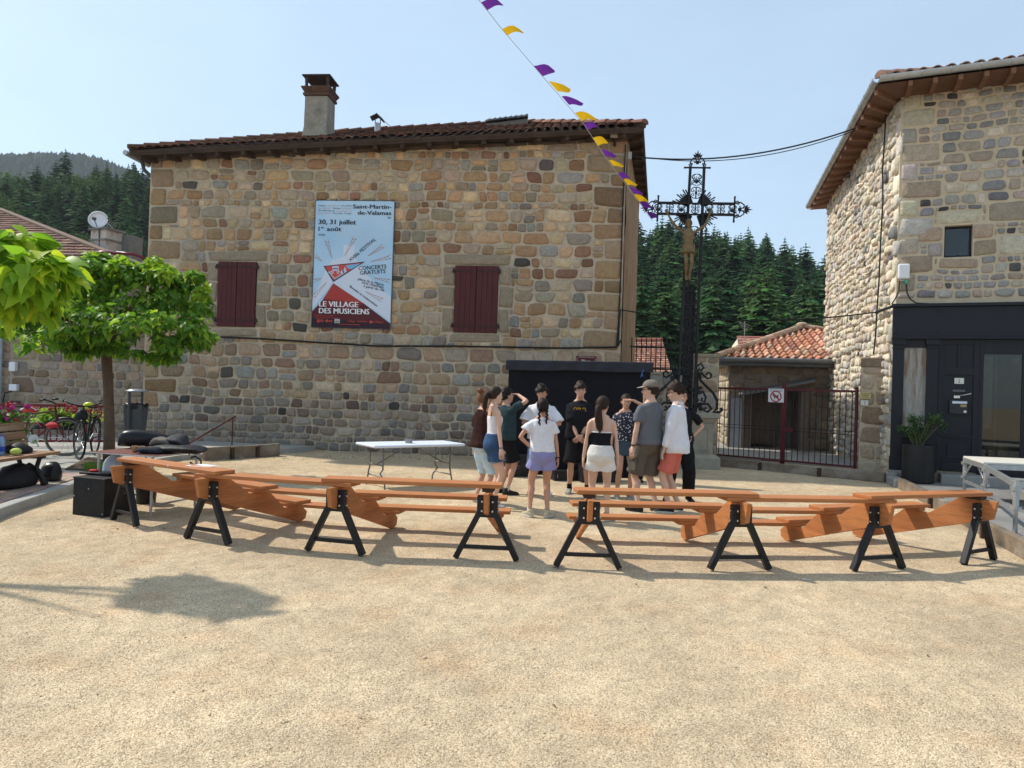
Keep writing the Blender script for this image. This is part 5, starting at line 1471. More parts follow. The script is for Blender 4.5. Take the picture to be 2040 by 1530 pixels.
def conifer_meshes(seed, h=1.0, tone=(0.030, 0.062, 0.024)):
 """unit-height spruce: crown of drooping branch sprays plus trunk"""
 rg = random.Random(seed); mb = MB()
 layers = 26
 for i in range(layers):
  f = i / (layers - 1); z = 0.10 + 0.88 * f
  R_ = (0.25 * (1 - f) ** 0.72 + 0.012) * rg.uniform(0.85, 1.15)
  nb = max(5, int(13 * (1 - f * 0.6)))
  ph = rg.uniform(0, 6.28)
  for k in range(nb):
   a = ph + 2 * math.pi * k / nb + rg.uniform(-0.25, 0.25); L_ = R_ * rg.uniform(0.65, 1.15)
   d = V((math.cos(a), math.sin(a), 0)); sd = V((-d.y, d.x, 0))
   droop = rg.uniform(0.05, 0.55)
   ns = 3 if L_ > 0.06 else 2
   g = rg.uniform(0.6, 1.45); g2 = 1.0 + 0.55 * rg.random() if rg.random() < 0.3 else 1.0
   for s_ in range(ns):
    t0, t1 = s_ / ns, (s_ + 1) / ns
    for sg in (-1, 0, 1):
     p = d * L_ * t0 + V((0, 0, z - droop * L_ * t0))
     dir_ = (d + sd * sg * rg.uniform(0.5, 0.9)).normalized()
     ln = L_ * (0.52 if sg else 0.62) * rg.uniform(0.7, 1.2) * (1 - 0.25 * t0)
     w_ = ln * rg.uniform(0.22, 0.34)
     sdd = V((-dir_.y, dir_.x, 0))
     q1 = p + dir_ * ln * 0.5 + sdd * w_ + V((0, 0, -droop * ln * 0.5 - 0.004))
     q2 = p + dir_ * ln + V((0, 0, -droop * ln * 1.1 + rg.uniform(-0.01, 0.01)))
     q3 = p + dir_ * ln * 0.5 - sdd * w_ + V((0, 0, -droop * ln * 0.5 - 0.004))
     up = V((0, 0, 0.006)); c = p + dir_ * ln * 0.5 + V((0, 0, -droop * ln * 0.4)) + up
     b = (tone[0] * g, tone[1] * g * g2, tone[2] * g)
     mb.add([p, q1, q2, q3, c], [(0, 1, 4), (1, 2, 4), (2, 3, 4), (3, 0, 4)], b)
 # leader
 mb.add([V((-0.006, 0, 0.95)), V((0.006, 0, 0.95)), V((0, 0, 1.02))], [(0, 1, 2)], tone)
 crown = mb.mesh('crown', mat('spruce_foliage', tint=True, rough=0.9, var=0.15, vs=3, transl=0.18, spec=0.1))
 tb = MB(); tb.tube([V((0, 0, -0.06)), V((0, 0, 0.4)), V((0, 0, 0.95))], [0.016, 0.011, 0.002], 6)
 trunk = tb.mesh('trunk', mat('spruce_bark', (0.05, 0.038, 0.03), rough=0.95))
 return crown, trunk
def broadleaf_meshes(seed, tone=(0.055, 0.11, 0.026)):
 rg = random.Random(seed); mb = MB()
 lobes = []
 for k in range(13):
  a = rg.uniform(0, 6.28); r_ = rg.uniform(0.0, 0.26); z = rg.uniform(0.36, 0.86)
  lobes.append((V((math.cos(a) * r_, math.sin(a) * r_, z)), rg.uniform(0.11, 0.19)))
 for c, r_ in lobes:
  lt = rg.uniform(0.75, 1.3)
  for k in range(170):
   d = V((rg.gauss(0, 1), rg.gauss(0, 1), rg.gauss(0, 1))).normalized()
   p = c + d * r_ * rg.uniform(0.6, 1.08); nrm = (d + V((rg.uniform(-.7, .7), rg.uniform(-.7, .7), rg.uniform(-.3, .9)))).normalized()
   x = nrm.orthogonal().normalized(); y = nrm.cross(x); s_ = rg.uniform(0.014, 0.030); g = lt * rg.uniform(0.65, 1.35)
   an = rg.uniform(0, 6.28); x, y = x * math.cos(an) + y * math.sin(an), y * math.cos(an) - x * math.sin(an)
   mb.add([p - x * s_, p + y * s_ * 0.6, p + x * s_, p - y * s_ * 0.6], [(0, 1, 2, 3)], (tone[0] * g, tone[1] * g, tone[2] * g))
 crown = mb.mesh('crown', mat('broadleaf_foliage', tint=True, rough=0.8, var=0.1, vs=3, transl=0.25, spec=0.15))
 tb = MB(); tb.tube([V((0, 0, -0.05)), V((0.01, 0, 0.3)), V((0, 0, 0.6))], [0.028, 0.022, 0.01], 6)
 for c, r_ in lobes[:5]: tb.tube([V((0, 0, 0.32)), c * 0.6 + V((0, 0, 0.2)), c], [0.014, 0.009, 0.004], 5)
 return crown, tb.mesh('trunk', mat('spruce_bark'))
TONES = [(0.044, 0.086, 0.036), (0.060, 0.112, 0.040), (0.034, 0.068, 0.033), (0.072, 0.128, 0.042), (0.052, 0.096, 0.040)]
CON = [conifer_meshes(100 + k, tone=TONES[k]) for k in range(5)]
BRO = [broadleaf_meshes(200 + k, tone=((0.055, 0.11, 0.026), (0.072, 0.135, 0.030), (0.046, 0.095, 0.030))[k]) for k in range(3)]
def put_tree(x, y, h, kind, meshes, label, group, sx=1.0):
 c, t = meshes
 o = thing(kind, label, 'tree', (x, y, hill_z(x, y) - 0.6), rgf.uniform(0, 6.28), group)
 o.scale = (h * sx, h * sx, h)
 for nm, me in (('crown', c), ('trunk', t)):
  ch = bpy.data.objects.new(nm, me); COL.objects.link(ch); ch.parent = o
def forest():
 n = 0; spots = []
 for wedge in (0, 1):
  y = 46.0
  while y < 134:
   a0, a1 = ((0.163, 0.447), (-0.742, -0.512))[wedge]
   sp = 3.15 + (y - 46) * 0.024 if y < 95 else 3.4
   x = a0 * y
   while x < a1 * y:
    spots.append((x + rgf.uniform(-1.1, 1.1), y + rgf.uniform(-1.3, 1.3), wedge)); x += sp
   y += sp * 0.95
 con = 0
 for (x, y, w) in spots:
  z = hill_z(x, y)
  a = x / y
  if w == 0 and y > 128: continue
  if w == 1:
   bro = (y > 100 and a < -0.60 and rgf.random() < 0.75) or rgf.random() < 0.10
  else:
   bro = False
  h = rgf.uniform(8, 11.5) if w == 0 else rgf.uniform(7, 10.5)
  if bro:
   put_tree(x, y, rgf.uniform(6.5, 9.0), 'broadleaf_tree', BRO[rgf.randint(0, 2)], 'bright green broadleaf tree among dark conifers on the left hillside', 'broadleaf trees on the left hillside', rgf.uniform(0.9, 1.2))
  else:
   con += 1
   lab = ('dark green conifer in the dense forest on the hill behind the iron cross', 'conifers on the hill behind the cross') if w == 0 else ('dark green conifer on the hillside above the left roofs', 'conifers on the left hillside')
   put_tree(x, y, h, 'conifer', CON[rgf.randint(0, 4)], lab[0], lab[1], rgf.uniform(0.85, 1.35))
 # tall single spruces on the left skyline
 for px, top, h in ((131, 296, 15), (112, 318, 12), (268, 322, 12), (284, 330, 12), (212, 340, 9)):
  p = at(px, top, 112); o = None
  x, y = p.x, p.y
  h_ = p.z - hill_z(x, y) + 0.6
  put_tree(x, y, max(6.0, h_), 'tall_spruce', CON[2 if px != 131 else 0], 'tall dark spruce rising above the left skyline', 'tall spruces on the left skyline', 0.95)
 return con
ncon = forest()
# ================================================================== house on the left, behind the trees
def left_house():
 A, B = V((-19.0, 19.2, 0)), V((-9.0, 18.35, 0))
 w = Wall(A, B); root = thing('left_house', 'shaded stone house with brown tiled roof behind the leafy trees on the left', 'house', A)
 ze = 4.15
 mb = MB(); mb.add([w.P(0, -0.1), w.P(w.L, -0.1), w.P(w.L, ze), w.P(0, ze)], [(0, 1, 2, 3)])
 mb.add([w.P(w.L, -0.1), w.P(w.L, -0.1, -8), w.P(w.L, ze, -8), w.P(w.L, ze)], [(0, 1, 2, 3)])
 mb.build('wall', mat('grey_mortar_wall', (0.36, 0.30, 0.23), rough=0.95, var=0.2, vs=2, bump=0.5, bs=25), root)
 rg = random.Random(15)
 u0 = w.uv(2, 800)[0]
 arch = (w.uv(108, 840)[0], w.uv(198, 840)[0], 0.0, w.uv(150, 786)[1])
 ql = [(u0 + 0.25, u0 + rg.uniform(0.7, 1.0), 0.3 + 0.42 * k, 0.3 + 0.42 * (k + 1)) for k in range(8)]
 st = masonry(w.L, 0.0, ze, [arch] + ql, rg, lambda v, r: r.uniform(0.18, 0.28), lambda h, r: h * r.uniform(1.0, 2.2), u0=u0)
 lay(w, st + ql, root, [((0.30, 0.22, 0.15), 4), ((0.27, 0.21, 0.16), 4), ((0.24, 0.205, 0.17), 3), ((0.33, 0.26, 0.18), 2), ((0.21, 0.14, 0.10), 1.5)], rg, 31.0, 240, wamp=0.03, depth=0.03,
  seen=lambda a, b, c, d: 0.4 < c < 2.8)
 # big arched lintel stone and flat panel with the recess shade put into its colour
 pts = []; c0, c1 = (arch[0] + arch[1]) / 2, (arch[1] - arch[0]) / 2
 for k in range(11):
  t = math.pi * k / 10; pts.append(w.P(c0 + math.cos(t) * c1, arch[3] - 0.42 + 0.40 * math.sin(t), -0.02))
 mb = MB(); mb.prism([w.P(c0 + c1, arch[3] - 0.5, -0.02)] + pts + [w.P(c0 - c1, arch[3] - 0.5, -0.02)], w.n * 0.07, tint=(0.31, 0.26, 0.20)); mb.build('arched_lintel', m_stone, root, bevel=0.02)
 mb = MB(); mb.box(w.P(c0, (arch[3] - 0.5) / 2, 0.01), (c1 * 2, 0.04, arch[3] - 0.5), rz=w.ang()); mb.build('recess_shade_panel', mat('shaded_mortar'), root)
 # roof
 e0, e1 = w.P(-3, ze, 0.45), w.P(w.L + 0.3, ze, 0.45)
 ap = at(2, 421, 26.5); ap2 = ap + V((-8, 0.6, 0))
 eb = V((e1.x + 0.6, e1.y + 9, ze))
 tb = MB(); tb.add([e0, e1, ap, ap2, eb], [(0, 1, 2, 3), (1, 4, 2)]); dn = V((0, 0, -0.12)); tb.add([e0, e1, e1 + dn, e0 + dn], [(0, 3, 2, 1)])
 rf = tb.build('roof', mat('brown_roof_base', (0.10, 0.062, 0.05), rough=0.9), root)
 rows, cols = 26, 60; mb = MB(); nrm = (e1 - e0).cross(ap - e0).normalized(); nrm = nrm if nrm.z > 0 else -nrm
 ue = (e1 - e0).normalized(); sl = nrm.cross(ue).normalized(); sl = sl if sl.z > 0 else -sl
 Sl = (ap - e0).dot(sl); L_ = (e1 - e0).length; lx = L_ - (ap - e0).dot(ue); rh = 0.34; pw = 0.23
 for r_ in range(int(Sl / rh)):
  for c in range(int(L_ / pw)):
   u = c * pw
   if u + pw > L_ - lx * (r_ * rh) / Sl or u < L_ - 13: continue
   q = [e0 + ue * (u + x) + sl * (r_ * rh + y) + nrm * z for x, y, z in ((0.015, 0, 0.06), (pw - 0.015, 0, 0.06), (pw - 0.015, rh * 1.1, 0.015), (0.015, rh * 1.1, 0.015))]
   lo = [q[0] - nrm * 0.045, q[1] - nrm * 0.045]
   mb.add(q + lo, [(0, 1, 2, 3), (4, 5, 1, 0)], pick([((0.22, 0.125, 0.095), 3), ((0.18, 0.11, 0.088), 3), ((0.25, 0.16, 0.125), 2), ((0.14, 0.095, 0.08), 1)], rg))
 mb.build('roof_tiles', m_tile, rf, kind='stuff')
 rd = MB(); rd.tube([e1 + V((0, 0, 0.04)), ap + V((0, 0, 0.04))], 0.10, 6, tint=(0.20, 0.145, 0.115)); rd.build('hip_ridge', m_tile, rf)
 rd = MB(); rd.tube([ap, ap2], 0.12, 6, tint=(0.36, 0.24, 0.17)); rd.build('ridge', m_tile, rf)
 # chimney with dish and aerial
 c = at(219, 500, 21.5); ct = at(219, 462, 21.5).z
 ch = MB(); ch.box((c.x - 0.1, c.y, (c.z - 0.9 + ct) / 2), (0.62, 0.6, ct - c.z + 0.9), rz=R(-20)); cho = ch.build('chimney', mat('stained_white_render', (0.50, 0.46, 0.41), rough=0.9, var=0.2, vs=4, col2=(0.27, 0.17, 0.12), c2s=2.2, c2lo=0.52, c2hi=0.66), rf, bevel=0.01)
 c2 = MB(); c2.box((c.x + 0.42, c.y + 0.35, (c.z - 0.9 + ct) / 2 - 0.03), (0.45, 0.5, ct - c.z + 0.84), rz=R(-20)); c2.build('grey_flue', mat('grey_flue', (0.20, 0.20, 0.185), rough=0.9, var=0.2), cho)
 cc = MB(); cc.box((c.x - 0.1, c.y, ct + 0.03), (0.72, 0.7, 0.07), rz=R(-20)); cc.box((c.x - 0.1, c.y, ct - 0.30), (0.68, 0.66, 0.05), rz=R(-20)); cc.build('chimney_cap', mat('grey_flue'), cho)
 d = at(195, 437, 21.1); dish = thing('satellite_dish', 'white satellite dish with aerial fixed on the chimney of the left house', 'satellite dish', (d.x, d.y, d.z))
 q = V((0.25, -0.93, 0.25)).normalized(); mb = MB()
 mb.lathe(d, [(0.02, -0.06), (0.15, -0.045), (0.26, 0.0), (0.27, 0.0), (0.16, -0.03), (0.01, -0.04)], 22, axis=q); mb.build('reflector', m_white, dish, smooth=True)
 mb = MB(); mb.tube([d + V((0, 0.06, -0.05)), V((d.x + 0.02, d.y + 0.15, c.z - 0.35))], 0.025, 6); mb.tube([d + V((0, 0, -0.25)), d + q * 0.35 + V((0, 0, -0.18))], 0.014, 5); mb.box(d + q * 0.36 + V((0, 0, -0.15)), (0.07, 0.10, 0.08)); mb.build('mast', mat('dark_zinc'), dish)
 mb = MB(); a = at(214, 455, 21.2); mb.tube([a + V((0, 0, -0.3)), a + V((0, 0, 0.25))], 0.015, 5); mb.tube([a + V((-0.10, 0, 0.27)), a + V((0.22, -0.1, -0.02))], 0.014, 5)
 for k in range(6): p = a + V((-0.06 + 0.05 * k, 0, 0.24 - 0.045 * k)); mb.tube([p + V((-0.09, 0.05, -0.07)), p + V((0.10, -0.05, 0.08))], 0.009, 4)
 mb.build('aerial', mat('aerial_grey'), dish)
 # pipe and boxes on the wall
 p = MB(); u = w.uv(5, 760)[0]; p.tube([w.P(u, 0.2, 0.12), w.P(u, ze - 0.2, 0.12)], 0.06, 8); tag(p.build('downpipe', mat('pale_blue_grey_pipe', (0.36, 0.40, 0.44), rough=0.5), root), None, None)
 def wbox(nm, px0, py0, px1, py1, label):
  (a, vt), (b, vb) = w.uv(px0, py0), w.uv(px1, py1); mb = MB(); mb.box(w.P((a + b) / 2, (vt + vb) / 2, 0.09), (b - a, 0.12, vt - vb), rz=w.ang())
  return tag(mb.build(nm, m_white, None, bevel=0.02), label, 'utility box')
 wbox('utility_box', 26, 721, 38, 740, 'upper tall pale utility box on the shaded wall of the left house'); wbox('utility_box', 26, 765, 41, 779, 'lower square white utility box on the shaded wall of the left house')
 cable([w.P(*w.uv(30, 779), 0.1), w.P(*w.uv(16, 783), 0.1), w.P(*w.uv(12, 800), 0.1), w.P(*w.uv(11, 830), 0.1)], 0.018, 'black cable below the square white utility box')
 (a, vt), (b, vb) = w.uv(26, 798), w.uv(45, 811); mb = MB(); mb.box(w.P((a + b) / 2, (vt + vb) / 2, 0.09), (b - a, 0.02, vt - vb), rz=w.ang())
 sg = tag(mb.build('street_sign', mat('maroon_enamel', (0.09, 0.012, 0.016), rough=0.4), None), 'small maroon street sign low on the wall of the left house', 'sign')
 mb = MB()
 for k, L_ in ((0, 0.3), (1, 0.65)):
  vv = vt - (vt - vb) * (0.38 + 0.34 * k); um = (a + b) / 2; h = (b - a) * L_ / 2
  for j in range(5): mb.add([w.P(um - h + 2 * h * (j + x) / 5, vv + y, 0.103) for x, y in ((0.1, -0.014), (0.8, -0.014), (0.8, 0.014), (0.1, 0.014))], [(0, 1, 2, 3)])
 mb.build('text_line', mat('pale_lettering', (0.6, 0.56, 0.52)), sg)
left_house()
# ---- street lamp on a curved arm from the corner of the house
la = at(215, 505, 16.9); lb2 = WF.P(0.02, 5.0, 0.05)
lamp = thing('street_lamp', 'dark red saucer street lamp on a curved arm at the house corner', 'street lamp', lb2)
m_lampred = mat('lamp_red', (0.16, 0.02, 0.035), rough=0.35, var=0.08)
mb = MB(); mb.lathe(la, [(0.02, 0.07), (0.12, 0.06), (0.24, 0.015), (0.27, -0.02), (0.25, -0.035), (0.05, -0.03)][::-1], 22); mb.build('lamp_shade', m_lampred, lamp, smooth=True)
mb = MB(); mb.tube([la + V((0.2, 0, 0.02)), la + V((0.55, 0.1, 0.02)), la + V((0.85, 0.25, -0.08)), V((lb2.x - 0.03, lb2.y, la.z - 0.25)), V((lb2.x, lb2.y, la.z - 0.5))], [0.04, 0.035, 0.035, 0.035, 0.03], 8); mb.build('lamp_arm', m_lampred, lamp, smooth=True)
mb = MB(); mb.lathe(la, [(0.2, -0.034), (0.12, -0.07), (0.02, -0.08)][::-1], 16); mb.build('diffuser', mat('lamp_glass', (0.55, 0.52, 0.5), rough=0.3), lamp, smooth=True)
# ================================================================== the stepped seating: black trestle supports, orange stringers, planks
m_wood = mat('orange_stained_wood', (0.43, 0.160, 0.048), rough=0.62, var=0.22, vs=1.6, var2=0.22, vs2=9, bump=0.12, bs=14, stretch=(0.7, 9, 9), spec=0.45, col2=(0.34, 0.105, 0.030), c2s=1.1)
TR = [(248, 1043), (413, 1080), (667, 1103), (968, 1116), (1170, 1132), (1473, 1136), (1749, 1136), (1950, 1121)]
FT = [(492, 1013), (615, 1035), (792, 1048), (996, 1058), (1150, 1069), (1357, 1071), (1555, 1073), (1692, 1066)]
LABS = ['black trestle support with orange stringer at the far left end, beside the black crate',
  'black trestle support with orange stringer, second from the left end',
  'black trestle support with orange stringer, third from the left, in front of the white table',
  'black trestle support left of the central gap, its orange stringer seen end-on',
  'black trestle support right of the central gap, its orange stringer seen end-on',
  'black trestle support with orange stringer, third from the right end',
  'black trestle support with orange stringer, second from the right end',
  'small looking black trestle support at the far right end by the terrace kerb']
SEAT = [(0.03, 0.655), (0.66, 0.435), (1.20, 0.205)]
sup = []
for i in range(8):
 p, f = gp(*TR[i]), gp(*FT[i]); d = (f - p); d.z = 0; d.normalize()
 rz = math.atan2(d.y, d.x)
 root = thing('bleacher_support', LABS[i], 'trestle', p, rz, 'trestle supports of the seating')
 sd = V((-d.y, d.x, 0))
 def Q(s_, t, z): return p + d * s_ + sd * t + V((0, 0, z))
 prof = [(-0.13, 0.47), (-0.17, 0.655), (0.20, 0.655), (0.52, 0.435), (0.80, 0.435), (1.06, 0.205), (1.33, 0.205), (1.44, 0.11), (1.42, 0.03), (1.33, 0.0)]
 mb = MB(); mb.prism([Q(s_, -0.0225, z) for s_, z in prof], sd * 0.045)
 o = mb.build('stringer', m_wood, root, bevel=0.004)
 for sg in (-1, 1):
  mb = MB()
  mb.bar(Q(0, sg * 0.085, 0.44), Q(0, sg * 0.295, 0.012), 0.055, 0.062, up=d)
  mb.build('leg', m_black, root, bevel=0.006)
  mb = MB(); mb.box(Q(0, sg * 0.062, 0.52), (0.06, 0.075, 0.20), rz=rz)
  br = mb.build('bracket', m_black, root, bevel=0.004)
  mb = MB()
  for dz in (-0.045, 0.045):
   mb.lathe(Q(-0.031, sg * 0.05, 0.52 + dz), [(0.010, 0), (0.010, 0.012), (0.005, 0.014)], 8, axis=-d)
   mb.lathe(Q(0.0, sg * 0.1, 0.52 + dz), [(0.010, 0), (0.010, 0.012), (0.005, 0.014)], 8, axis=sd * sg)
  mb.build('bolt', m_chrome, br)
 mb = MB(); mb.bar(Q(0, -0.245, 0.125), Q(0, 0.245, 0.125), 0.03, 0.035); mb.build('crossbar', m_black, root, bevel=0.003)
 mb = MB(); mb.bar(Q(0, -0.10, 0.435), Q(0, 0.10, 0.435), 0.05, 0.045); mb.build('top_bar', m_black, root, bevel=0.003)
 sup.append((p, d, sd, root))
 if i in (0, 3, 4, 7):                     # spacer blocks where an upper plank has no neighbour under it
  for (s_, z) in SEAT:
   mb = MB(); mb.box(Q(s_ + 0.02, 0, z + 0.0192), (0.16, 0.11, 0.0376), rz=rz); mb.build('spacer_block', m_wood if s_ > 0.5 else m_darkwood, root, bevel=0.003)
WL = {(0, 0): 'top orange plank of the leftmost section, papers lying on it', (0, 1): 'middle orange plank of the leftmost seating section', (0, 2): 'lowest orange plank of the leftmost seating section',
  (1, 0): 'top orange plank of the second section from the left', (1, 1): 'middle orange plank of the second section from the left', (1, 2): 'lowest orange plank of the second section from the left',
  (2, 0): 'top orange plank ending left of the central gap', (2, 1): 'middle orange plank ending left of the central gap', (2, 2): 'lowest orange plank ending left of the central gap',
  (4, 0): 'top orange plank starting right of the central gap', (4, 1): 'middle orange plank starting right of the central gap', (4, 2): 'lowest orange plank starting right of the central gap',
  (5, 0): 'top orange plank of the second section from the right', (5, 1): 'middle orange plank of the second section from the right', (5, 2): 'lowest orange plank of the second section from the right',
  (6, 0): 'top orange plank of the rightmost seating section', (6, 1): 'middle orange plank of the rightmost seating section', (6, 2): 'lowest orange plank of the rightmost seating section'}
def plank(a, b, w, t, label, name='bench_plank', mt=m_wood, group='planks of the stepped seating'):
 d = b - a; L_ = d.length; rz = math.atan2(d.y, d.x); ry = -math.asin(d.z / L_)
 mb = MB(); mb.box((0, 0, 0), (L_, w, t)); o = mb.build(name, mt, None, bevel=0.006)
 o.location = (a + b) / 2; o.rotation_euler = (0, ry, rz)
 return tag(o, label, 'plank', group)
for i in (0, 1, 2, 4, 5, 6):
 upper = i in (0, 2, 4, 6)
 for k, (s_, z) in enumerate(SEAT):
  (p, d, sd, _), (q, e, se, _) = sup[i], sup[i + 1]
  a = p + d * (s_ + 0.04); b = q + e * (s_ + 0.04); u = (b - a).normalized()
  zz = z + 0.0195 + (0.0386 if upper else 0.0008)
  a = a - u * (0.13 if i in (0, 4) else 0.16); b = b + u * (0.13 if i in (2, 6) else 0.16)
  plank(V((a.x, a.y, zz)), V((b.x, b.y, zz)), 0.235 if k == 0 else 0.22, 0.038, WL[(i, k)])
# papers lying on the first plank
p0, p1 = sup[0][0], sup[1][0]
for k, (t, off, rz, w) in enumerate(((0.62, 0.02, 0.3, 0.30), (0.70, 0.0, -0.1, 0.26))):
 c = p0.lerp(p1, t); mb = MB()
 vs = [(x * w, y * 0.21, 0.004 * math.sin(x * 6 + y * 5) + 0.0) for y in (-0.5, 0, 0.5) for x in (-0.5, -0.17, 0.17, 0.5)]
 mb.add([V(v) for v in vs], [(j * 4 + i_, j * 4 + i_ + 1, j * 4 + i_ + 5, j * 4 + i_ + 4) for j in range(2) for i_ in range(3)])
 o = mb.build('paper_sheets', mat('paper', (0.72, 0.76, 0.82), rough=0.6, var=0.03), None)
 sm = o.modifiers.new('thickness', 'SOLIDIFY'); sm.thickness = 0.006
 o.location = (c.x + 0.05 + 0.10 * k, c.y + 0.10, 0.722 + 0.010 * k); o.rotation_euler = (0, 0, rz - 0.25)
 tag(o, ('lower sheets of white paper lying on the leftmost top plank', 'folded white paper lying over the other sheets on the plank')[k], 'papers')
# ================================================================== tables, crates, curtain
def fold_table():
 o3 = V((-1.62, 11.72, 0)); d = V((0.83, 0.50, 0)).normalized(); n = V((-d.y, d.x, 0)); zt = 0.70
 a = gp(745, 888, zt); b_ = gp(927, 884, zt); d = (b_ - a).normalized(); n = V((-d.y, d.x, 0)); L_ = (b_ - a).length
 root = thing('folding_table', 'white plastic folding table with grey metal legs standing before the stone wall', 'table', a + d * L_ / 2 + n * 0.35, math.atan2(d.y, d.x))
 P = lambda u, v, z: a + d * u + n * v + V((0, 0, z - a.z))
 mb = MB(); mb.box(P(L_ / 2, 0.36, zt - 0.02), (L_, 0.74, 0.045), rz=math.atan2(d.y, d.x)); mb.build('tabletop', mat('table_white', (0.70, 0.76, 0.86), rough=0.4, var=0.03), root, bevel=0.02)
 m_l = mat('grey_leg_steel', (0.17, 0.165, 0.16), rough=0.45, metal=0.4)
 for u, sg in ((0.22, 1), (L_ - 0.22, -1)):
  for v in (0.12, 0.62):
   mb = MB(); mb.tube([P(u, v, zt - 0.04), P(u, v, 0.30), P(u - sg * 0.03, v + (0.03 if v < 0.3 else -0.03), 0.24), P(u, v + (-0.07 if v < 0.3 else 0.07), 0.12), P(u, v + (-0.10 if v < 0.3 else 0.10), 0.0)], 0.0135, 8); mb.build('leg', m_l, root, smooth=True)
  mb = MB(); mb.tube([P(u, 0.10, 0.18), P(u, 0.64, 0.18)], 0.011, 6); mb.tube([P(u, 0.12, 0.36), P(u, 0.62, 0.36)], 0.011, 6); mb.build('leg_rail', m_l, root)
  mb = MB(); mb.tube([P(u, 0.37, 0.36), P(u + sg * 0.55, 0.37, zt - 0.05)], 0.011, 6); mb.build('brace', m_l, root)
 mb = MB(); c = P(L_ * 0.46, 0.32, zt + 0.005); mb.lathe(c, [(0.06, 0), (0.062, 0.07), (0.052, 0.072), (0.05, 0.02)], 14); o = mb.build('ashtray', mat('pewter', (0.25, 0.25, 0.26), rough=0.35, metal=0.6), None)
 tag(o, 'small round grey metal ashtray on the white folding table', 'ashtray')
fold_table()
def silver_table():
 zt = 0.735
 # near-right end frame and left end frame
 r0, r1 = gp(300, 1030), gp(388, 1011); dv = (r1 - r0); w = dv.length; dv.normalize(); du = V((-dv.y, dv.x, 0)) ; du = -du if du.x > 0 else du
 L_ = 0.95; rz = math.atan2(dv.y, dv.x)
 c = r0 + dv * w / 2 + du * (L_ / 2 - 0.08)
 root = thing('camping_table', 'folding table with silver edge heaped with black bags and cups', 'table', c, rz)
 P = lambda u, v, z: r0 + du * (u - 0.08) + dv * v + V((0, 0, z))
 mb = MB(); mb.box(P(L_ / 2, w / 2, zt - 0.012), (w + 0.14, L_, 0.02), rz=rz); mb.build('tabletop', mat('reddish_tabletop', (0.16, 0.055, 0.04), rough=0.5), root)
 mb = MB()
 for (a, b) in (((0, -0.07), (L_, -0.07)), ((0, w + 0.07), (L_, w + 0.07)), ((0, -0.07), (0, w + 0.07)), ((L_, -0.07), (L_, w + 0.07))):
  mb.bar(P(a[0], a[1], zt - 0.012), P(b[0], b[1], zt - 0.012), 0.014, 0.0105)
 mb.build('edge_trim', mat('brushed_aluminium', (0.62, 0.63, 0.64), rough=0.35, metal=0.7), root)
 for u in (0.08, L_ - 0.08):
  mb = MB(); mb.tube([P(u, 0, zt - 0.02), P(u, 0, 0.0)], 0.016, 8); mb.build('leg', m_galv, root)
  mb = MB(); mb.tube([P(u, w, zt - 0.02), P(u, w, 0.0)], 0.016, 8); mb.build('leg', m_galv, root)
  mb = MB(); mb.tube([P(u, 0.0, 0.24), P(u, 0.03, 0.16), P(u, 0.08, 0.13), P(u, w - 0.08, 0.13), P(u, w - 0.03, 0.16), P(u, w, 0.24)], 0.012, 8); mb.build('u_brace', m_galv, root, smooth=True)
 return P, w, L_, zt, rz
P_t, tw, tL, tz, trz = silver_table()
m_bag = mat('black_nylon', (0.012, 0.012, 0.015), rough=0.55, var=0.3, vs=9, bump=0.4, bs=22, bdist=0.02)
m_bag2 = mat('black_leatherette', (0.010, 0.010, 0.013), rough=0.32, var=0.2, vs=9, bump=0.15, bs=40)
def blob(name, mt, label, cat, rings, n=14, sub=1, noise_amp=0.01, seed=0):
 """soft object as a loft of super-elliptic rings: (centre, half width vector, half height vector)"""
 mb = MB(); rr = []
 for c, hx, hy in rings:
  ring = []
  for j in range(n):
   t = 2 * math.pi * j / n; cx, sy = math.cos(t), math.sin(t)
   x = math.copysign(abs(cx) ** 0.75, cx); y = math.copysign(abs(sy) ** 0.75, sy)
   p = V(c) + V(hx) * x + V(hy) * y
   k = noise_amp * noise.noise(p * 7 + V((seed, 0, 0)))
   ring.append(p + V((k, k, k)))
  rr.append(ring)
 mb.rings(rr, True); o = mb.build(name, mt, None, smooth=True)
 if sub: s_ = o.modifiers.new('soft', 'SUBSURF'); s_.levels = s_.render_levels = sub
 return tag(o, label, cat) if label else o
U_ = (P_t(1, 0, 0) - P_t(0, 0, 0)).normalized(); V_ = (P_t(0, 1, 0) - P_t(0, 0, 0)).normalized()
def tb(u, v, z): return P_t(u, v, tz + z)
# instrument case: long dark gig bag with rounded end, across the back of the table
ax0, ax1 = at(234, 884, 9.15), at(318, 888, 9.3)
dax = (ax1 - ax0).normalized(); nax = V((-dax.y, dax.x, 0))
zc_ = tz + 0.115
rings = []
for t, r_, h in ((0.0, 0.03, 0.04), (0.03, 0.10, 0.09), (0.12, 0.145, 0.115), (0.35, 0.15, 0.115), (0.55, 0.12, 0.10), (0.75, 0.09, 0.085), (0.98, 0.06, 0.06), (1.0, 0.03, 0.03)):
 p = ax0 + dax * t * 0.72; rings.append((V((p.x, p.y, tz + 0.012 + h)), nax * r_, V((0, 0, h))))
blob('instrument_case', m_bag2, 'glossy black rounded instrument case lying on the camping table', 'case', rings)
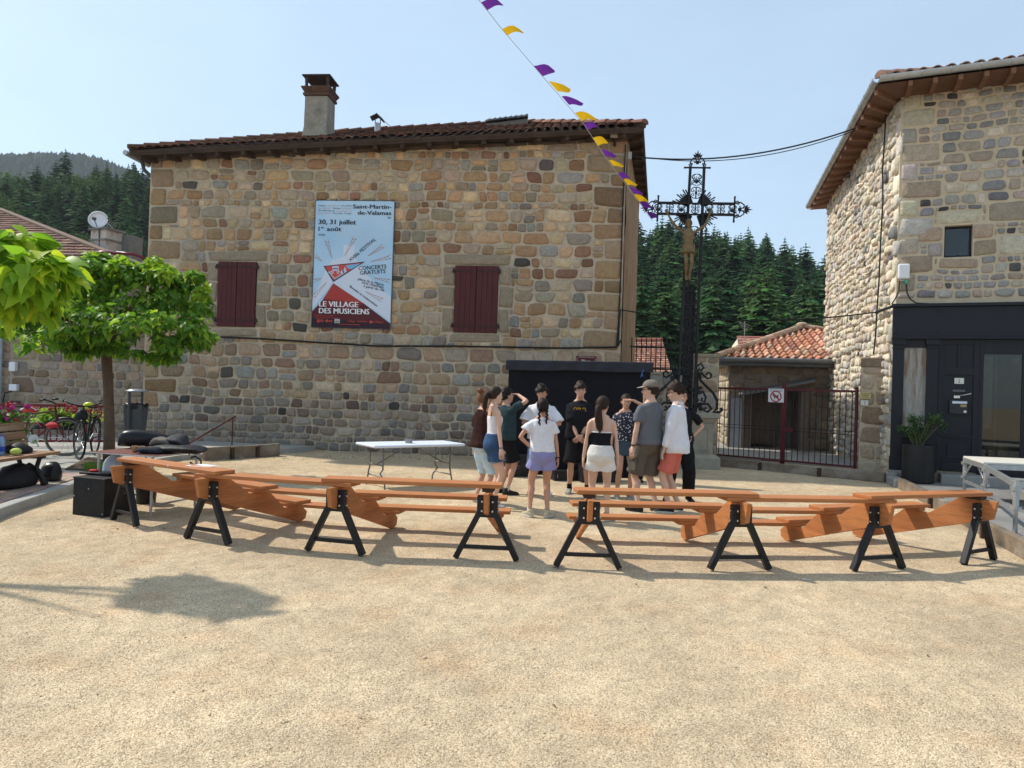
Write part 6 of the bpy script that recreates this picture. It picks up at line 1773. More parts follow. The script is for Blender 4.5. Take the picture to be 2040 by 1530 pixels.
# backpack and flat gig bag on the right half of the table
def flatbag(px0, px1, py, Y, hw, hh, label, name, mt, seed, zoff=0.0):
 a, b = at(px0, py, Y), at(px1, py, Y); d = (b - a); L_ = d.length; d.normalize(); n_ = V((-d.y, d.x, 0)); rr = []
 for t, k in ((0, 0.3), (0.06, 0.8), (0.25, 1.0), (0.5, 0.95), (0.75, 1.0), (0.94, 0.7), (1, 0.25)):
  p = a + d * L_ * t; rr.append((V((p.x, p.y, tz + zoff + hh * k + 0.006)), n_ * hw * (0.6 + 0.4 * k), V((0, 0, hh * k))))
 return blob(name, mt, label, 'bag', rr, seed=seed, noise_amp=0.05)
flatbag(296, 404, 905, 8.72, 0.20, 0.045, 'flat black gig bag overhanging the right end of the camping table', 'gig_bag', m_bag, 3)
flatbag(272, 325, 905, 8.55, 0.10, 0.035, 'crumpled dark jacket on the front edge of the camping table', 'dark_jacket', mat('navy_cloth', (0.014, 0.016, 0.028), rough=0.9, bump=0.5, bs=20, bdist=0.02), 8)
flatbag(304, 345, 895, 8.80, 0.13, 0.055, 'grey taupe backpack lying on top of the black gig bag', 'backpack', mat('taupe_nylon', (0.13, 0.11, 0.095), rough=0.8, var=0.2, bump=0.5, bs=18, bdist=0.02), 11, 0.07)
flatbag(332, 372, 893, 8.85, 0.13, 0.06, 'dark grey backpack beside the taupe one on the camping table', 'backpack', mat('charcoal_nylon', (0.03, 0.03, 0.034), rough=0.7, var=0.2, bump=0.5, bs=18, bdist=0.02), 13, 0.075)
mb = MB(); p = at(394, 912, 8.6); mb.tube([p + V((-0.08, 0, 0.0)), p + V((-0.02, -0.03, 0.02)), p + V((0.05, -0.02, -0.03)), p + V((0.04, 0.0, -0.10)), p + V((-0.03, 0.02, -0.11)), p + V((-0.10, 0.02, -0.06))], 0.012, 6)
tag(mb.build('bag_strap', m_bag, None, smooth=True), 'loose black strap hanging off the right end of the camping table', 'strap')
for k, (px, lab) in enumerate(((268, 'left of the two beige paper cups on the camping table'), (282, 'right of the two beige paper cups on the camping table'))):
 c = at(px, 901, 8.62); mb = MB(); mb.lathe((c.x, c.y, tz), [(0.026, 0.002), (0.036, 0.075), (0.037, 0.077), (0.034, 0.075), (0.025, 0.006)], 14)
 tag(mb.build('paper_cup', mat('kraft_paper', (0.50, 0.31, 0.16), rough=0.7, var=0.05), None, smooth=True), lab, 'cup', 'paper cups on the camping table')
# plastic carrier bag hanging at the left end
c = at(228, 935, 8.85)
rr = [(V((c.x + 0.02, c.y, tz - 0.03)), V((0.02, 0, 0)), V((0, 0.03, 0))), (V((c.x, c.y, tz - 0.10)), V((0.09, 0.02, 0)), V((0, 0.05, 0))), (V((c.x - 0.02, c.y, tz - 0.22)), V((0.13, 0.03, 0)), V((0, 0.09, 0))), (V((c.x - 0.02, c.y, tz - 0.36)), V((0.12, 0.03, 0)), V((0, 0.10, 0))), (V((c.x, c.y, tz - 0.40)), V((0.05, 0.0, 0)), V((0, 0.05, 0)))]
blob('carrier_bag', mat('pale_blue_plastic', (0.55, 0.62, 0.70), rough=0.35, var=0.25, vs=9, bump=0.5, bs=14, bdist=0.03, transl=0.2), 'crumpled pale blue plastic carrier bag hanging below the left end of the camping table', 'plastic bag', rr, noise_amp=0.06, seed=5)
# black wooden crate
def crate(name, label, cL, cC, cR, h, cat='crate'):
 a, b, c = gp(*cL), gp(*cC), gp(*cR); d1 = (a - b); d2 = (c - b); d1.z = d2.z = 0
 root = thing(name, label, cat, b)
 mm = mat('scuffed_black', (0.012, 0.012, 0.013), rough=0.5, var=0.4, vs=9, var2=0.3, vs2=50, bump=0.15, bs=60, col2=(0.035, 0.034, 0.033), c2s=7, c2lo=0.58, c2hi=0.7)
 mb = MB(); mb.prism([b, c, c + d1, a], (0, 0, h - 0.02)); mb.build('body', mm, root, bevel=0.004)
 u1, u2 = d1.normalized(), d2.normalized()
 mb = MB(); z = V((0, 0, h - 0.02)); mb.prism([b + z - u1 * 0.006 - u2 * 0.006, c + z - u1 * 0.006 + u2 * 0.006, c + d1 + z + u1 * 0.006 + u2 * 0.006, a + z + u1 * 0.006 - u2 * 0.006], (0, 0, 0.02)); mb.build('lid', mm, root, bevel=0.004)
 mb = MB()
 for f in (b + d1 * 0.5 + V((0, 0, h * 0.72)), b + d1 * 0.04 + V((0, 0, h * 0.1)), b + d1 * 0.96 + V((0, 0, h * 0.5)), b + d2 * 0.72 + V((0, 0, h * 0.55))):
  mb.ball(f, 0.009, 6, 4)
 mb.build('screw', m_chrome, root)
 mb = MB(); f = b + d2 * 0.78 + V((0, 0, h * 0.72)); mb.box(f, (0.02, 0.02, 0.10)); mb.build('hasp', m_chrome, root)
crate('black_crate', 'scuffed black wooden crate standing beside the left end trestle', (144, 1026), (206, 1033), (262, 1022), 0.455)
o = MB(); p = at(196, 945, 8.6); o.box((p.x + 0.02, p.y, 0.475), (0.42, 0.2, 0.028), rz=-0.2)
tag(o.build('black_case', m_bag2, None, bevel=0.01), 'flat black case lying on top of the black crate', 'case')
o = MB(); o.ball((p.x - 0.04, p.y - 0.03, 0.505), (0.06, 0.035, 0.018), 10, 6); tag(o.build('red_pouch', mat('red_cloth', (0.45, 0.02, 0.025), rough=0.7), None, smooth=True), 'small red pouch on the flat black case', 'pouch')
c = gp(281, 1006); mb = MB(); mb.lathe((c.x, c.y + 0.12, 0), [(0.115, 0), (0.14, 0.34), (0.147, 0.345), (0.135, 0.34), (0.11, 0.02)], 18)
tag(mb.build('black_bin', m_black, None, smooth=False), 'black plastic bucket under the camping table behind the first trestle', 'bucket')
# ---- the black stage curtain on its frame, and black boxes at its foot
def curtain():
 yc = 13.6
 bl, br = at(1006, 960, yc), at(1290, 962, yc - 0.25); A, B = V((bl.x, bl.y, 0)), V((br.x, br.y, 0)); w = Wall(A, B); rz = w.ang()
 zl, zr = w.uv(1003, 717)[1], w.uv(1293, 722)[1]
 root = thing('stage_curtain', 'black cloth backdrop stretched on a frame behind the group of people', 'curtain', A, rz)
 m_c = mat('black_cloth', (0.009, 0.009, 0.013), rough=0.85, var=0.15, vs=4, spec=0.15)
 m_c2 = mat('black_sheen_cloth', (0.016, 0.017, 0.026), rough=0.6, var=0.2, vs=5, spec=0.35)
 for u in (0.05, w.L - 0.12):
  mb = MB(); mb.tube([w.P(u, 0, -0.1), w.P(u, zl - 0.05, -0.1)], 0.025, 8); mb.tube([w.P(u, 0.02, -0.55), w.P(u, 0.02, 0.30)], 0.02, 6); mb.build('frame_post', m_black, root)
 mb = MB(); mb.tube([w.P(0.0, zl - 0.03, -0.1), w.P(w.L, zr - 0.03, -0.1)], 0.03, 8); mb.build('frame_beam', m_black, root)
 nx, nz = 90, 20; vs = []
 for j in range(nz + 1):
  f = j / nz
  for i in range(nx + 1):
   u = w.L * i / nx; top = zl + (zr - zl) * i / nx - 0.04
   inset = 0.10 * smooth((u - w.L * 0.8) / (w.L * 0.2)) * smooth(f * 1.4) * w.L * 0.5
   wv = 0.035 * math.sin(u * 13 + 1.5 * noise.noise(V((u * 2, 0, 1)))) * (0.15 + 0.85 * f) + 0.03 * noise.noise(V((u * 3, f * 2, 0)))
   vs.append(w.P(u - inset * 0.6, top + (0.03 - top) * f, -0.03 + wv * 0.8))
 mb = MB(); mb.add(vs, [(j * (nx + 1) + i, j * (nx + 1) + i + 1, (j + 1) * (nx + 1) + i + 1, (j + 1) * (nx + 1) + i) for j in range(nz) for i in range(nx)])
 mb.build('drape', m_c, root, smooth=True)
 vs = []; nz = 8
 for j in range(nz + 1):
  f = j / nz
  for i in range(nx + 1):
   u = -0.05 + (w.L + 0.09) * i / nx; top = zl + (zr - zl) * i / nx + 0.012
   hang = 0.20 + 0.03 * noise.noise(V((u * 1.2, 4, 0)))
   wv = 0.022 * noise.noise(V((u * 5, f, 9))) + 0.014 * math.sin(u * 17 + f * 3)
   vs.append(w.P(u, top - hang * f * f ** 0.2, (-0.15 if j == 0 else 0.03 + wv * f + 0.01)))
 mb = MB(); mb.add(vs, [(j * (nx + 1) + i, j * (nx + 1) + i + 1, (j + 1) * (nx + 1) + i + 1, (j + 1) * (nx + 1) + i) for j in range(nz) for i in range(nx)])
 mb.build('valance', m_c2, root, smooth=True)
 mb = MB(); u, v = w.uv(1281, 745); mb.tube([w.P(u, v + 0.08, 0.07), w.P(u - 0.03, v, 0.07), w.P(u, v - 0.05, 0.07)], 0.008, 5); mb.tube([w.P(u - 0.02, v, 0.07), w.P(u - 0.05, v - 0.06, 0.08)], 0.008, 5); mb.build('blue_tie', mat('blue_string', (0.05, 0.16, 0.45), rough=0.6), root)
 return w
wc = curtain()
def stage_box(px0, px1, pyb, pyt, dep, label):
 a, b = gp(px0, pyb), gp(px1, pyb); z = at(px0, pyt, a.y).z
 mb = MB(); d = (b - a); n = V((-d.y, d.x, 0)).normalized()
 mb.prism([a, b, b + n * dep, a + n * dep], (0, 0, z)); o = mb.build('stage_box', mat('scuffed_black'), None, bevel=0.005)
 s_ = MB(); rg = random.Random(px0)
 for k in range(10):
  p = a + d * rg.choice([0.12, 0.5, 0.55]) + V((0, 0, z * rg.uniform(0.1, 0.9))) - n * 0.002; s_.ball(p, 0.008, 5, 3)
 s_.build('screw_head', mat('pale_speck', (0.4, 0.4, 0.4)), o)
 return tag(o, label, 'box', 'black boxes at the foot of the curtain')
stage_box(1009, 1052, 950, 906, 0.35, 'square black stage box at the left foot of the curtain')
stage_box(1104, 1158, 958, 938, 0.25, 'low black stage box behind the man in the black T-shirt')
stage_box(1160, 1226, 962, 905, 0.3, 'tall black stage box behind the woman in white shorts')
# ================================================================== banner on the house front
def banner():
 c4 = [WF.uv(*p) for p in ((627, 402), (785, 400), (782, 655), (626, 653))]
 u0 = (c4[0][0] + c4[3][0]) / 2; u1 = (c4[1][0] + c4[2][0]) / 2; v1 = (c4[0][1] + c4[1][1]) / 2; v0 = (c4[2][1] + c4[3][1]) / 2
 W_, H_ = u1 - u0, v1 - v0
 X = lambda cx: u0 + (cx - 142) / 838 * W_
 Y = lambda cy: v0 + (1448 - cy) / 1345 * H_
 root = thing('festival_banner', 'tall light blue and red festival banner with French lettering on the stone front', 'banner', WF.P(u0, v0))
 w0 = 0.065
 def blue():
  mt = bpy.data.materials.new('banner_blue'); mt.use_nodes = True; N, L = mt.node_tree.nodes, mt.node_tree.links
  b = N['Principled BSDF']; b.inputs['Roughness'].default_value = 0.4
  at_ = N.new('ShaderNodeAttribute'); at_.attribute_name = 'tint'; L.new(at_.outputs['Color'], b.inputs['Base Color']); return mt
 # printed vinyl sheet: colour print as vertex colour (pale sky with a paler ray fan)
 nx, ny = 40, 64; mb = MB()
 ccx, ccy = 360, 975
 def wv(x, y): return 0.0016 * noise.noise(V((x * 2.2, y * 2.2, 1))) + 0.0008 * math.sin(y * 9)
 for j in range(ny):
  for i in range(nx):
   q = []
   for (a, b) in ((0, 0), (1, 0), (1, 1), (0, 1)):
    fx, fy = (i + a) / nx, (j + b) / ny; q.append(WF.P(u0 + W_ * fx, v0 + H_ * fy, w0 + wv(fx * W_, fy * H_)))
   cx, cy = 142 + 838 * (i + 0.5) / nx, 1448 - 1345 * (j + 0.5) / ny
   ang = math.atan2(-(cy - ccy), cx - ccx); dist = math.hypot(cx - ccx, cy - ccy)
   base = V((0.36, 0.58, 0.80)).lerp(V((0.52, 0.70, 0.86)), smooth((1000 - cy) / 900 * 0.0 + 0.5 + 0.5 * noise.noise(V((cx * 0.003, cy * 0.003, 2)))))
   mb.add(q, [(0, 1, 2, 3)], tuple(base))
 sheet = mb.build('vinyl_sheet', blue(), root)
 lay_ = [0]
 def flat(poly, col, nm='print', k=1, rough=0.4):
  lay_[0] += 1
  mb = MB(); mb.add([WF.P(X(x), Y(y), w0 + 0.003 + 0.0006 * k + wv((x - 142) / 838 * W_, (1448 - y) / 1345 * H_) * 0.0) for x, y in poly], [tuple(range(len(poly)))])
  return mb.build(nm, mat('print_%02d_%02d_%02d' % tuple(int(c * 99) for c in col), col, rough=rough, var=0.0), sheet)
 pale = (0.66, 0.72, 0.84)
 # pale hat / landscape silhouettes
 flat([(142, 1265), (142, 1150), (230, 960), (300, 780), (345, 735), (460, 700), (455, 575), (575, 575), (575, 700), (700, 860), (830, 1000), (975, 1110), (975, 1370), (360, 975)][::-1], pale, 'pale_shape', 1)
 # red mountain
 flat([(360, 980), (690, 1185), (600, 1300), (200, 1300), (262, 1140)][::-1], (0.42, 0.045, 0.035), 'red_shape', 2)
 flat([(142, 1285), (262, 1150), (690, 1185), (970, 1385), (970, 1447), (142, 1447)][::-1], (0.10, 0.014, 0.020), 'dark_red_shape', 3)
 flat([(262, 1142), (690, 1188), (600, 1240), (230, 1225)][::-1], (0.24, 0.026, 0.025), 'mid_red_shape', 4)
 flat([(142, 1345), (975, 1390), (975, 1447), (142, 1447)][::-1], (0.035, 0.012, 0.022), 'footer_shape', 5)
 # triangle
 flat([(250, 800), (692, 745), (360, 968)][::-1], (0.04, 0.03, 0.07), 'dark_triangle', 5)
 flat([(268, 806), (655, 760), (364, 948)][::-1], (0.62, 0.08, 0.05), 'red_triangle', 6)
 flat([(490, 788), (640, 768), (600, 800), (545, 830), (500, 815)][::-1], (0.20, 0.45, 0.72), 'blue_patch', 7)
 for r_, col, k in ((1.0, (0.60, 0.62, 0.74), 7), (0.80, (0.07, 0.05, 0.12), 8), (0.70, (0.60, 0.62, 0.74), 9), (0.52, (0.62, 0.08, 0.05), 10)):
  pts = [(375 + (x - 375) * r_, 905 - (905 - y) * r_) for x, y in ((300, 862), (345, 850), (345, 800), (410, 795), (415, 850), (440, 862), (470, 830), (478, 800), (500, 855), (450, 890), (375, 940))]
  pts[0] = (pts[0][0], pts[0][1]); flat(pts[::-1], col, 'wave_motif', k)
 # rays and note trails
 mb = MB(); rg = random.Random(1)
 for k in range(26):
  a = R(35 + 60 * k / 25); r0, r1 = 470 + rg.uniform(-20, 30), 640 + rg.uniform(-70, 60)
  p0, p1 = (ccx + math.cos(a) * r0 + 60, ccy - math.sin(a) * r0), (ccx + math.cos(a) * r1 + 60, ccy - math.sin(a) * r1)
  n_ = (-math.sin(a) * 3.2, -math.cos(a) * 3.2)
  if p1[0] > 960 or p1[1] < 300: continue
  mb.add([WF.P(X(p0[0] - n_[0] * .4), Y(p0[1] - n_[1] * .4), w0 + 0.0042), WF.P(X(p0[0] + n_[0] * .4), Y(p0[1] + n_[1] * .4), w0 + 0.0042), WF.P(X(p1[0] + n_[0]), Y(p1[1] + n_[1]), w0 + 0.0042), WF.P(X(p1[0] - n_[0]), Y(p1[1] - n_[1]), w0 + 0.0042)], [(0, 1, 2, 3)])
 mb.build('ray_fan', mat('print_ray', (0.62, 0.72, 0.84), rough=0.4, var=0), sheet)
 mb = MB()
 for (x0, y0, x1, y1) in ((335, 715, 270, 520), (470, 690, 575, 490), (720, 685, 880, 575), (750, 745, 965, 690), (790, 915, 960, 945), (700, 1060, 890, 1150), (290, 970, 150, 1130), (235, 750, 150, 690), (228, 930, 150, 960)):
  L_ = math.hypot(x1 - x0, y1 - y0); dx, dy = (x1 - x0) / L_, (y1 - y0) / L_; nn = max(4, int(L_ / 18))
  for sg in (-1, 1):
   a = (x0, y0); b = (x1 - dy * sg * 20, y1 + dx * sg * 20); n_ = (-dy * 2.0, dx * 2.0)
   mb.add([WF.P(X(a[0] - n_[0]), Y(a[1] - n_[1]), w0 + 0.0045), WF.P(X(a[0] + n_[0]), Y(a[1] + n_[1]), w0 + 0.0045), WF.P(X(b[0] + n_[0]), Y(b[1] + n_[1]), w0 + 0.0045), WF.P(X(b[0] - n_[0]), Y(b[1] - n_[1]), w0 + 0.0045)], [(0, 1, 2, 3)])
  for k in range(2, nn):
   t = k / nn; cx, cy = x0 + (x1 - x0) * t, y0 + (y1 - y0) * t; s_ = 3 + 5 * t; o_ = (k % 2 * 2 - 1) * 12 * t
   mb.add([WF.P(X(cx - dy * o_ + a * s_), Y(cy + dx * o_ + b * s_), w0 + 0.0050) for a, b in ((-1, 0.7), (1, 0.7), (1, -0.7), (-1, -0.7))], [(0, 1, 2, 3)])
 mb.build('note_trails', mat('print_note', (0.46, 0.25, 0.22), rough=0.4, var=0), sheet)
 navy, white, red = mat('print_navy', (0.018, 0.018, 0.035), rough=0.4, var=0), mat('print_white', (0.80, 0.80, 0.82), rough=0.4, var=0), mat('print_red_ink', (0.55, 0.07, 0.05), rough=0.4, var=0)
 k = 838.0 / W_ if W_ else 1
 S = W_ / 838
 def T(s_, x, y, h, mt, bold=0.010, rot=0.0, align='L', fit=None, w=0.0100):
  wall_text(s_, WF, X(x), Y(y), h * S * 1.38, w0 + w, mt, sheet, 'lettering', bold, R(rot), align, fit * S if fit else None)
 T('Saint-Martin-', 948, 187, 44, navy, 0.020, 0, 'R', 405); T('de-Valamas', 948, 252, 44, navy, 0.020, 0, 'R', 352); T('07', 948, 293, 22, navy, 0.01, 0, 'R', 36)
 T('30, 31 juillet', 184, 356, 50, navy, 0.022, 0, 'L', 395); T('1', 186, 428, 46, navy, 0.022); T('er', 212, 402, 26, navy, 0.020); T('ao\u00fbt', 274, 428, 46, navy, 0.022, 0, 'L', 152); T('2026', 184, 478, 20, navy, 0.008, 0, 'L', 72)
 T('XVIII\u1d49 FESTIVAL' if False else 'XVIIIe FESTIVAL', 536, 752, 36, navy, 0.008, 41.5, 'L', 350)
 T('CONCERTS', 626, 838, 42, navy, 0.008, 5, 'L', 292); T('GRATUITS', 642, 886, 42, navy, 0.008, 5, 'L', 268)
 T('place de la Mairie', 622, 940, 27, navy, 0.008, -12, 'L', 275); T('sous chapiteau', 664, 975, 27, navy, 0.008, -12, 'L', 232); T('\u00e0 partir de 19h', 682, 1012, 27, navy, 0.008, -12, 'L', 222)
 T('Buvette et restauration', 534, 1016, 24, navy, 0.015, -34, 'L', 352)
 T('LE VILLAGE', 220, 1228, 58, white, 0.022, 0, 'L', 412, 0.0105); T('DES MUSICIENS', 220, 1300, 58, white, 0.022, 0, 'L', 532, 0.0105)
 T('Programme et infos', 176, 1330, 15, red, 0, 0, 'L', 190, 0.0105); T('www.levillagedesmusiciens.fr', 176, 1350, 13, red, 0, 0, 'L', 250, 0.0105)
 T('Ard\u00e8che', 628, 1385, 20, red, 0.01, 0, 'L', 105, 0.0105); T('La R\u00e9gion', 798, 1388, 20, red, 0.01, 0, 'L', 105, 0.0105); T('leVillage', 528, 1386, 20, red, 0.01, 0, 'L', 75, 0.0105)
 mb = MB()
 for (cx, cy, r_) in ((774, 1380, 17), (215, 1385, 15), (305, 1378, 15)): mb.add([WF.P(X(cx + r_ * math.cos(2 * math.pi * j / 14)), Y(cy + r_ * math.sin(-2 * math.pi * j / 14)), w0 + 0.0100) for j in range(14)], [tuple(range(14))])
 for (x, y, w, h) in ((232, 1374, 45, 6), (232, 1386, 38, 6), (322, 1372, 45, 6), (322, 1384, 40, 6), (440, 1410, 220, 5), (190, 1360, 80, 5)): mb.add([WF.P(X(x + a), Y(y + b), w0 + 0.0103) for a, b in ((0, h), (w, h), (w, 0), (0, 0))], [(0, 1, 2, 3)])
 mb.build('partner_emblem', red, sheet)
 mb = MB(); mb.add([WF.P(X(a), Y(b), w0 + 0.0100) for a, b in ((388, 1400), (444, 1400), (444, 1356), (388, 1356))], [(0, 1, 2, 3)]); lg = mb.build('grey_emblem', mat('print_grey', (0.5, 0.5, 0.48), var=0), sheet)
 T('aba', 395, 1392, 22, navy, 0.01, 0, 'L', 40, 0.0112)
 # small grey text block top left
 for r_, (y, segs) in enumerate(((166, [('Compagnie', 0), ('les musiciens du', 1), ('Johnny Refort', 0)]), (193, [('Les balladins', 1), ('Oboesque', 0), ('La fanfare', 1)]), (220, [('Chouffe Marcel', 0), ('Les boules de', 1)]), (247, [('Bruno Vilo T', 1), ('The Celtic Tramps', 0)]))):
  x = 172; tot = sum(len(s_) for s_, _ in segs) + len(segs) - 1
  for s_, c in segs:
   wd = 365 * len(s_) / tot
   T(s_, x, y, 16, navy if c == 0 else mat('print_pink', (0.62, 0.33, 0.34), var=0), 0.0, 0, 'L', wd * 0.96); x += wd + 365 / tot
 # hem, eyelets, cords
 mb = MB()
 for (a, b) in (((u0, v0), (u1, v0)), ((u0, v1), (u1, v1)), ((u0, v0), (u0, v1)), ((u1, v0), (u1, v1))): mb.tube([WF.P(a[0], a[1], w0), WF.P(b[0], b[1], w0)], 0.009, 5)
 mb.build('hem', mat('hem_dark', (0.05, 0.06, 0.09)), root)
 for k in range(5):
  u = u0 + W_ * (0.02 + 0.24 * k); mb = MB(); mb.tube([WF.P(u, v1 - 0.02, w0 + 0.01), WF.P(u, v1 + 0.05, 0.03)], 0.007, 5); mb.build('cord', m_cable, root)
 for px in (630, 768): u = WF.uv(px, 660)[0]; mb = MB(); mb.tube([WF.P(u, v0, w0), WF.P(u, v0 - 0.24, 0.04)], 0.006, 5); mb.build('cord', mat('hemp_cord', (0.35, 0.30, 0.22)), root)
banner()
# ---- cables, floodlight, street plaque on the house front
cable(wp(WF, [(443, 672), (520, 675), (640, 683), (760, 690), (900, 690), (1020, 692), (1120, 694), (1228, 692), (1237, 678)], 0.075), 0.022, 'thick black cable running along the house front below the banner')
cable(wp(WF, [(292, 311), (420, 303), (560, 300), (700, 290), (820, 287), (960, 288), (1100, 284), (1215, 277), (1250, 272)], 0.09), 0.017, 'black cable running under the eaves of the stone house')
cable(wp(WF, [(1246, 290), (1240, 420), (1236, 560), (1232, 640), (1228, 690)], 0.06), 0.016, 'black cable running down the right corner of the stone house')
p = WF.P(*WF.uv(1224, 277), 0.18); fl = thing('floodlight', 'small floodlight under the eaves at the right corner of the stone house', 'floodlight', p)
mb = MB(); mb.box(p, (0.24, 0.13, 0.13), rz=WF.ang()); mb.build('housing', m_black, fl, bevel=0.015)
mb = MB(); mb.box(p + WF.n * 0.068 + V((0, 0, -0.008)), (0.21, 0.012, 0.10), rz=WF.ang()); mb.build('front_glass', mat('frosted_glass', (0.42, 0.36, 0.27), rough=0.25), fl)
mb = MB(); mb.bar(p - WF.n * 0.05 + V((0, 0, -0.05)), WF.P(*WF.uv(1224, 292), 0.03), 0.06, 0.04); mb.build('mount', m_black, fl)
mb = MB(); q = WF.P(*WF.uv(1250, 308), 0.0); mb.box(q + V((0.06, 0.1, 0)), (0.10, 0.12, 0.18)); tag(mb.build('junction_box', mat('grey_plastic'), None, bevel=0.01), 'small grey junction box at the corner of the stone house under the eaves', 'electrical box')
(a, vt), (b, vb) = WF.uv(1148, 709), WF.uv(1187, 745); mb = MB(); mb.box(WF.P((a + b) / 2, (vt + vb) / 2, 0.07), (b - a, 0.02, vt - vb), rz=WF.ang()); pq = tag(mb.build('street_sign', mat('maroon_enamel'), None, bevel=0.004), 'maroon enamel street plaque on the stone house, half hidden by the black curtain', 'sign')
wall_text('Place', WF, (a + b) / 2, vt - 0.16, 0.11, 0.082, mat('pale_lettering'), pq, 'lettering', 0.01, 0, 'C')
mb = MB()
for (x0, x1, y0, y1) in ((a + 0.05, b - 0.05, vt - 0.03, vt - 0.022), (a + 0.018, a + 0.026, vb + 0.05, vt - 0.06), (b - 0.026, b - 0.018, vb + 0.05, vt - 0.06)): mb.add([WF.P(x0, y0, 0.0815), WF.P(x1, y0, 0.0815), WF.P(x1, y1, 0.0815), WF.P(x0, y1, 0.0815)], [(0, 1, 2, 3)])
mb.build('white_border', mat('pale_lettering'), pq)
# wires across the gap
def hang(a, b, sag, n=18): return [a.lerp(b, k / n) - V((0, 0, sag * 4 * (k / n) * (1 - k / n))) for k in range(n + 1)]
a, b = WF.P(*WF.uv(1252, 312), 0.1) + V((0.15, 0.1, 0)), WS.P(*WS.uv(1758, 240), 0.15)
cable(hang(a, b, 0.35), 0.018, 'twisted black overhead cable spanning from the stone house eaves to the right house'); cable(hang(a + V((0, 0.02, 0.03)), b + V((0, 0, -0.03)), 0.42), 0.010, 'thinner overhead cable twisted beside the thick one between both houses')
a, b = WF.P(*WF.uv(1236, 618), 0.08), WS.P(*WS.uv(1757, 622), 0.12)
cable([WF.P(*WF.uv(1232, 690), 0.07), WF.P(*WF.uv(1233, 640), 0.08), a] + hang(a, b, 0.22)[1:], 0.017, 'low black cable spanning across the gap past the cross shaft')
cable([b, WR.P(*WR.uv(1776, 612), 0.12)], 0.03, 'thick black cable bundle turning the corner to the shop front')
# ---- maroon handrail at the wall
a, b = at(372, 886, 14.3), at(468, 830, 16.9); h = thing('handrail', 'slanting maroon iron handrail against the foot of the stone wall', 'handrail', (a.x, a.y, 0))
mb = MB(); mb.tube([a, b], 0.018, 8); mb.build('rail', m_mar, h)
for t in (0.05, 0.95): p = a.lerp(b, t); mb = MB(); mb.tube([p, V((p.x, p.y, 0.1))], 0.015, 6); mb.build('rail_post', m_mar, h)
a, b = gp(404, 919, 0), gp(556, 908, 0)
timber_run(V((a.x, a.y, 0)), V((b.x, b.y, 0)), 3, 0.27, 0.09, 'brown timber kerb boards at the foot of the stone house wall', zc=0.0)
# ================================================================== leafy trees on the left
def leaf_mesh(name, L_, W_, tint, curl=0.25, fold=0.25, m=None):
 """heart-shaped catalpa leaf, stalk at the origin, pointing along +X, drooping"""
 prof = [(0.0, 0.0), (-0.06, 0.26), (0.06, 0.44), (0.24, 0.50), (0.48, 0.40), (0.74, 0.20), (1.0, 0.0)]
 mid = [(0.0, 0), (0.06, 0), (0.20, 0), (0.38, 0), (0.58, 0), (0.80, 0), (1.0, 0)]
 vs = []; fs = []
 def P(x, y): return V((x * L_, y * W_, -curl * L_ * x * x + fold * abs(y) * W_ - 0.10 * abs(y) * abs(y) * W_))
 n = len(prof)
 for (x, y) in mid: vs.append(P(x, 0))
 for (x, y) in prof[1:-1]: vs.append(P(x, y))
 for (x, y) in prof[1:-1]: vs.append(P(x, -y))
 a, b = n, n + n - 2
 fs = [(0, 1, a), (0, b, 1)]
 for k in range(n - 3):
  fs.append((k + 1, k + 2, a + k + 1, a + k)); fs.append((k + 1, b + k, b + k + 1, k + 2))
 fs += [(n - 2, n - 1, a + n - 3), (n - 2, b + n - 3, n - 1)]
 mb = MB(); mb.add(vs, fs, tint); return mb, vs, fs
m_leaf = mat('catalpa_leaf', tint=True, rough=0.45, var=0.12, vs=14, transl=0.58, spec=0.35)
m_bark = mat('catalpa_bark', (0.115, 0.075, 0.050), rough=0.9, var=0.3, vs=6, var2=0.2, vs2=30, bump=0.5, bs=25)
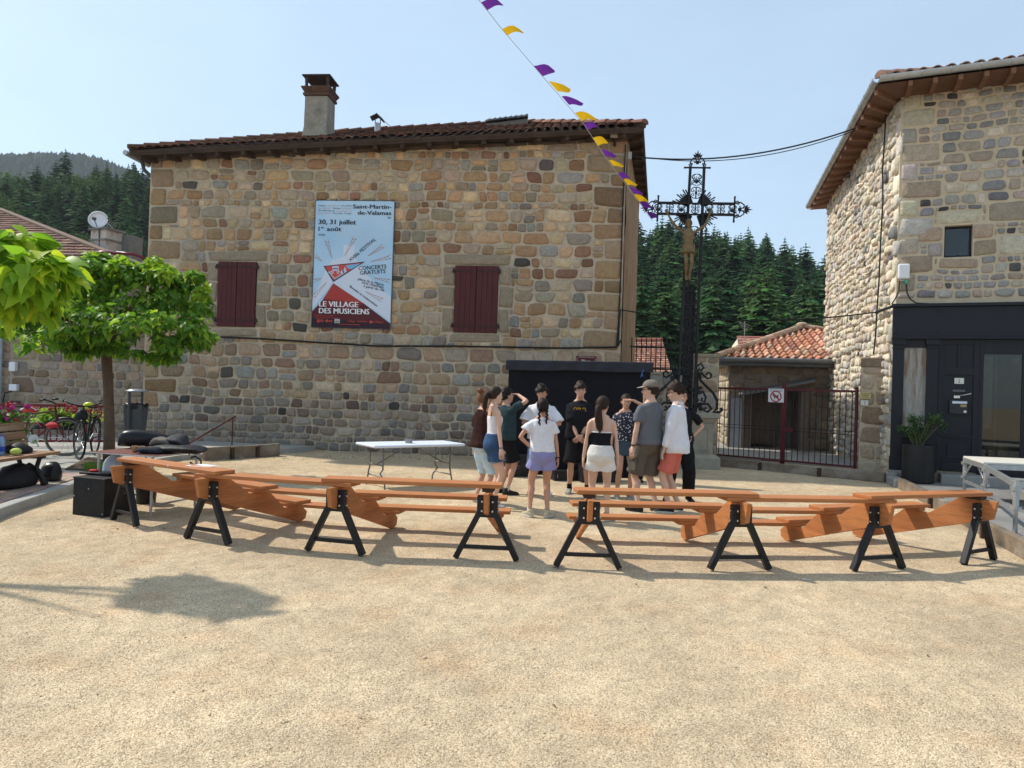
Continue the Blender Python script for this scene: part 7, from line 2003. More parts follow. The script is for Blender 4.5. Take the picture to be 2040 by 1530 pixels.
def leafy_tree(name, label, base, limbs, trunk, clumps, nleaf, parts, lsize, tones, seed, visible=None, dome=None):
 rg = random.Random(seed)
 root = thing(name, label, 'tree', base)
 mb = MB(); mb.tube(*trunk, 10); mb.build('trunk', m_bark, root, smooth=True)
 for pts, rad in limbs:
  mb = MB(); mb.tube(pts, rad, 7); mb.build('limb', m_bark, root, smooth=True)
 meshes = {}
 leaves = []
 for k in range(nleaf):
  c, r_ = clumps[rg.randrange(len(clumps))]
  d = V((rg.gauss(0, 1), rg.gauss(0, 1), rg.gauss(0, 0.8))).normalized()
  f = rg.uniform(0.45, 1.05)
  p = V((c.x + d.x * r_[0] * f, c.y + d.y * r_[1] * f, c.z + d.z * r_[2] * f))
  if visible and not visible(p): continue
  out = V((d.x, d.y, 0)); out = out.normalized() if out.length > 0.05 else V((1, 0, 0))
  az = math.atan2(out.y, out.x) + rg.uniform(-1.0, 1.0); pitch = rg.uniform(0.1, 1.15) if d.z < 0.35 else rg.uniform(-0.3, 0.7); roll = rg.uniform(-0.6, 0.6)
  s_ = lsize * rg.uniform(0.6, 1.2)
  top = 9 if (r_[0] == 0.13 or (d.z * f > 0.8 and rg.random() < 0.4)) else 0  # upper leaves of each spray take paler tones, imitating top light
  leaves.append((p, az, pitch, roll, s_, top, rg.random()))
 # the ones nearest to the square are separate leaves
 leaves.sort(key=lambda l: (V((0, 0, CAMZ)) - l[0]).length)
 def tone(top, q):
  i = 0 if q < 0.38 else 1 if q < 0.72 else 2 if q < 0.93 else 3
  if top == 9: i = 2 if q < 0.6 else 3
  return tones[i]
 var = {}
 for ti, t in enumerate(tones):
  for v_ in range(3):
   mb, vs, fs = leaf_mesh('leaf', 1.0, 0.58 + 0.13 * v_, t, 0.12 + 0.18 * v_, 0.12 + 0.14 * v_)
   var[(ti, v_)] = (mb.mesh('leaf', m_leaf, None, True), vs, fs)
 rest = MB(); inv = wm(root).inverted()
 # separate leaves: take every k-th of the nearest half so that they spread over the crown's face
 half = leaves[:len(leaves) * 2 // 3]; pick_ = set(range(0, len(half), max(1, len(half) // parts)))
 cnt = 0
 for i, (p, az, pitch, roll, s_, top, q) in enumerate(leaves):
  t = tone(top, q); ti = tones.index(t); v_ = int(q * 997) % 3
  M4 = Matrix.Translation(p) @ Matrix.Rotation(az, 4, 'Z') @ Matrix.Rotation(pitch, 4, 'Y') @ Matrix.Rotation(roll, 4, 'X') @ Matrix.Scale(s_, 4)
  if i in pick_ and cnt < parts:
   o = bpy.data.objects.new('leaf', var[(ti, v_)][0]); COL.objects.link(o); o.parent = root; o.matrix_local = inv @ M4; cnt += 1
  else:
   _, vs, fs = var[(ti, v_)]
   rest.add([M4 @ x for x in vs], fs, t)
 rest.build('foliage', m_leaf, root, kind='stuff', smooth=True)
 return root
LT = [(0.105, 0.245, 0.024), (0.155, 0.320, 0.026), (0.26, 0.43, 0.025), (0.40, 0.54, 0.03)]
b = gp(217, 925, 0.1); b.z = 0.08
tx, ty = b.x, b.y
zc0 = at(213, 700, ty).z
cl = []
rgc = random.Random(3)
for (px, py, dy, rx, ry, rz_) in ((60, 640, 0.2, 0.75, 0.8, 0.42), (150, 590, -0.3, 0.7, 0.8, 0.45), (215, 560, 0.1, 0.6, 0.7, 0.42), (290, 580, -0.1, 0.65, 0.8, 0.45), (360, 610, 0.0, 0.55, 0.7, 0.45), (398, 655, -0.2, 0.42, 0.6, 0.40),
         (120, 665, -0.7, 0.7, 0.6, 0.36), (220, 640, -0.9, 0.8, 0.6, 0.42), (320, 655, -0.7, 0.7, 0.6, 0.38), (60, 600, 0.9, 0.7, 0.6, 0.4), (250, 610, 0.9, 0.9, 0.6, 0.45), (350, 590, 0.6, 0.5, 0.5, 0.35), (0, 650, 0, 0.7, 0.7, 0.4),
         (210, 545, 0.0, 0.8, 0.7, 0.28), (140, 565, 0.2, 0.7, 0.6, 0.3), (290, 560, 0.2, 0.7, 0.6, 0.3), (205, 522, 0.2, 0.26, 0.3, 0.14), (150, 535, 0.0, 0.3, 0.3, 0.16), (268, 540, 0.1, 0.26, 0.3, 0.2), (355, 552, 0.0, 0.3, 0.3, 0.22), (300, 690, -0.5, 0.7, 0.4, 0.2), (180, 690, -0.5, 0.5, 0.4, 0.15)):
 p = at(px, py, ty + dy); cl.append((p, (rx, ry, rz_)))
big = cl; cl = []
for (c_, r_) in big:                                   # break every mass into drooping leaf sprays
 for k in range(5):
  d = V((rgc.gauss(0, 1), rgc.gauss(0, 1), rgc.gauss(0, 1))).normalized() * rgc.uniform(0.35, 1.0)
  q = rgc.uniform(0.30, 0.52)
  cl.append((V((c_.x + d.x * r_[0], c_.y + d.y * r_[1], c_.z + d.z * r_[2])), (r_[0] * q, r_[1] * q, r_[2] * q * 1.1)))
for k in range(26):                                    # upright tips of new growth, with top light put into their paler tones
 px = rgc.uniform(20, 430); e = 1 - ((px - 215) / 235) ** 2; p = at(px, 600 - 78 * max(0, e) + rgc.uniform(-8, 20), ty + rgc.uniform(-0.5, 0.5)); cl.append((p, (0.13, 0.13, 0.17)))
limbs = []
for (px, py, dy) in ((70, 610, 0.2), (150, 580, -0.3), (290, 575, 0.1), (380, 630, -0.1), (230, 620, -0.8), (250, 600, 0.8)):
 e = at(px, py, ty + dy); s0 = V((at(212, 705, ty).x, ty, zc0 + 0.02)); limbs.append(([s0, s0.lerp(e, 0.5) + V((0, 0, 0.10)), e], [0.06, 0.035, 0.012]))
leafy_tree('leafy_tree', 'young broad crowned tree with green leaves and brown trunk on the left pavement', b, limbs,
   ([V((tx, ty, 0.05)), at(218, 860, ty), at(216, 780, ty), at(212, 705, ty), at(212, 690, ty)], [0.105, 0.092, 0.084, 0.088, 0.06]), cl, 8800, 290, 0.136, LT, 5)
# nearer tree entering from the left edge, big leaves, backlight put into their yellow-green tones
LT2 = [(0.22, 0.42, 0.025), (0.30, 0.50, 0.025), (0.40, 0.56, 0.025), (0.52, 0.62, 0.03)]
ny_ = 6.3
cl2 = []
for (px, py, dy, rx, ry, rz_) in ((40, 490, 0.1, 0.26, 0.35, 0.17), (85, 545, -0.1, 0.24, 0.3, 0.20), (20, 560, 0.0, 0.3, 0.35, 0.2), (50, 600, 0.2, 0.24, 0.3, 0.13), ):
 cl2.append((at(px, py, ny_ + dy), (rx, ry, rz_)))
tp = V((-6.15, ny_ + 0.1, PAV_H))
hub = V((tp.x, tp.y, 2.25))
limbs2 = []
for (px, py, dy) in ((10, 560, 0.1), (60, 535, -0.1), (20, 605, 0.1), (-60, 500, 0.3), (-300, 540, 0.2), (-150, 520, -0.5)):
 e = at(px, py, ny_ + dy); limbs2.append(([hub, hub.lerp(e, 0.5) + V((0, 0, 0.08)), e], [0.05, 0.028, 0.010]))
leafy_tree('leafy_tree', 'nearer tree at the left edge with large backlit yellow green leaves', tp, limbs2, ([tp, V((tp.x, tp.y, 1.2)), hub, hub + V((0, 0, 0.1))], [0.10, 0.085, 0.08, 0.05]), cl2, 540, 290, 0.205, LT2, 9)
# ================================================================== street furniture on the left
def park_bench():
 zb = PAV_H; xf = -6.30; y0, y1 = 7.6, 9.98
 root = thing('park_bench', 'wooden park bench with dark cast iron legs on the left pavement', 'bench', (xf - 0.2, (y0 + y1) / 2, zb))
 m_b = mat('bench_wood', (0.27, 0.15, 0.085), rough=0.7, var=0.25, vs=3, var2=0.2, vs2=20, bump=0.2, bs=20, stretch=(8, 0.8, 8), col2=(0.38, 0.29, 0.20), c2s=1.2)
 for k, x in enumerate((xf - 0.075, xf - 0.225, xf - 0.375)):
  mb = MB(); mb.box((x, (y0 + y1) / 2, zb + 0.435), (0.135, y1 - y0, 0.04)); mb.build('seat_slat', m_b, root, bevel=0.006)
 for k, (x, z) in enumerate(((xf - 0.47, 0.55), (xf - 0.505, 0.67), (xf - 0.54, 0.79))):
  mb = MB(); mb.box((x, (y0 + y1) / 2 - 0.01, zb + z), (0.035, y1 - y0 - 0.02, 0.105), rot=Matrix.Rotation(R(-15), 3, 'Y')); mb.build('back_slat', m_b, root, bevel=0.006)
 for y in (y0 + 0.25, y1 - 0.30):
  mb = MB()
  mb.tube([(xf - 0.02, y, zb + 0.02), (xf - 0.05, y, zb + 0.10), (xf - 0.14, y, zb + 0.25), (xf - 0.10, y, zb + 0.39), (xf - 0.03, y, zb + 0.41)], [0.05, 0.035, 0.03, 0.03, 0.025], 8)
  mb.tube([(xf - 0.50, y, zb + 0.02), (xf - 0.44, y, zb + 0.10), (xf - 0.34, y, zb + 0.24), (xf - 0.40, y, zb + 0.40), (xf - 0.50, y, zb + 0.60), (xf - 0.57, y, zb + 0.83)], [0.05, 0.035, 0.03, 0.03, 0.025, 0.02], 8)
  mb.tube([(xf - 0.10, y, zb + 0.40), (xf - 0.42, y, zb + 0.40)], 0.025, 8)
  mb.tube([(xf - 0.14, y, zb + 0.24), (xf - 0.24, y, zb + 0.30), (xf - 0.34, y, zb + 0.24)], 0.022, 8)
  mb.build('cast_iron_leg', mat('cast_iron', (0.020, 0.018, 0.017), rough=0.55, var=0.3, vs=20), root, smooth=True)
 return xf, zb
xf, zb = park_bench()
# things on and under the bench
c = V((xf - 0.30, 9.23, zb + 0.457)); mb = MB()
btl = thing('water_bottle', 'clear blue plastic water bottle standing on the park bench', 'bottle', c)
mb.lathe(c, [(0.030, 0), (0.034, 0.01), (0.033, 0.10), (0.031, 0.11), (0.034, 0.12), (0.034, 0.19), (0.025, 0.225), (0.013, 0.245), (0.013, 0.255)], 14); mb.build('bottle_body', mat('blue_clear_plastic', (0.20, 0.32, 0.55), rough=0.12, var=0.05, spec=0.6), btl, smooth=True)
mb = MB(); mb.lathe(c, [(0.0355, 0.05), (0.0355, 0.115)], 14); mb.build('bottle_label', mat('label_blue', (0.02, 0.06, 0.42), rough=0.4), btl)
mb = MB(); mb.lathe(c, [(0.016, 0.252), (0.016, 0.272)], 10); mb.build('bottle_cap', mat('cap_blue', (0.03, 0.10, 0.5), rough=0.4), btl)
mb = MB(); mb.ball((xf - 0.15, 9.28, zb + 0.505), (0.055, 0.09, 0.048), 10, 7); o = tag(mb.build('green_pouch', mat('yellow_green_cloth', (0.50, 0.58, 0.12), rough=0.8, var=0.3, vs=20, bump=0.4, bs=30), None, smooth=True), 'small yellow green bundle lying on the bench seat by the bottle', 'bundle')
def softbag(name, label, c, sx, sy, sz, mt, seed, cat='bag'):
 rr = []
 for z, k in ((0, 0.85), (0.15, 1.0), (0.5, 0.95), (0.8, 0.75), (0.97, 0.4), (1.0, 0.15)):
  rr.append((V((c[0], c[1], c[2] + sz * z)), V((sx * k, 0, 0)), V((0, sy * k, 0))))
 return blob(name, mt, label, cat, rr, noise_amp=0.05, seed=seed)
softbag('black_bag', 'black bag lying on the far end of the bench seat', (xf - 0.30, 9.55, zb + 0.458), 0.16, 0.17, 0.14, m_bag, 2)
softbag('backpack', 'large black backpack lying on the pavement under the bench', (xf - 0.28, 9.45, zb + 0.01), 0.22, 0.36, 0.30, m_bag, 6)
softbag('round_bag', 'round black bag at the right foot of the bench', (xf - 0.22, 10.12, zb + 0.01), 0.15, 0.14, 0.27, m_bag2, 9)
softbag('red_jacket', 'dark red jacket bundle on the ground under the bench', (xf - 0.30, 8.85, zb + 0.01), 0.15, 0.20, 0.13, mat('dark_red_cloth', (0.22, 0.025, 0.025), rough=0.85, bump=0.5, bs=18, bdist=0.02), 4, 'jacket')
# ---- railing with flower boxes
ra, rb = V((-12.4, 14.2, PAV_H)), V((-8.85, 15.6, PAV_H))
m_rail = mat('dark_red_rail', (0.16, 0.013, 0.018), rough=0.45, var=0.2, vs=9)
rail = thing('railing', 'dark red railing of flat uprights behind the parked bicycles', 'railing', (ra + rb) / 2)
dR_ = (rb - ra).normalized(); nR = V((dR_.y, -dR_.x, 0))
for z in (0.10, 0.86):
 mb = MB(); mb.bar(ra + V((0, 0, z)), rb + V((0, 0, z)), 0.04, 0.05); mb.build('rail', m_rail, rail)
nb = 34
for k in range(nb):
 p = ra.lerp(rb, (k + 0.5) / nb); t = R(4 if k % 2 else -3); mb = MB()
 mb.bar(p + V((0, 0, 0.10)), p + V((dR_.x * 0.03 * (1 if k % 3 else -1), dR_.y * 0.03, 0.86)), 0.028, 0.014, up=nR); mb.build('upright', m_rail, rail)
pw = MB(); pw.prism([V((-13.5, 16.6, PAV_H)), V((-9.3, 17.2, PAV_H)), V((-9.3, 17.4, PAV_H)), V((-13.5, 16.8, PAV_H))], (0, 0, 0.9))
def flowers(name, label, a, b, box_h, z0, tones, ftones, n, seed, spill=0.2, hgt=0.25, box=True, boxmat=None):
 root = thing(name, label, 'flower box', a.lerp(b, 0.5)); rg = random.Random(seed); d = (b - a).normalized()
 if box:
  mb = MB(); mb.bar(a + V((0, 0, z0 + box_h / 2)), b + V((0, 0, z0 + box_h / 2)), 0.22, box_h); mb.build('trough', boxmat or m_black, root, bevel=0.01)
 mb = MB(); fb = MB()
 for k in range(n):
  t = rg.random(); p = a.lerp(b, t); k2 = abs(rg.gauss(0, 1)); h = hgt * (0.35 + 0.65 * noise.noise(V((t * 5, seed, 0))) * 0.5 + 0.3)
  p = p + V((rg.gauss(0, 0.12), rg.gauss(0, 0.12), z0 + box_h + rg.uniform(-spill, h)))
  x = V((rg.gauss(0, 1), rg.gauss(0, 1), rg.gauss(0, 0.6))).normalized(); y = x.orthogonal().normalized(); s_ = rg.uniform(0.022, 0.045)
  c = rg.choice(tones); g = rg.uniform(0.75, 1.25); mb.add([p - x * s_, p + y * s_ * 0.8 - x * 0.2 * s_, p + x * s_ + V((0, 0, -0.3 * s_)), p - y * s_ * 0.8 - x * 0.2 * s_], [(0, 1, 2, 3)], tuple(v * g for v in c))
 mb.build('leaves', m_leaf, root, kind='stuff')
 for k in range(int(n * 0.035)):
  t = rg.random(); p = a.lerp(b, t) + V((rg.gauss(0, 0.10), rg.gauss(0, 0.10), z0 + box_h + rg.uniform(0.3, 1.0) * hgt)); c = rg.choice(ftones)
  fl_ = MB();
  for j in range(5):
   q = p + V((rg.gauss(0, 0.022), rg.gauss(0, 0.022), rg.gauss(0, 0.016))); fl_.ball(q, rg.uniform(0.014, 0.026), 5, 3, tint=tuple(v * rg.uniform(0.8, 1.15) for v in c))
  fl_.build('flower_head', mat('petal', tint=True, rough=0.6, var=0.1, transl=0.25), root)
 return root
G1 = [(0.10, 0.24, 0.03), (0.16, 0.33, 0.04), (0.07, 0.17, 0.025)]
flowers('flower_box', 'flower box of pink and magenta geraniums at the left edge behind the bench', at(-40, 835, 10.9), at(38, 840, 11.3), 0.18, -0.25, G1, [(0.55, 0.03, 0.28), (0.62, 0.05, 0.38), (0.5, 0.02, 0.06)], 900, 4, 0.25, 0.34)
pa_, pb_ = at(86, 832, 13.9), at(140, 836, 14.4)
flowers('flower_box', 'flower box of small red flowers and yellow green foliage on the dark red railing', pa_, pb_, 0.18, -0.22, [(0.22, 0.40, 0.04), (0.30, 0.47, 0.05), (0.12, 0.27, 0.03)], [(0.5, 0.03, 0.03), (0.55, 0.05, 0.04)], 800, 6, 0.1, 0.34)
flowers('flower_box', 'flower box of bright yellow green trailing foliage behind the bicycle handlebar', at(142, 830, 14.3), at(190, 826, 14.8), 0.14, -0.18, [(0.42, 0.55, 0.03), (0.50, 0.60, 0.04), (0.30, 0.45, 0.03)], [(0.5, 0.05, 0.04)], 420, 8, 0.10, 0.16)
# ---- bicycles
m_tyre = mat('tyre_rubber', (0.018, 0.017, 0.016), rough=0.8, var=0.2)
def bicycle(label, base, rz, frame_mat, helmet=None, steer=0.0, bars='flat', grey_tyre=False):
 root = thing('bicycle', label, 'bicycle', base, rz)
 M4 = wm(root)
 P = lambda x, y, z: M4 @ V((x, y, z))
 r_ = 0.335
 def wheel(x, st, nm):
  mb = MB(); c = V((x, 0, r_)); q = Matrix.Rotation(st, 3, 'Z')
  ring = [M4 @ (c + q @ V((math.cos(t) * r_, 0, math.sin(t) * r_))) for t in [2 * math.pi * j / 32 for j in range(32)]]
  mb.tube(ring, 0.019, 7, closed=True); w = mb.build(nm, m_tyre if not grey_tyre else mat('dusty_tyre', (0.17, 0.155, 0.135), rough=0.9), root, smooth=True)
  mb = MB(); ring = [M4 @ (c + q @ V((math.cos(t) * (r_ - 0.025), 0, math.sin(t) * (r_ - 0.025)))) for t in [2 * math.pi * j / 28 for j in range(28)]]; mb.tube(ring, 0.009, 5, closed=True); mb.build('rim', mat('dark_rim', (0.08, 0.08, 0.085), rough=0.35, metal=0.6), w)
  mb = MB()
  for j in range(14):
   t = 2 * math.pi * j / 14; mb.tube([M4 @ (c + q @ V((0, 0.02 * (1 if j % 2 else -1), 0))), M4 @ (c + q @ V((math.cos(t) * (r_ - 0.03), 0, math.sin(t) * (r_ - 0.03))))], 0.0022, 4)
  mb.tube([M4 @ (c + q @ V((0, -0.045, 0))), M4 @ (c + q @ V((0, 0.045, 0)))], 0.022, 8); mb.build('spokes', m_galv, w)
 wheel(0.54, steer, 'wheel'); wheel(-0.54, 0, 'wheel')
 bb, st, hd0, hd1, rear = (0.02, 0, 0.30), (-0.14, 0, 0.76), (0.38, 0, 0.66), (0.36, 0, 0.84), (-0.54, 0, r_)
 mb = MB()
 for a, b, rr in ((bb, st, 0.016), (bb, hd0, 0.021), (st, hd1, 0.017), (hd0, hd1, 0.021)): mb.tube([P(*a), P(*b)], rr, 8)
 for y in (-0.05, 0.05): mb.tube([P(*bb), P(rear[0], y, rear[2])], 0.010, 6); mb.tube([P(st[0], y * 0.4, st[2] - 0.06), P(rear[0], y, rear[2])], 0.008, 6)
 mb.build('frame', frame_mat, root)
 mb = MB()
 for y in (-0.055, 0.055): mb.tube([P(0.39, y * 0.6, 0.62), P(0.44, y, 0.52), P(0.54, y, r_)], 0.013, 6)
 mb.build('fork', frame_mat, root)
 mb = MB(); mb.tube([P(*hd1), P(0.345, 0, 0.95)], 0.016, 6)
 sb = Matrix.Rotation(steer, 3, 'Z'); hc = V((0.345, 0, 0.96))
 q = lambda x, y, z: M4 @ (hc + sb @ V((x, y, z)))
 mb.tube([q(-0.14, -0.30, 0.09), q(-0.06, -0.31, 0.10), q(0.05, -0.26, 0.05), q(0.08, -0.10, 0.0), q(0.08, 0.10, 0.0), q(0.05, 0.26, 0.05), q(-0.06, 0.31, 0.10), q(-0.14, 0.30, 0.09)], 0.013, 7)
 for y in (-1, 1): mb.tube([q(-0.16, 0.30 * y, 0.09), q(-0.05, 0.31 * y, 0.10)], 0.019, 7)
 mb.build('handlebar', m_black, root, smooth=True)
 mb = MB(); mb.tube([P(*st), P(-0.17, 0, 0.90)], 0.013, 6)
 mb.rings([[P(-0.32, y, 0.93 + abs(y) * -0.1) for y in (-0.08, 0.08)] + [P(-0.32, 0.08, 0.90), P(-0.32, -0.08, 0.90)], [P(-0.18, y, 0.935) for y in (-0.06, 0.06)] + [P(-0.18, 0.06, 0.90), P(-0.18, -0.06, 0.90)], [P(-0.02, y, 0.93) for y in (-0.02, 0.02)] + [P(-0.02, 0.02, 0.905), P(-0.02, -0.02, 0.905)]])
 mb.build('saddle', m_black, root, bevel=0.01)
 mb = MB(); mb.lathe(P(0.02, -0.03, 0.30), [(0.09, -0.004), (0.09, 0.004)], 20, axis=M4.to_3x3() @ V((0, 1, 0)))
 mb.tube([P(0.02, -0.03, 0.30), P(0.12, -0.07, 0.18), P(0.12, -0.15, 0.18)], 0.010, 5); mb.tube([P(0.02, 0.03, 0.30), P(-0.08, 0.07, 0.42), P(-0.08, 0.15, 0.42)], 0.010, 5); mb.build('crankset', m_galv, root)
 mb = MB(); arc = [P(-0.54 + math.cos(t) * (r_ + 0.045), 0, r_ + math.sin(t) * (r_ + 0.045)) for t in [R(20 + 12 * j) for j in range(12)]]; mb.tube(arc, 0.024, 6)
 arc = [M4 @ (V((0.54, 0, r_)) + sb @ V((math.cos(t) * (r_ + 0.04), 0, math.sin(t) * (r_ + 0.04)))) for t in [R(60 + 12 * j) for j in range(9)]]; mb.tube(arc, 0.022, 6); mb.build('mudguard', m_black, root, smooth=True)
 mb = MB(); mb.box(P(-0.50, 0, 0.76), (0.38, 0.12, 0.015), rz=rz); mb.build('carrier', m_black, root)
 mb = MB(); mb.ball(P(-0.72, 0, 0.70), 0.03, 7, 5); mb.build('rear_light', mat('red_lens', (0.5, 0.02, 0.02), rough=0.3), root)
 return P
def helmet(label, c, mt, mt2, rz=0.0):
 root = thing('bicycle_helmet', label, 'helmet', c); mb = MB()
 q = Matrix.Rotation(rz, 3, 'Z')
 rr = []
 for k in range(6):
  t = math.pi / 2 * k / 5; rr.append([V(c) + q @ V((math.cos(a) * 0.145 * math.cos(t), math.sin(a) * 0.105 * math.cos(t), 0.11 * math.sin(t) + 0.015 * math.cos(a))) for a in [2 * math.pi * j / 16 for j in range(16)]])
 mb.rings(rr, True); mb.build('shell', mt, root, smooth=True)
 mb = MB()
 for y in (-0.05, 0.0, 0.05): mb.tube([V(c) + q @ V((-0.12, y, 0.05)), V(c) + q @ V((0, y, 0.118 - abs(y) * 0.2)), V(c) + q @ V((0.13, y, 0.05))], 0.014, 5)
 mb.build('helmet_rib', mt2, root); return root
pB = gp(152, 914, PAV_H); rzB = math.atan2(-3.0, 0.9)
P2 = bicycle('black city bicycle seen almost end-on with high curved handlebar before the red railing', (pB.x - 0.10, pB.y + 0.5, PAV_H), R(-73), mat('bike_black_green', (0.012, 0.016, 0.015), rough=0.35), steer=R(30))
softbag('handlebar_bag', 'black bag hanging on the front of the end-on bicycle', tuple(P2(0.46, 0, 0.70)), 0.11, 0.10, 0.20, m_bag, 21)
pA = gp(98, 905, PAV_H)
P1 = bicycle('dark bicycle with red details parked side-on behind the bench', (pA.x - 0.15, pA.y - 0.25, PAV_H), R(14), mat('bike_dark_red', (0.09, 0.012, 0.014), rough=0.35), grey_tyre=True)
helmet('red and white bicycle helmet hanging above the side-on bicycle', at(58, 822, 12.6), mat('helmet_red', (0.50, 0.03, 0.03), rough=0.35), mat('helmet_white', (0.6, 0.58, 0.56), rough=0.4), 0.3)
helmet('red and black bicycle helmet resting low against the side-on bicycle', at(76, 855, 11.9), mat('helmet_dark', (0.02, 0.02, 0.022), rough=0.35), mat('helmet_red'), -0.3)
softbag('red_pannier', 'small red pannier bag on the carrier of the side-on bicycle', tuple(at(103, 852, 12.75)), 0.12, 0.06, 0.09, mat('red_cloth'), 31)
mb = MB(); c = at(176, 808, 13.6); mb.ball(c, (0.10, 0.07, 0.07), 10, 6); tag(mb.build('yellow_helmet', mat('fluo_yellow', (0.62, 0.72, 0.03), rough=0.4), None, smooth=True), 'fluorescent yellow helmet hanging on the bicycle handlebar', 'helmet')
# ---- waste bin, tree pit
c = gp(268, 893, PAV_H); bn = thing('waste_bin', 'grey litter bin with black liner and small hood by the house corner', 'bin', c)
mb = MB(); mb.rings([[c + V((x * w, y * w * 0.8, z)) for x, y in ((-1, -1), (1, -1), (1, 1), (-1, 1))] for z, w in ((0.28, 0.165), (0.95, 0.205))]); mb.build('bin_body', mat('bin_grey', (0.075, 0.080, 0.088), rough=0.5, metal=0.2, var=0.1), bn, bevel=0.03)
mb = MB(); rr = [[c + V((math.cos(t) * w * (1 + 0.05 * math.sin(t * 7)), math.sin(t) * w * 0.85, z + 0.012 * math.sin(t * 5 + w * 30))) for t in [2 * math.pi * j / 24 for j in range(24)]] for z, w in ((0.85, 0.225), (0.94, 0.24), (0.97, 0.22), (0.90, 0.17))]; mb.rings(rr, True); mb.build('liner', mat('bin_liner', (0.012, 0.012, 0.013), rough=0.3, bump=0.4, bs=25), bn, smooth=True)
mb = MB(); mb.tube([c + V((-0.05, 0.0, 0)), c + V((-0.05, -0.17, 0.3)), c + V((-0.05, -0.19, 1.24))], 0.03, 8); mb.tube([c + V((0.10, 0.05, 0.9)), c + V((0.10, 0.05, 1.22))], 0.022, 8); mb.build('stand', mat('bin_grey'), bn)
mb = MB(); mb.lathe(c + V((0.03, -0.02, 1.22)), [(0.24, 0.0), (0.235, 0.015), (0.14, 0.05), (0.01, 0.062)], 20); mb.build('hood', mat('hood_grey', (0.30, 0.32, 0.34), rough=0.3, metal=0.5), bn, smooth=True)
pit = [gp(130, 935, PAV_H), gp(205, 938, PAV_H), gp(236, 922, PAV_H), gp(175, 912, PAV_H)]
mb = MB(); mb.prism([p + V((0, 0, -0.02)) for p in pit], (0, 0, 0.036)); o = mb.build('tree_pit_soil', mat('bare_soil', (0.095, 0.065, 0.042), rough=1.0, var=0.3, vs=9, bump=0.8, bs=25, bdist=0.03)); o['kind'] = 'structure'
mb = MB(); rg = random.Random(12)
for k in range(420):
 p = gp(rg.uniform(168, 222), rg.uniform(928, 938), PAV_H) if k < 330 else gp(rg.uniform(395, 900), rg.uniform(908, 917), 0.0)
 for j in range(3):
  a = rg.uniform(0, 6.28); h = rg.uniform(0.04, 0.11) * (1 if k < 330 else 0.5); w = 0.006; d = V((math.cos(a), math.sin(a), 0)); s_ = V((-d.y, d.x, 0)) * w; g = rg.uniform(0.7, 1.3)
  mb.add([p - s_, p + s_, p + d * h * 0.5 + V((0, 0, h))], [(0, 1, 2)], (0.16 * g, 0.27 * g, 0.035 * g))
tag(mb.build('grass_tufts', mat('grass_blade', tint=True, rough=0.7, var=0.0, transl=0.3), None), 'tufts of grass growing in the tree pit and along the wall foot', 'grass', kind='stuff')
# ================================================================== planter and stage platform on the right
c = gp(1828, 958, 0.08); c = V((c.x * 13.95 / c.y, 13.95, 0.08))
pot = thing('black_planter', 'tall black cylindrical planter with leafy shrub beside the shop door', 'planter', c)
mb = MB(); mb.lathe(c, [(0.275, 0), (0.285, 0.02), (0.292, 0.72), (0.288, 0.735), (0.265, 0.73), (0.26, 0.66)], 28); mb.build('pot', mat('pot_black', (0.018, 0.017, 0.017), rough=0.5, var=0.2, vs=3), pot, smooth=False)
mb = MB(); mb.lathe(c + V((0, 0, 0.64)), [(0.262, 0), (0.262, 0.02)], 20); mb.build('soil', mat('bare_soil'), pot)
rg = random.Random(19); st = MB(); lf = MB(); tips = []
for k in range(34):
 px, py = rg.uniform(1795, 1882), rg.uniform(826, 876)
 if px > 1850: py = rg.uniform(824, 850)
 e = at(px, py, c.y + rg.uniform(-0.22, 0.22)); s0 = c + V((rg.uniform(-0.1, 0.1), rg.uniform(-0.1, 0.1), 0.65))
 st.tube([s0, s0.lerp(e, 0.6) + V((0, 0, 0.05)), e], [0.010, 0.007, 0.004], 5); tips.append(e)
st.build('stems', mat('stem_green', (0.09, 0.10, 0.04), rough=0.8), pot)
cnt = 0
m_shrub = mat('shrub_leaf', tint=True, rough=0.35, var=0.12, vs=12, transl=0.2, spec=0.45)
for e in tips:
 for k in range(26):
  a = rg.uniform(0, 6.28); el = rg.uniform(-0.5, 0.9); d = V((math.cos(a) * math.cos(el), math.sin(a) * math.cos(el), math.sin(el))); L_ = rg.uniform(0.05, 0.095)
  p = e + d * rg.uniform(0.0, 0.04) - V((0, 0, rg.uniform(0, 0.10))); s_ = d.cross(V((0, 0, 1))).normalized() * L_ * 0.19; g = rg.uniform(0.65, 1.4)
  lf.add([p, p + d * L_ * 0.55 + s_, p + d * L_ + V((0, 0, -0.01)), p + d * L_ * 0.55 - s_, p + d * L_ * 0.55 + V((0, 0, -0.006))], [(0, 1, 4), (1, 2, 4), (2, 3, 4), (3, 0, 4)], (0.050 * g, 0.125 * g, 0.030 * g))
lf.build('foliage', m_shrub, pot, kind='stuff')
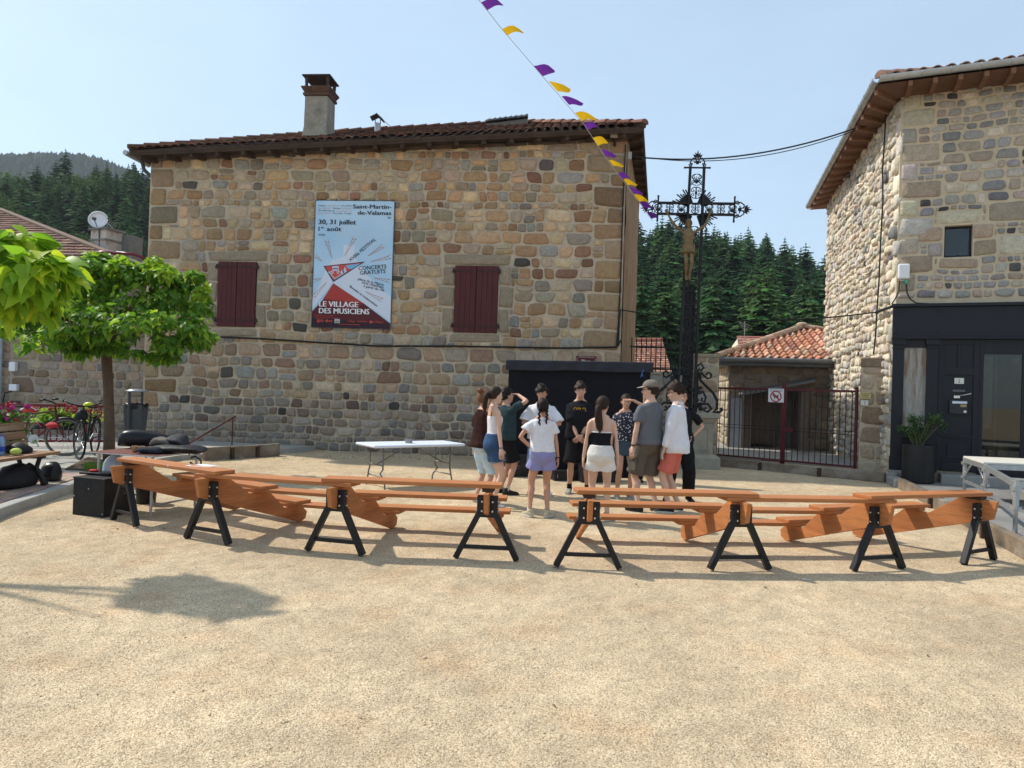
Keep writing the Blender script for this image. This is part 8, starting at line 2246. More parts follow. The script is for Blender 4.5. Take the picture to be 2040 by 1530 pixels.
def platform():
 z = 0.755
 a = at(1923, 907, 12.1); b = at(1964, 921, 10.95); c3 = gp(2022, 1066, 0.07)
 a = V((a.x, a.y, 0)); b = V((b.x, b.y, 0)); c3 = V((c3.x, c3.y, 0))
 root = thing('stage_platform', 'aluminium stage platform with pale deck and braced tube legs at the right edge', 'platform', b)
 e = V((0.917, -0.12, 0)).normalized()
 d1 = (b - a)
 W_ = 2.6
 mb = MB(); mb.prism([p + V((0, 0, z - 0.03)) for p in (a - e * 0.03, a + e * W_, b + e * W_, b - e * 0.03)], (0, 0, 0.03)); mb.build('deck', mat('pale_deck', (0.62, 0.59, 0.52), rough=0.6, var=0.1, vs=4), root, bevel=0.004)
 def fr(p, q, nm='frame_rail', h=0.075): mb = MB(); mb.bar(p + V((0, 0, z - 0.035 - h / 2)), q + V((0, 0, z - 0.035 - h / 2)), 0.045, h); mb.build(nm, m_galv, root, bevel=0.004)
 fr(a, b); fr(a, a + e * W_); fr(b, b + e * W_); fr(b, c3); fr(c3, c3 + e * W_)
 legs = [a, b, c3, a + e * 1.3, b + e * 1.3, c3 + e * 1.3]
 for p in legs:
  mb = MB(); mb.tube([p + V((0, 0, 0.08)), p + V((0, 0, z - 0.04))], 0.026, 10); mb.build('leg', m_galv, root, smooth=True)
  mb = MB(); mb.tube([p + V((0, 0, 0.42)), p + V((0, 0, z - 0.02))], 0.034, 10); mb.box(p + V((0, 0, 0.40)), (0.085, 0.085, 0.035)); mb.box(p + V((0, 0, z - 0.12)), (0.09, 0.07, 0.05)); mb.build('leg_sleeve', m_galv, root)
  mb = MB(); mb.box(p + V((0, 0, 0.085)), (0.10, 0.10, 0.012)); mb.build('foot_plate', m_galv, root)
 for (p, q) in ((a, b), (b, c3)):
  d = q - p
  for s_, t in ((p, q), (q, p)):
   dd = (t - s_).normalized(); mb = MB(); mb.tube([s_ + dd * 0.03 + V((0, 0, 0.36)), s_ + dd * 0.06 + V((0, 0, 0.47)), s_ + dd * min(0.42, d.length * 0.42) + V((0, 0, z - 0.10))], 0.017, 8); mb.build('knee_brace', m_chrome, root, smooth=True)
  mb = MB(); mb.bar(p + V((0, 0, 0.33)), q + V((0, 0, 0.33)), 0.035, 0.045); mb.build('tie_bar', m_galv, root)
platform()
# ================================================================== bunting from the sky to the cross
def bunting():
 a = V((-0.42, 4.6, 0)); a = at(948, -8, 8.2); b = WX.P(*WX.uv(1300, 440), 0.1)
 root = thing('bunting', 'string of purple and yellow cloth flags running down to the iron cross', 'bunting', b)
 # points on the string through the photographed flags, receding towards the cross
 KP = [(948, -8), (1000, 58), (1060, 128), (1118, 195), (1165, 250), (1205, 312), (1245, 365), (1300, 440)]
 N_ = len(KP);
 def depth(t): return 1 / ((1 - t) / 7.4 + t / 16.1)
 pts = [at(px, py, depth(k / (N_ - 1)) if False else 9.5 + (16.1 - 9.5) * (k / (N_ - 1)) ** 0.85) for k, (px, py) in enumerate(KP)]
 mb = MB(); mb.tube(pts, 0.005, 5); mb.build('string', mat('string_white', (0.6, 0.6, 0.6)), root)
 def pos(px):
  for k in range(N_ - 1):
   if KP[k][0] <= px <= KP[k + 1][0]:
    return pts[k].lerp(pts[k + 1], (px - KP[k][0]) / (KP[k + 1][0] - KP[k][0])), (pts[k + 1] - pts[k]).normalized()
  return pts[-1], (pts[-1] - pts[-2]).normalized()
 pur, yel = mat('flag_purple', (0.155, 0.03, 0.36), rough=0.6, var=0.08, transl=0.25), mat('flag_yellow', (0.80, 0.50, 0.01), rough=0.6, var=0.06, transl=0.25)
 spec = [(956, 0.23, 0), (1000, 0.25, 1), (1062, 0.22, 0), (1091, 0.24, 1), (1118, 0.26, 0), (1144, 0.28, 1), (1162, 0.26, 0), (1180, 0.27, 1), (1197, 0.27, 0), (1212, 0.28, 1), (1230, 0.22, 0), (1240, 0.28, 1), (1252, 0.26, 0), (1262, 0.27, 1), (1273, 0.27, 0), (1288, 0.22, 0)]
 rg = random.Random(4)
 for (px, L_, y) in spec:
  far_ = 1.0 if px < 1150 else 0.74; L_ *= 1.15 * far_; p, t = pos(px); wind = V((0.80, -0.1, 0.22)).normalized(); n = 5; vs = []
  ph = rg.uniform(0, 6)
  base = 0.32 * far_ * rg.uniform(0.9, 1.1)
  for i in range(n + 1):
   f = i / n
   tip = p + t * base * 0.55 + t * 0.25 * L_ * f + wind * L_ * f + V((0, 0, 0.03 * math.sin(f * 3.2 + ph * 0.2) - 0.10 * L_ * f * f * f))
   hw_ = base / 2 * (1 - 0.18 * f if f < 0.75 else 0.865 * (1 - f) / 0.25) + 0.004
   for s_ in (-1, 0, 1):
    vs.append(tip + t * (s_ * hw_ + 0.02 * f) + V((0, 0.03 * math.sin(f * 5 + ph), 0)))
  mb = MB(); mb.add(vs, [(i * 3 + j, i * 3 + j + 1, i * 3 + j + 4, i * 3 + j + 3) for i in range(n) for j in (0, 1)]); mb.build('flag', yel if y else pur, root, smooth=True)
bunting()
# litter: white stub on the gravel
p = gp(1606, 1156); mb = MB(); mb.tube([p + V((-0.035, 0.01, 0.008)), p + V((0.035, -0.008, 0.010))], 0.0045, 8); tag(mb.build('cigarette_stub', mat('stub_white', (0.75, 0.73, 0.70)), None), 'white cigarette stub lying on the gravel in front of the right trestles', 'cigarette')
mb = MB(); rg = random.Random(50)
for k in range(46):                                    # dry leaf scraps and twig ends blown over the gravel
 y = rg.uniform(3.2, 15); x = rg.uniform(-0.55, 0.62) * y; a = rg.uniform(0, 6.28); L_ = rg.uniform(0.012, 0.032); d = V((math.cos(a), math.sin(a), 0)); s_ = V((-d.y, d.x, 0)) * L_ * rg.uniform(0.15, 0.5); p = V((x, y, gz(x, y) + 0.006)); g = rg.uniform(0.6, 1.3)
 mb.add([p - d * L_, p + s_ + V((0, 0, 0.006)), p + d * L_ + V((0, 0, 0.003)), p - s_], [(0, 1, 2, 3)], (0.15 * g, 0.095 * g, 0.05 * g))
tag(mb.build('dry_leaf_scraps', mat('dry_leaf', tint=True, rough=0.9), None), 'small brown scraps of dry leaf scattered on the gravel', 'leaf litter', kind='stuff')
# ================================================================== people
def sk(n): return 2 * math.pi / n
def loft_add(mb, rings, n=16, p=2.0, m=None):
 """rings: (centre, half-axis x vector, half-axis y vector)"""
 rr = []
 for c, ax, ay in rings:
  ring = []
  for j in range(n):
   t = sk(n) * j; cx, sy = math.cos(t), math.sin(t)
   if p != 2.0: cx, sy = math.copysign(abs(cx) ** (2 / p), cx), math.copysign(abs(sy) ** (2 / p), sy)
   ring.append(V(c) + V(ax) * cx + V(ay) * sy)
  rr.append(ring)
 mb.rings(rr, True, None, m)
def remesh(mb, voxel, smooth_it=3, fac=0.5):
 me = bpy.data.meshes.new('tmp'); me.from_pydata([tuple(p) for p in mb.v], [], mb.f)
 bm = bmesh.new(); bm.from_mesh(me); bmesh.ops.recalc_face_normals(bm, faces=bm.faces); bm.to_mesh(me); bm.free()
 o = bpy.data.objects.new('tmp', me); COL.objects.link(o)
 r = o.modifiers.new('r', 'REMESH'); r.mode = 'VOXEL'; r.voxel_size = voxel; r.use_smooth_shade = True
 if smooth_it: s_ = o.modifiers.new('s', 'SMOOTH'); s_.iterations = smooth_it; s_.factor = fac
 dg = bpy.context.evaluated_depsgraph_get(); e = o.evaluated_get(dg); m2 = e.to_mesh()
 n = len(m2.vertices); co = np.empty(n * 3, np.float64); m2.vertices.foreach_get('co', co); co = co.reshape(-1, 3)
 fs = [tuple(p.vertices) for p in m2.polygons]; nr = np.empty(n * 3, np.float64); m2.vertices.foreach_get('normal', nr)
 e.to_mesh_clear(); bpy.data.objects.remove(o); bpy.data.meshes.remove(me)
 return co, fs, nr.reshape(-1, 3)
def ik(a, b, l1, l2, pole):
 d = b - a; L_ = min(d.length, (l1 + l2) * 0.999); dn = d.normalized()
 b2 = a + dn * L_
 x = (l1 * l1 - l2 * l2 + L_ * L_) / (2 * L_); h = math.sqrt(max(0, l1 * l1 - x * x))
 pv = pole - dn * pole.dot(dn)
 pv = pv.normalized() if pv.length > 1e-5 else dn.orthogonal().normalized()
 return a + dn * x + pv * h, b2
HEADR = [(-0.012, 0.020, 0.080, 0.040), (0.004, 0.036, 0.092, 0.012), (0.030, 0.050, 0.098, -0.030), (0.055, 0.060, 0.096, -0.062), (0.085, 0.068, 0.094, -0.082), (0.115, 0.073, 0.092, -0.092), (0.145, 0.076, 0.094, -0.096), (0.172, 0.073, 0.088, -0.092), (0.198, 0.060, 0.068, -0.074), (0.216, 0.036, 0.036, -0.044), (0.223, 0.012, 0.008, -0.014)]
class Person:
 def __init__(s, name, label, px, py, H, yaw, female=False, skin=(0.52, 0.30, 0.205), slim=1.0, arms=None, feet=None, head=(0, 0), lean=0.0, gpos=None, hips=(0, 0), cat='person', arml=1.0):
  g = gpos if gpos is not None else gp(px, py); s.k = H / 1.75; s.g = V((g.x, g.y, 0 if gpos is None else g.z)); s.yaw = yaw
  s.M = Matrix.Translation(s.g) @ Matrix.Rotation(yaw, 4, 'Z') @ Matrix.Scale(s.k, 4)
  s.female = female; s.slim = slim; s.label = label; s.name = name; s.skin = skin; s.cat = cat
  s.hw = (0.168 if female else 0.160) * slim; s.sh = 0.160 if female else 0.180
  hp = V((hips[0], hips[1], 0)); s.hp = hp
  s.pel = V((0, 0, 0.93)) + hp
  lz = math.tan(lean)
  s.lean = lambda z: V((hp.x * max(0, 1 - abs(z - 0.95) / 0.6), hp.y * max(0, 1 - abs(z - 0.95) / 0.6) + (z - 0.95) * lz, 0)) if z > 0.95 else hp * min(1.0, max(0, z / 0.95))
  feet = feet or ((-0.11, 0.0, 0.18), (0.11, 0.0, -0.18))      # x, y, toe-out ; left then right (left = -x)
  s.legs = []
  for sd, ft in zip((-1, 1), feet):
   hip = V((sd * 0.088, 0, 0.90)) + hp; ank = V((ft[0], ft[1], 0.085 + (ft[3] if len(ft) > 3 else 0)))
   kn, an = ik(hip, ank, 0.435, 0.415, V((sd * 0.05, 1, 0)))
   s.legs.append((hip, kn, an, ft[2]))
  s.arms = []
  arms = arms or ('down', 'down')
  for sd, a in zip((-1, 1), arms):
   sho = V((sd * s.sh, -0.005, 1.405)) + s.lean(1.405)
   P = {'down': (V((sd * (s.sh + 0.085), 0.03, 0.86)), V((sd * 0.5, -1, 0))), 'hip': (V((sd * 0.165, 0.03, 1.02)), V((sd, -0.35, 0.1))), 'hipback': (V((sd * 0.13, -0.11, 1.03)), V((sd, -0.5, -0.1))),
     'shade': (V((sd * 0.085, 0.16, 1.655)), V((sd, 0.35, -0.25))), 'clasp': (V((sd * 0.035, 0.20, 0.93)), V((sd, -0.6, 0))), 'fold': (V((sd * -0.02, 0.22, 1.17)), V((sd, -0.3, -0.8))), 'point': (V((sd * 0.12, 0.30, 1.62)), V((sd, 0.3, -0.3))),
     'nape': (V((sd * 0.05, -0.06, 1.56)), V((sd, 0.35, 0.1)))}
   w, pole = P[a] if isinstance(a, str) else (V(a[0]), V(a[1]))
   w = w + (s.lean(w.z) if isinstance(a, str) else V((0, 0, 0)))
   el, wr = ik(sho, w, 0.285 * arml, 0.255 * arml, pole)
   s.arms.append((sho, el, wr, a, sd))
  s.neck = V((0, -0.01, 1.50)) + s.lean(1.5); s.chin = V((0, 0, 1.527)) + s.lean(1.527)
  hc_ = s.chin + V((0, -0.01, 0.03))
  s.HM = Matrix.Translation(hc_) @ Matrix.Rotation(head[0], 4, 'Z') @ Matrix.Rotation(head[1], 4, 'X') @ Matrix.Translation(-hc_)
  s.body()
 # body profile: half width, half depth, y offset
 def prof(s):
  f = s.female; q = s.slim
  if f: T = [(0.80, .085, .080, -.005), (0.86, .158, .108, -.012), (0.93, .172, .118, -.014), (1.00, .155, .105, -.008), (1.10, .122, .088, .002), (1.18, .126, .092, .004), (1.28, .142, .108, .012), (1.36, .150, .100, .004), (1.42, .148, .080, -.008), (1.455, .105, .066, -.014)]
  else: T = [(0.80, .085, .082, -.004), (0.86, .152, .106, -.008), (0.93, .160, .112, -.010), (1.00, .152, .104, -.004), (1.10, .142, .098, .002), (1.20, .152, .104, .006), (1.30, .168, .112, .008), (1.38, .176, .104, .000), (1.43, .158, .080, -.008), (1.47, .095, .064, -.014)]
  return [(z, hw * (q if z < 1.4 else 1), hd * q, y) for z, hw, hd, y in T]
 def torso_rings(s, z0, z1, infl=0.0, fn=None, neck=False):
  out = []
  T = s.prof()
  zs = sorted(set([z0, z1] + [t[0] for t in T if z0 < t[0] < z1]))
  for z in zs:
   for a, b in zip(T[:-1], T[1:]):
    if a[0] <= z <= b[0]:
     f = (z - a[0]) / (b[0] - a[0]); v = [x + (y - x) * f for x, y in zip(a, b)]; break
   else: v = list(T[0] if z < T[0][0] else T[-1])
   e = infl if fn is None else fn(z)
   out.append((V((0, v[3], z)) + s.lean(z), V((v[1] + e, 0, 0)), V((0, v[2] + e, 0))))
  return out
 def L(s, mb, name, mats, smooth=True, parent='body', label=None):
  """link a builder holding local coordinates as a child of the body"""
  me = mb.mesh(name, mats, None, smooth)
  o = link_mesh(name, me, s.o, label); return o
 def body(s):
  mb = MB()
  T = s.torso_rings(0.80, 1.48)
  nk = 0.047 if s.female else 0.056
  T += [(s.neck + V((0, 0.0, 0)), V((nk + 0.008, 0, 0)), V((0, nk + 0.008, 0))), (s.chin + V((0, 0.005, 0.03)), V((nk, 0, 0)), V((0, nk + 0.004, 0))), (s.chin + V((0, -0.01, 0.09)), V((nk, 0, 0)), V((0, nk + 0.01, 0)))]
  loft_add(mb, T, 18)
  th = (0.080 if s.female else 0.076) * s.slim; cal = 0.050 if s.female else 0.053
  for hip, kn, an, yaw in s.legs:
   pts = [hip + V((0, 0, 0.03)), hip.lerp(kn, 0.25), hip.lerp(kn, 0.6), kn + V((0, 0, 0.05)), kn, kn.lerp(an, 0.12), kn.lerp(an, 0.32) - V((0, 0.012, 0)), kn.lerp(an, 0.65), an + V((0, 0, 0.04)), an, an - V((0, 0, 0.05))]
   mb.tube(pts, [th, th * 1.0, th * 0.83, 0.056, 0.053, 0.049, cal * 1.02, cal * 0.76, 0.034, 0.034, 0.036], 12)
  for sho, el, wr, a, sd in s.arms:
   ar = 0.041 if s.female else 0.047
   c0 = V((sd * 0.10, -0.005, 1.415)) + s.lean(1.415)
   mb.tube([c0 - V((0, 0, 0.01)), sho - V((sd * 0.012, 0, 0.020)), sho.lerp(el, 0.15), sho.lerp(el, 0.5), sho.lerp(el, 0.9), el, el.lerp(wr, 0.2), el.lerp(wr, 0.5), wr], [0.05, ar * 1.12, ar * 1.05, ar * 0.92, ar * 0.76, ar * 0.74, ar * 0.80, ar * 0.68, 0.025], 12)
   mb.ball(sho - V((sd * 0.012, 0, 0.02)), (ar * 1.08, ar * 1.1, ar * 1.0), 10, 7)
  hd = [(s.HM @ (s.chin + V((0, (yf + yb) / 2, z))), s.HM.to_3x3() @ V((hw, 0, 0)), s.HM.to_3x3() @ V((0, (yf - yb) / 2, 0))) for z, hw, yf, yb in HEADR]
  loft_add(mb, hd, 18, 2.3)
  H = lambda x, y, z: s.HM @ (s.chin + V((x, y, z)))
  R3 = s.HM.to_3x3()
  # nose, brow, ears, lips, chin
  mb.tube([H(0, 0.088, 0.122), H(0, 0.100, 0.100), H(0, 0.113, 0.080), H(0, 0.098, 0.070)], [0.011, 0.012, 0.016, 0.012], 8)
  for sd in (-1, 1):
   mb.ball(H(sd * 0.078, -0.005, 0.098), (0.010, 0.020, 0.032), 8, 6, rot=R3); mb.ball(H(sd * 0.032, 0.083, 0.128), (0.026, 0.014, 0.009), 8, 5, rot=R3); mb.ball(H(sd * 0.040, 0.066, 0.080), (0.024, 0.022, 0.02), 8, 5, rot=R3)
  mb.ball(H(0, 0.092, 0.040), (0.024, 0.012, 0.012), 8, 5, rot=R3)
  co, fs, nr = remesh(mb, 0.0105, 3, 0.5)
  msk = (np.abs(co[:, 0]) < 0.185) & (np.abs(co[:, 1]) < 0.16) & (co[:, 2] > 0.72) & (co[:, 2] < 1.22)
  co[msk] -= nr[msk] * 0.013
  if not s.female:
   msk = (np.abs(co[:, 0]) < 0.27) & (np.abs(co[:, 1]) < 0.16) & (co[:, 2] >= 1.22) & (co[:, 2] < 1.455) & ((np.abs(co[:, 0]) > 0.06) | (co[:, 2] < 1.42))
   co[msk] -= nr[msk] * 0.014
  out = MB(); out.add(co, fs, None, 0)
  for sho, el, wr, a, sd in s.arms: s.hand(out, el, wr, a, sd)
  # eyes, brows, lips as flat-ish inlays on the face
  for sd in (-1, 1):
   out.ball(H(sd * 0.032, 0.0895, 0.111), (0.0135, 0.006, 0.006), 8, 5, rot=R3, m=1); out.ball(H(sd * 0.032, 0.0945, 0.111), (0.0062, 0.003, 0.0058), 8, 5, rot=R3, m=2)
   out.bar(H(sd * 0.014, 0.098, 0.131), H(sd * 0.050, 0.088, 0.132), 0.006, 0.006, m=2)
  out.ball(H(0, 0.1025, 0.0385), (0.022, 0.005, 0.0065), 8, 5, rot=R3, m=3)
  sk_ = mat('skin_%02d' % int(s.skin[0] * 100), s.skin, rough=0.5, var=0.08, vs=8, var2=0.05, vs2=60, spec=0.35)
  me = out.mesh(s.name, [sk_, mat('eye_white', (0.55, 0.52, 0.5), rough=0.3, var=0), mat('eye_dark', (0.02, 0.014, 0.010), rough=0.4, var=0), mat('lip', (0.36, 0.13, 0.11), rough=0.5, var=0.05)], None, True)
  s.o = bpy.data.objects.new(s.name, me); COL.objects.link(s.o); s.o.matrix_world = s.M
  WM[s.o.name] = s.M.copy()
  tag(s.o, s.label, s.cat)
 def hand(s, mb, el, wr, a, sd):
  d = (wr - el).normalized()
  # palm direction and normal by gesture
  if a == 'down': d = (d * 0.6 + V((0, 0.05, -1)) * 0.6).normalized(); pn = V((-sd, 0.1, 0))
  elif a in ('hip', 'hipback'): d = (V((-sd * 0.3, 0.7 if a == 'hip' else -0.1, -0.75))).normalized(); pn = V((-sd, 0, 0.1))
  elif a == 'shade': d = V((-sd, 0.12, 0.05)).normalized(); pn = V((0, -0.15, -1))
  elif a == 'clasp': d = V((-sd * 0.75, 0.1, -0.6)).normalized(); pn = V((0, -1, 0))
  elif a == 'point': pn = V((0, 0.0, -1))
  else: pn = V((0, -1, 0.1)) if not isinstance(a, str) and len(a) < 3 else (V(a[2]) if not isinstance(a, str) else V((0, -1, 0)))
  pn = (pn - d * pn.dot(d)).normalized(); sdv = d.cross(pn).normalized()       # across the palm
  thumb_side = V((0, 1, 0)) if a == 'down' else V((0, 0, 1))
  if sdv.dot(thumb_side) < 0: sdv = -sdv
  loft_add(mb, [(wr - d * 0.01, sdv * 0.024, pn * 0.018), (wr + d * 0.03, sdv * 0.034, pn * 0.016), (wr + d * 0.07, sdv * 0.041, pn * 0.014), (wr + d * 0.092, sdv * 0.038, pn * 0.011)], 10, 2.4)
  for i, (off, L_) in enumerate(((0.031, 0.070), (0.010, 0.080), (-0.011, 0.074), (-0.031, 0.058))):
   b = wr + d * 0.085 + sdv * off; c1 = 0.10 if a in ('shade',) else 0.30
   d1 = (d + pn * c1 * 0.5).normalized(); d2 = (d + pn * c1 * 1.6).normalized(); d3 = (d + pn * c1 * 2.6).normalized()
   mb.tube([b, b + d1 * L_ * 0.45, b + d1 * L_ * 0.45 + d2 * L_ * 0.30, b + d1 * L_ * 0.45 + d2 * L_ * 0.30 + d3 * L_ * 0.25], [0.0092, 0.0085, 0.0078, 0.005], 7)
  t0 = wr + d * 0.022 + sdv * 0.026; td = (sdv * 0.75 + d * 0.65 + pn * 0.25).normalized(); td2 = (sdv * 0.2 + d + pn * 0.3).normalized()
  mb.tube([t0, t0 + td * 0.035, t0 + td * 0.035 + td2 * 0.030], [0.012, 0.0105, 0.007], 7)
 # ---------- clothes
 def cloth(s, name, mb, mt, voxel=0.013, wr=0.009, freq=10, it=3, label=None):
  co, fs, nr = remesh(mb, voxel, it, 0.5)
  sd_ = hash(s.label) % 97
  v2 = []
  for c, n in zip(co, nr):
   k = noise.noise(V((c[0] * freq + sd_, c[1] * freq, c[2] * freq * 0.55))) + 0.5 * noise.noise(V((c[0] * freq * 2.3, c[1] * freq * 2.3 + sd_, c[2] * freq * 1.6)))
   v2.append(V(c) + V(n) * k * wr)
  o = MB(); o.add(v2, fs); return s.L(o, name, mt)
 def top(s, mt, hem=0.90, infl=0.022, sleeve=0.62, name='t_shirt', neckz=1.475, boxy=0.5, flare=0.02, strap=None, wr=0.012, cuff=0.0):
  mb = MB(); T = s.prof()
  wmax = max(t[1] for t in T if t[0] > 1.15)
  def fn(z):
   base = infl
   if z > 1.30: base = infl * (1 - 0.55 * min(1, (z - 1.30) / 0.13))
   if z < 1.25: base += boxy * max(0, wmax - self_w(z)) + flare * (1.25 - z) / 0.35
   return base
  def self_w(z):
   for a, b in zip(T[:-1], T[1:]):
    if a[0] <= z <= b[0]: return a[1] + (b[1] - a[1]) * (z - a[0]) / (b[0] - a[0])
   return T[0][1]
  rg_ = s.torso_rings(hem, min(neckz, 1.47), 0, fn)
  if neckz > 1.45: rg_ = [r for r in rg_ if r[0].z < 1.44] + [(V((0, -0.010, 1.445)) + s.lean(1.445), V((s.sh * 0.74, 0, 0)), V((0, 0.082, 0))), (V((0, -0.012, neckz)) + s.lean(neckz), V((0.074, 0, 0)), V((0, 0.072, 0)))]
  loft_add(mb, rg_, 22, 2.3)
  if sleeve > 0:
   for sho, el, wr_, a, sd in s.arms:
    ar = 0.041 if s.female else 0.047
    c0 = V((sd * 0.09, -0.005, 1.405)) + s.lean(1.405)
    if sleeve <= 1.0:
     pts = [c0 - V((0, 0, 0.012)), sho - V((sd * 0.012, 0, 0.022)), sho.lerp(el, sleeve * 0.5), sho.lerp(el, sleeve)]; rr = [0.056, ar * 1.0 + 0.014, ar + 0.020, ar + 0.026 + cuff]
    else:
     pts = [c0 - V((0, 0, 0.012)), sho - V((sd * 0.012, 0, 0.022)), sho.lerp(el, 0.5), sho.lerp(el, 0.92), el, el.lerp(wr_, 0.35), el.lerp(wr_, 0.75), el.lerp(wr_, sleeve - 1.0)]; rr = [0.056, ar * 1.10 + 0.012, ar + 0.020, ar + 0.018, ar + 0.016, ar + 0.012, ar + 0.004, ar * 0.9]
    mb.tube(pts, rr, 12)
  return s.cloth(name, mb, mt, wr=wr)
 def shorts(s, mt, waist=1.03, leg=0.75, name='shorts', infl=0.014, loose=0.030, wr=0.010, hemflare=0.01):
  mb = MB()
  loft_add(mb, [(V((0, -0.004, 0.775)) + s.lean(0.8), V((0.10, 0, 0)), V((0, 0.075, 0)))] + s.torso_rings(0.815, waist, infl + 0.012), 20, 2.2)
  th = (0.080 if s.female else 0.076) * s.slim
  for hip, kn, an, yaw in s.legs:
   if leg <= 1.0:
    e = hip.lerp(kn, leg); pts = [hip + V((0, 0, 0.05)), hip.lerp(e, 0.4), e]; rr = [th + infl, th + infl + loose * 0.35, th * (1 - 0.25 * leg) + infl + loose + hemflare]
   else:
    f = leg - 1.0; pts = [hip + V((0, 0, 0.05)), hip.lerp(kn, 0.4), kn + V((0, 0, 0.03)), kn.lerp(an, min(f, 0.5)), kn.lerp(an, f)]; rr = [th + infl, th + infl + loose * 0.4, 0.058 + loose, 0.055 + loose, 0.045 + loose + hemflare]
   mb.tube(pts, rr, 14)
  return s.cloth(name, mb, mt, wr=wr, it=7)
 def shoes(s, mt, sole=None, sock=None, sockz=0.06, chunky=1.0):
  sole = sole or mat('sole_white', (0.55, 0.54, 0.50), rough=0.7, var=0.1)
  for hip, kn, an, yaw in s.legs:
   q = Matrix.Rotation(yaw, 3, 'Z'); b = V((an.x, an.y, an.z - 0.085)); P = lambda x, y, z: b + q @ V((x, y, z))
   mb = MB(); k = chunky
   secs = [(-0.075, 0.022, 0.05, 0.022), (-0.06, 0.034 * k, 0.085, 0.022), (-0.02, 0.040 * k, 0.100, 0.022), (0.03, 0.042 * k, 0.092, 0.022), (0.08, 0.046 * k, 0.070, 0.022), (0.13, 0.048 * k, 0.056, 0.022), (0.17, 0.042 * k, 0.048, 0.022), (0.195, 0.026, 0.036, 0.022)]
   rr = [[P(math.copysign(abs(math.cos(t)) ** 0.7, math.cos(t)) * hw, y, (zt + zb) / 2 + math.copysign(abs(math.sin(t)) ** 0.8, math.sin(t)) * (zt - zb) / 2) for t in [sk(12) * j for j in range(12)]] for y, hw, zt, zb in secs]
   mb.rings(rr, True)
   mb.tube([P(0, -0.02, 0.07), P(0, -0.022, 0.115)], [0.045, 0.044], 12)
   o = s.L(mb, 'shoe', mt)
   sb = MB(); out = [P(math.cos(t) * (0.047 * k if math.sin(t) > -0.2 else 0.040 * k), 0.06 + math.sin(t) * 0.142, 0.0) for t in [sk(18) * j for j in range(18)]]
   sb.prism(out, V((0, 0, 0.028 * k)))
   so = link_mesh('sole', sb.mesh('sole', sole, None, False), o)
   if sock:
    mb = MB(); mb.tube([an - V((0, 0, 0.03)), an.lerp(kn, sockz * 0.5), an.lerp(kn, sockz)], [0.041, 0.039, 0.040], 12); s.L(mb, 'sock', sock)
 def hair_cap(s, mt, scale=1.0, front=0.172, back=0.03, rough=0.008, name='hair', fringe=0.0, sides=0.10, top=0.0, freq=28, part=True):
  """shell over the skull with a hairline falling from forehead to nape"""
  n, k = 30, 18; rr = []
  H = lambda x, y, z: s.HM @ (s.chin + V((x, y, z)))
  for i in range(k + 1):
   th = math.pi * i / k * 0.80; ring = []
   for j in range(n):
    a = sk(n) * j; d = V((math.sin(th) * math.cos(a), math.sin(th) * math.sin(a), math.cos(th)))
    p = V((d.x * 0.089 * scale, -0.004 + d.y * 0.111 * scale, 0.122 + d.z * (0.116 + top) * scale))
    f = max(0, d.y); sdv = abs(d.x)
    lim = back + (front - back) * (smooth((d.y + 0.35) / 0.95)) if d.y > -0.35 else back
    if d.y > 0.55 and fringe: lim -= fringe * smooth((d.y - 0.55) / 0.3)
    if -0.35 <= d.y <= 0.55: lim = min(lim, sides + 0.02 + 0.10 * smooth((d.y) / 0.55))
    if p.z < lim: p.z = lim; p.x *= 0.94; p.y *= 0.95
    nz = noise.noise(V((p.x * freq, p.y * freq, p.z * freq * 0.6))) * rough + noise.noise(V((p.x * freq * 2.5, p.y * freq * 2.5, p.z * freq))) * rough * 0.5
    p = p + d * nz
    ring.append(H(*p))
   rr.append(ring)
  mb = MB(); mb.rings(rr, True); return s.L(mb, name, mt)
 def strand(s, mt, pts, radii, name='ponytail', n=12, wave=0.006, mb=None):
  H = lambda p: s.HM @ (s.chin + V(p))
  own = mb is None; mb = mb or MB()
  P = [H(p) for p in pts]; Q = []; Rr = []
  for i in range(len(P) - 1):
   for t in (0, 0.5): Q.append(P[i].lerp(P[i + 1], t)); Rr.append(radii[i] + (radii[i + 1] - radii[i]) * t)
  Q.append(P[-1]); Rr.append(radii[-1])
  b = len(mb.v); mb.tube(Q, Rr, n)
  for i in range(b, len(mb.v)):
   v = mb.v[i]; k = noise.noise(V((v.x * 45, v.y * 45, v.z * 9))) * wave; mb.v[i] = v + V((k, k * 0.7, 0))
  if own: return s.L(mb, name, mt)
 def band(s, which, t, mt, name='bracelet', r_=0.028):
  sho, el, wr, a, sd = s.arms[which]; c = el.lerp(wr, t); d = (wr - el).normalized(); mb = MB(); mb.tube([c - d * 0.008, c + d * 0.008], r_, 12); s.L(mb, name, mt)
 def glasses(s, mt):
  H = lambda x, y, z: s.HM @ (s.chin + V((x, y, z))); mb = MB()
  for sd in (-1, 1):
   ring = [H(sd * 0.033 + math.cos(t) * 0.024, 0.106, 0.110 + math.sin(t) * 0.017) for t in [sk(14) * j for j in range(14)]]; mb.tube(ring, 0.0028, 5, closed=True); mb.tube([H(sd * 0.057, 0.105, 0.115), H(sd * 0.079, 0.05, 0.115), H(sd * 0.080, -0.01, 0.110)], 0.0026, 5)
  mb.tube([H(-0.010, 0.108, 0.114), H(0.010, 0.108, 0.114)], 0.0028, 5); s.L(mb, 'glasses', mt)
SKIN_A, SKIN_B, SKIN_C = (0.56, 0.32, 0.22), (0.62, 0.39, 0.285), (0.50, 0.265, 0.175)
m_brownhair = mat('dark_brown_hair', (0.026, 0.013, 0.008), rough=0.6, var=0.35, vs=30, bump=0.4, bs=120, spec=0.2, bdist=0.006)
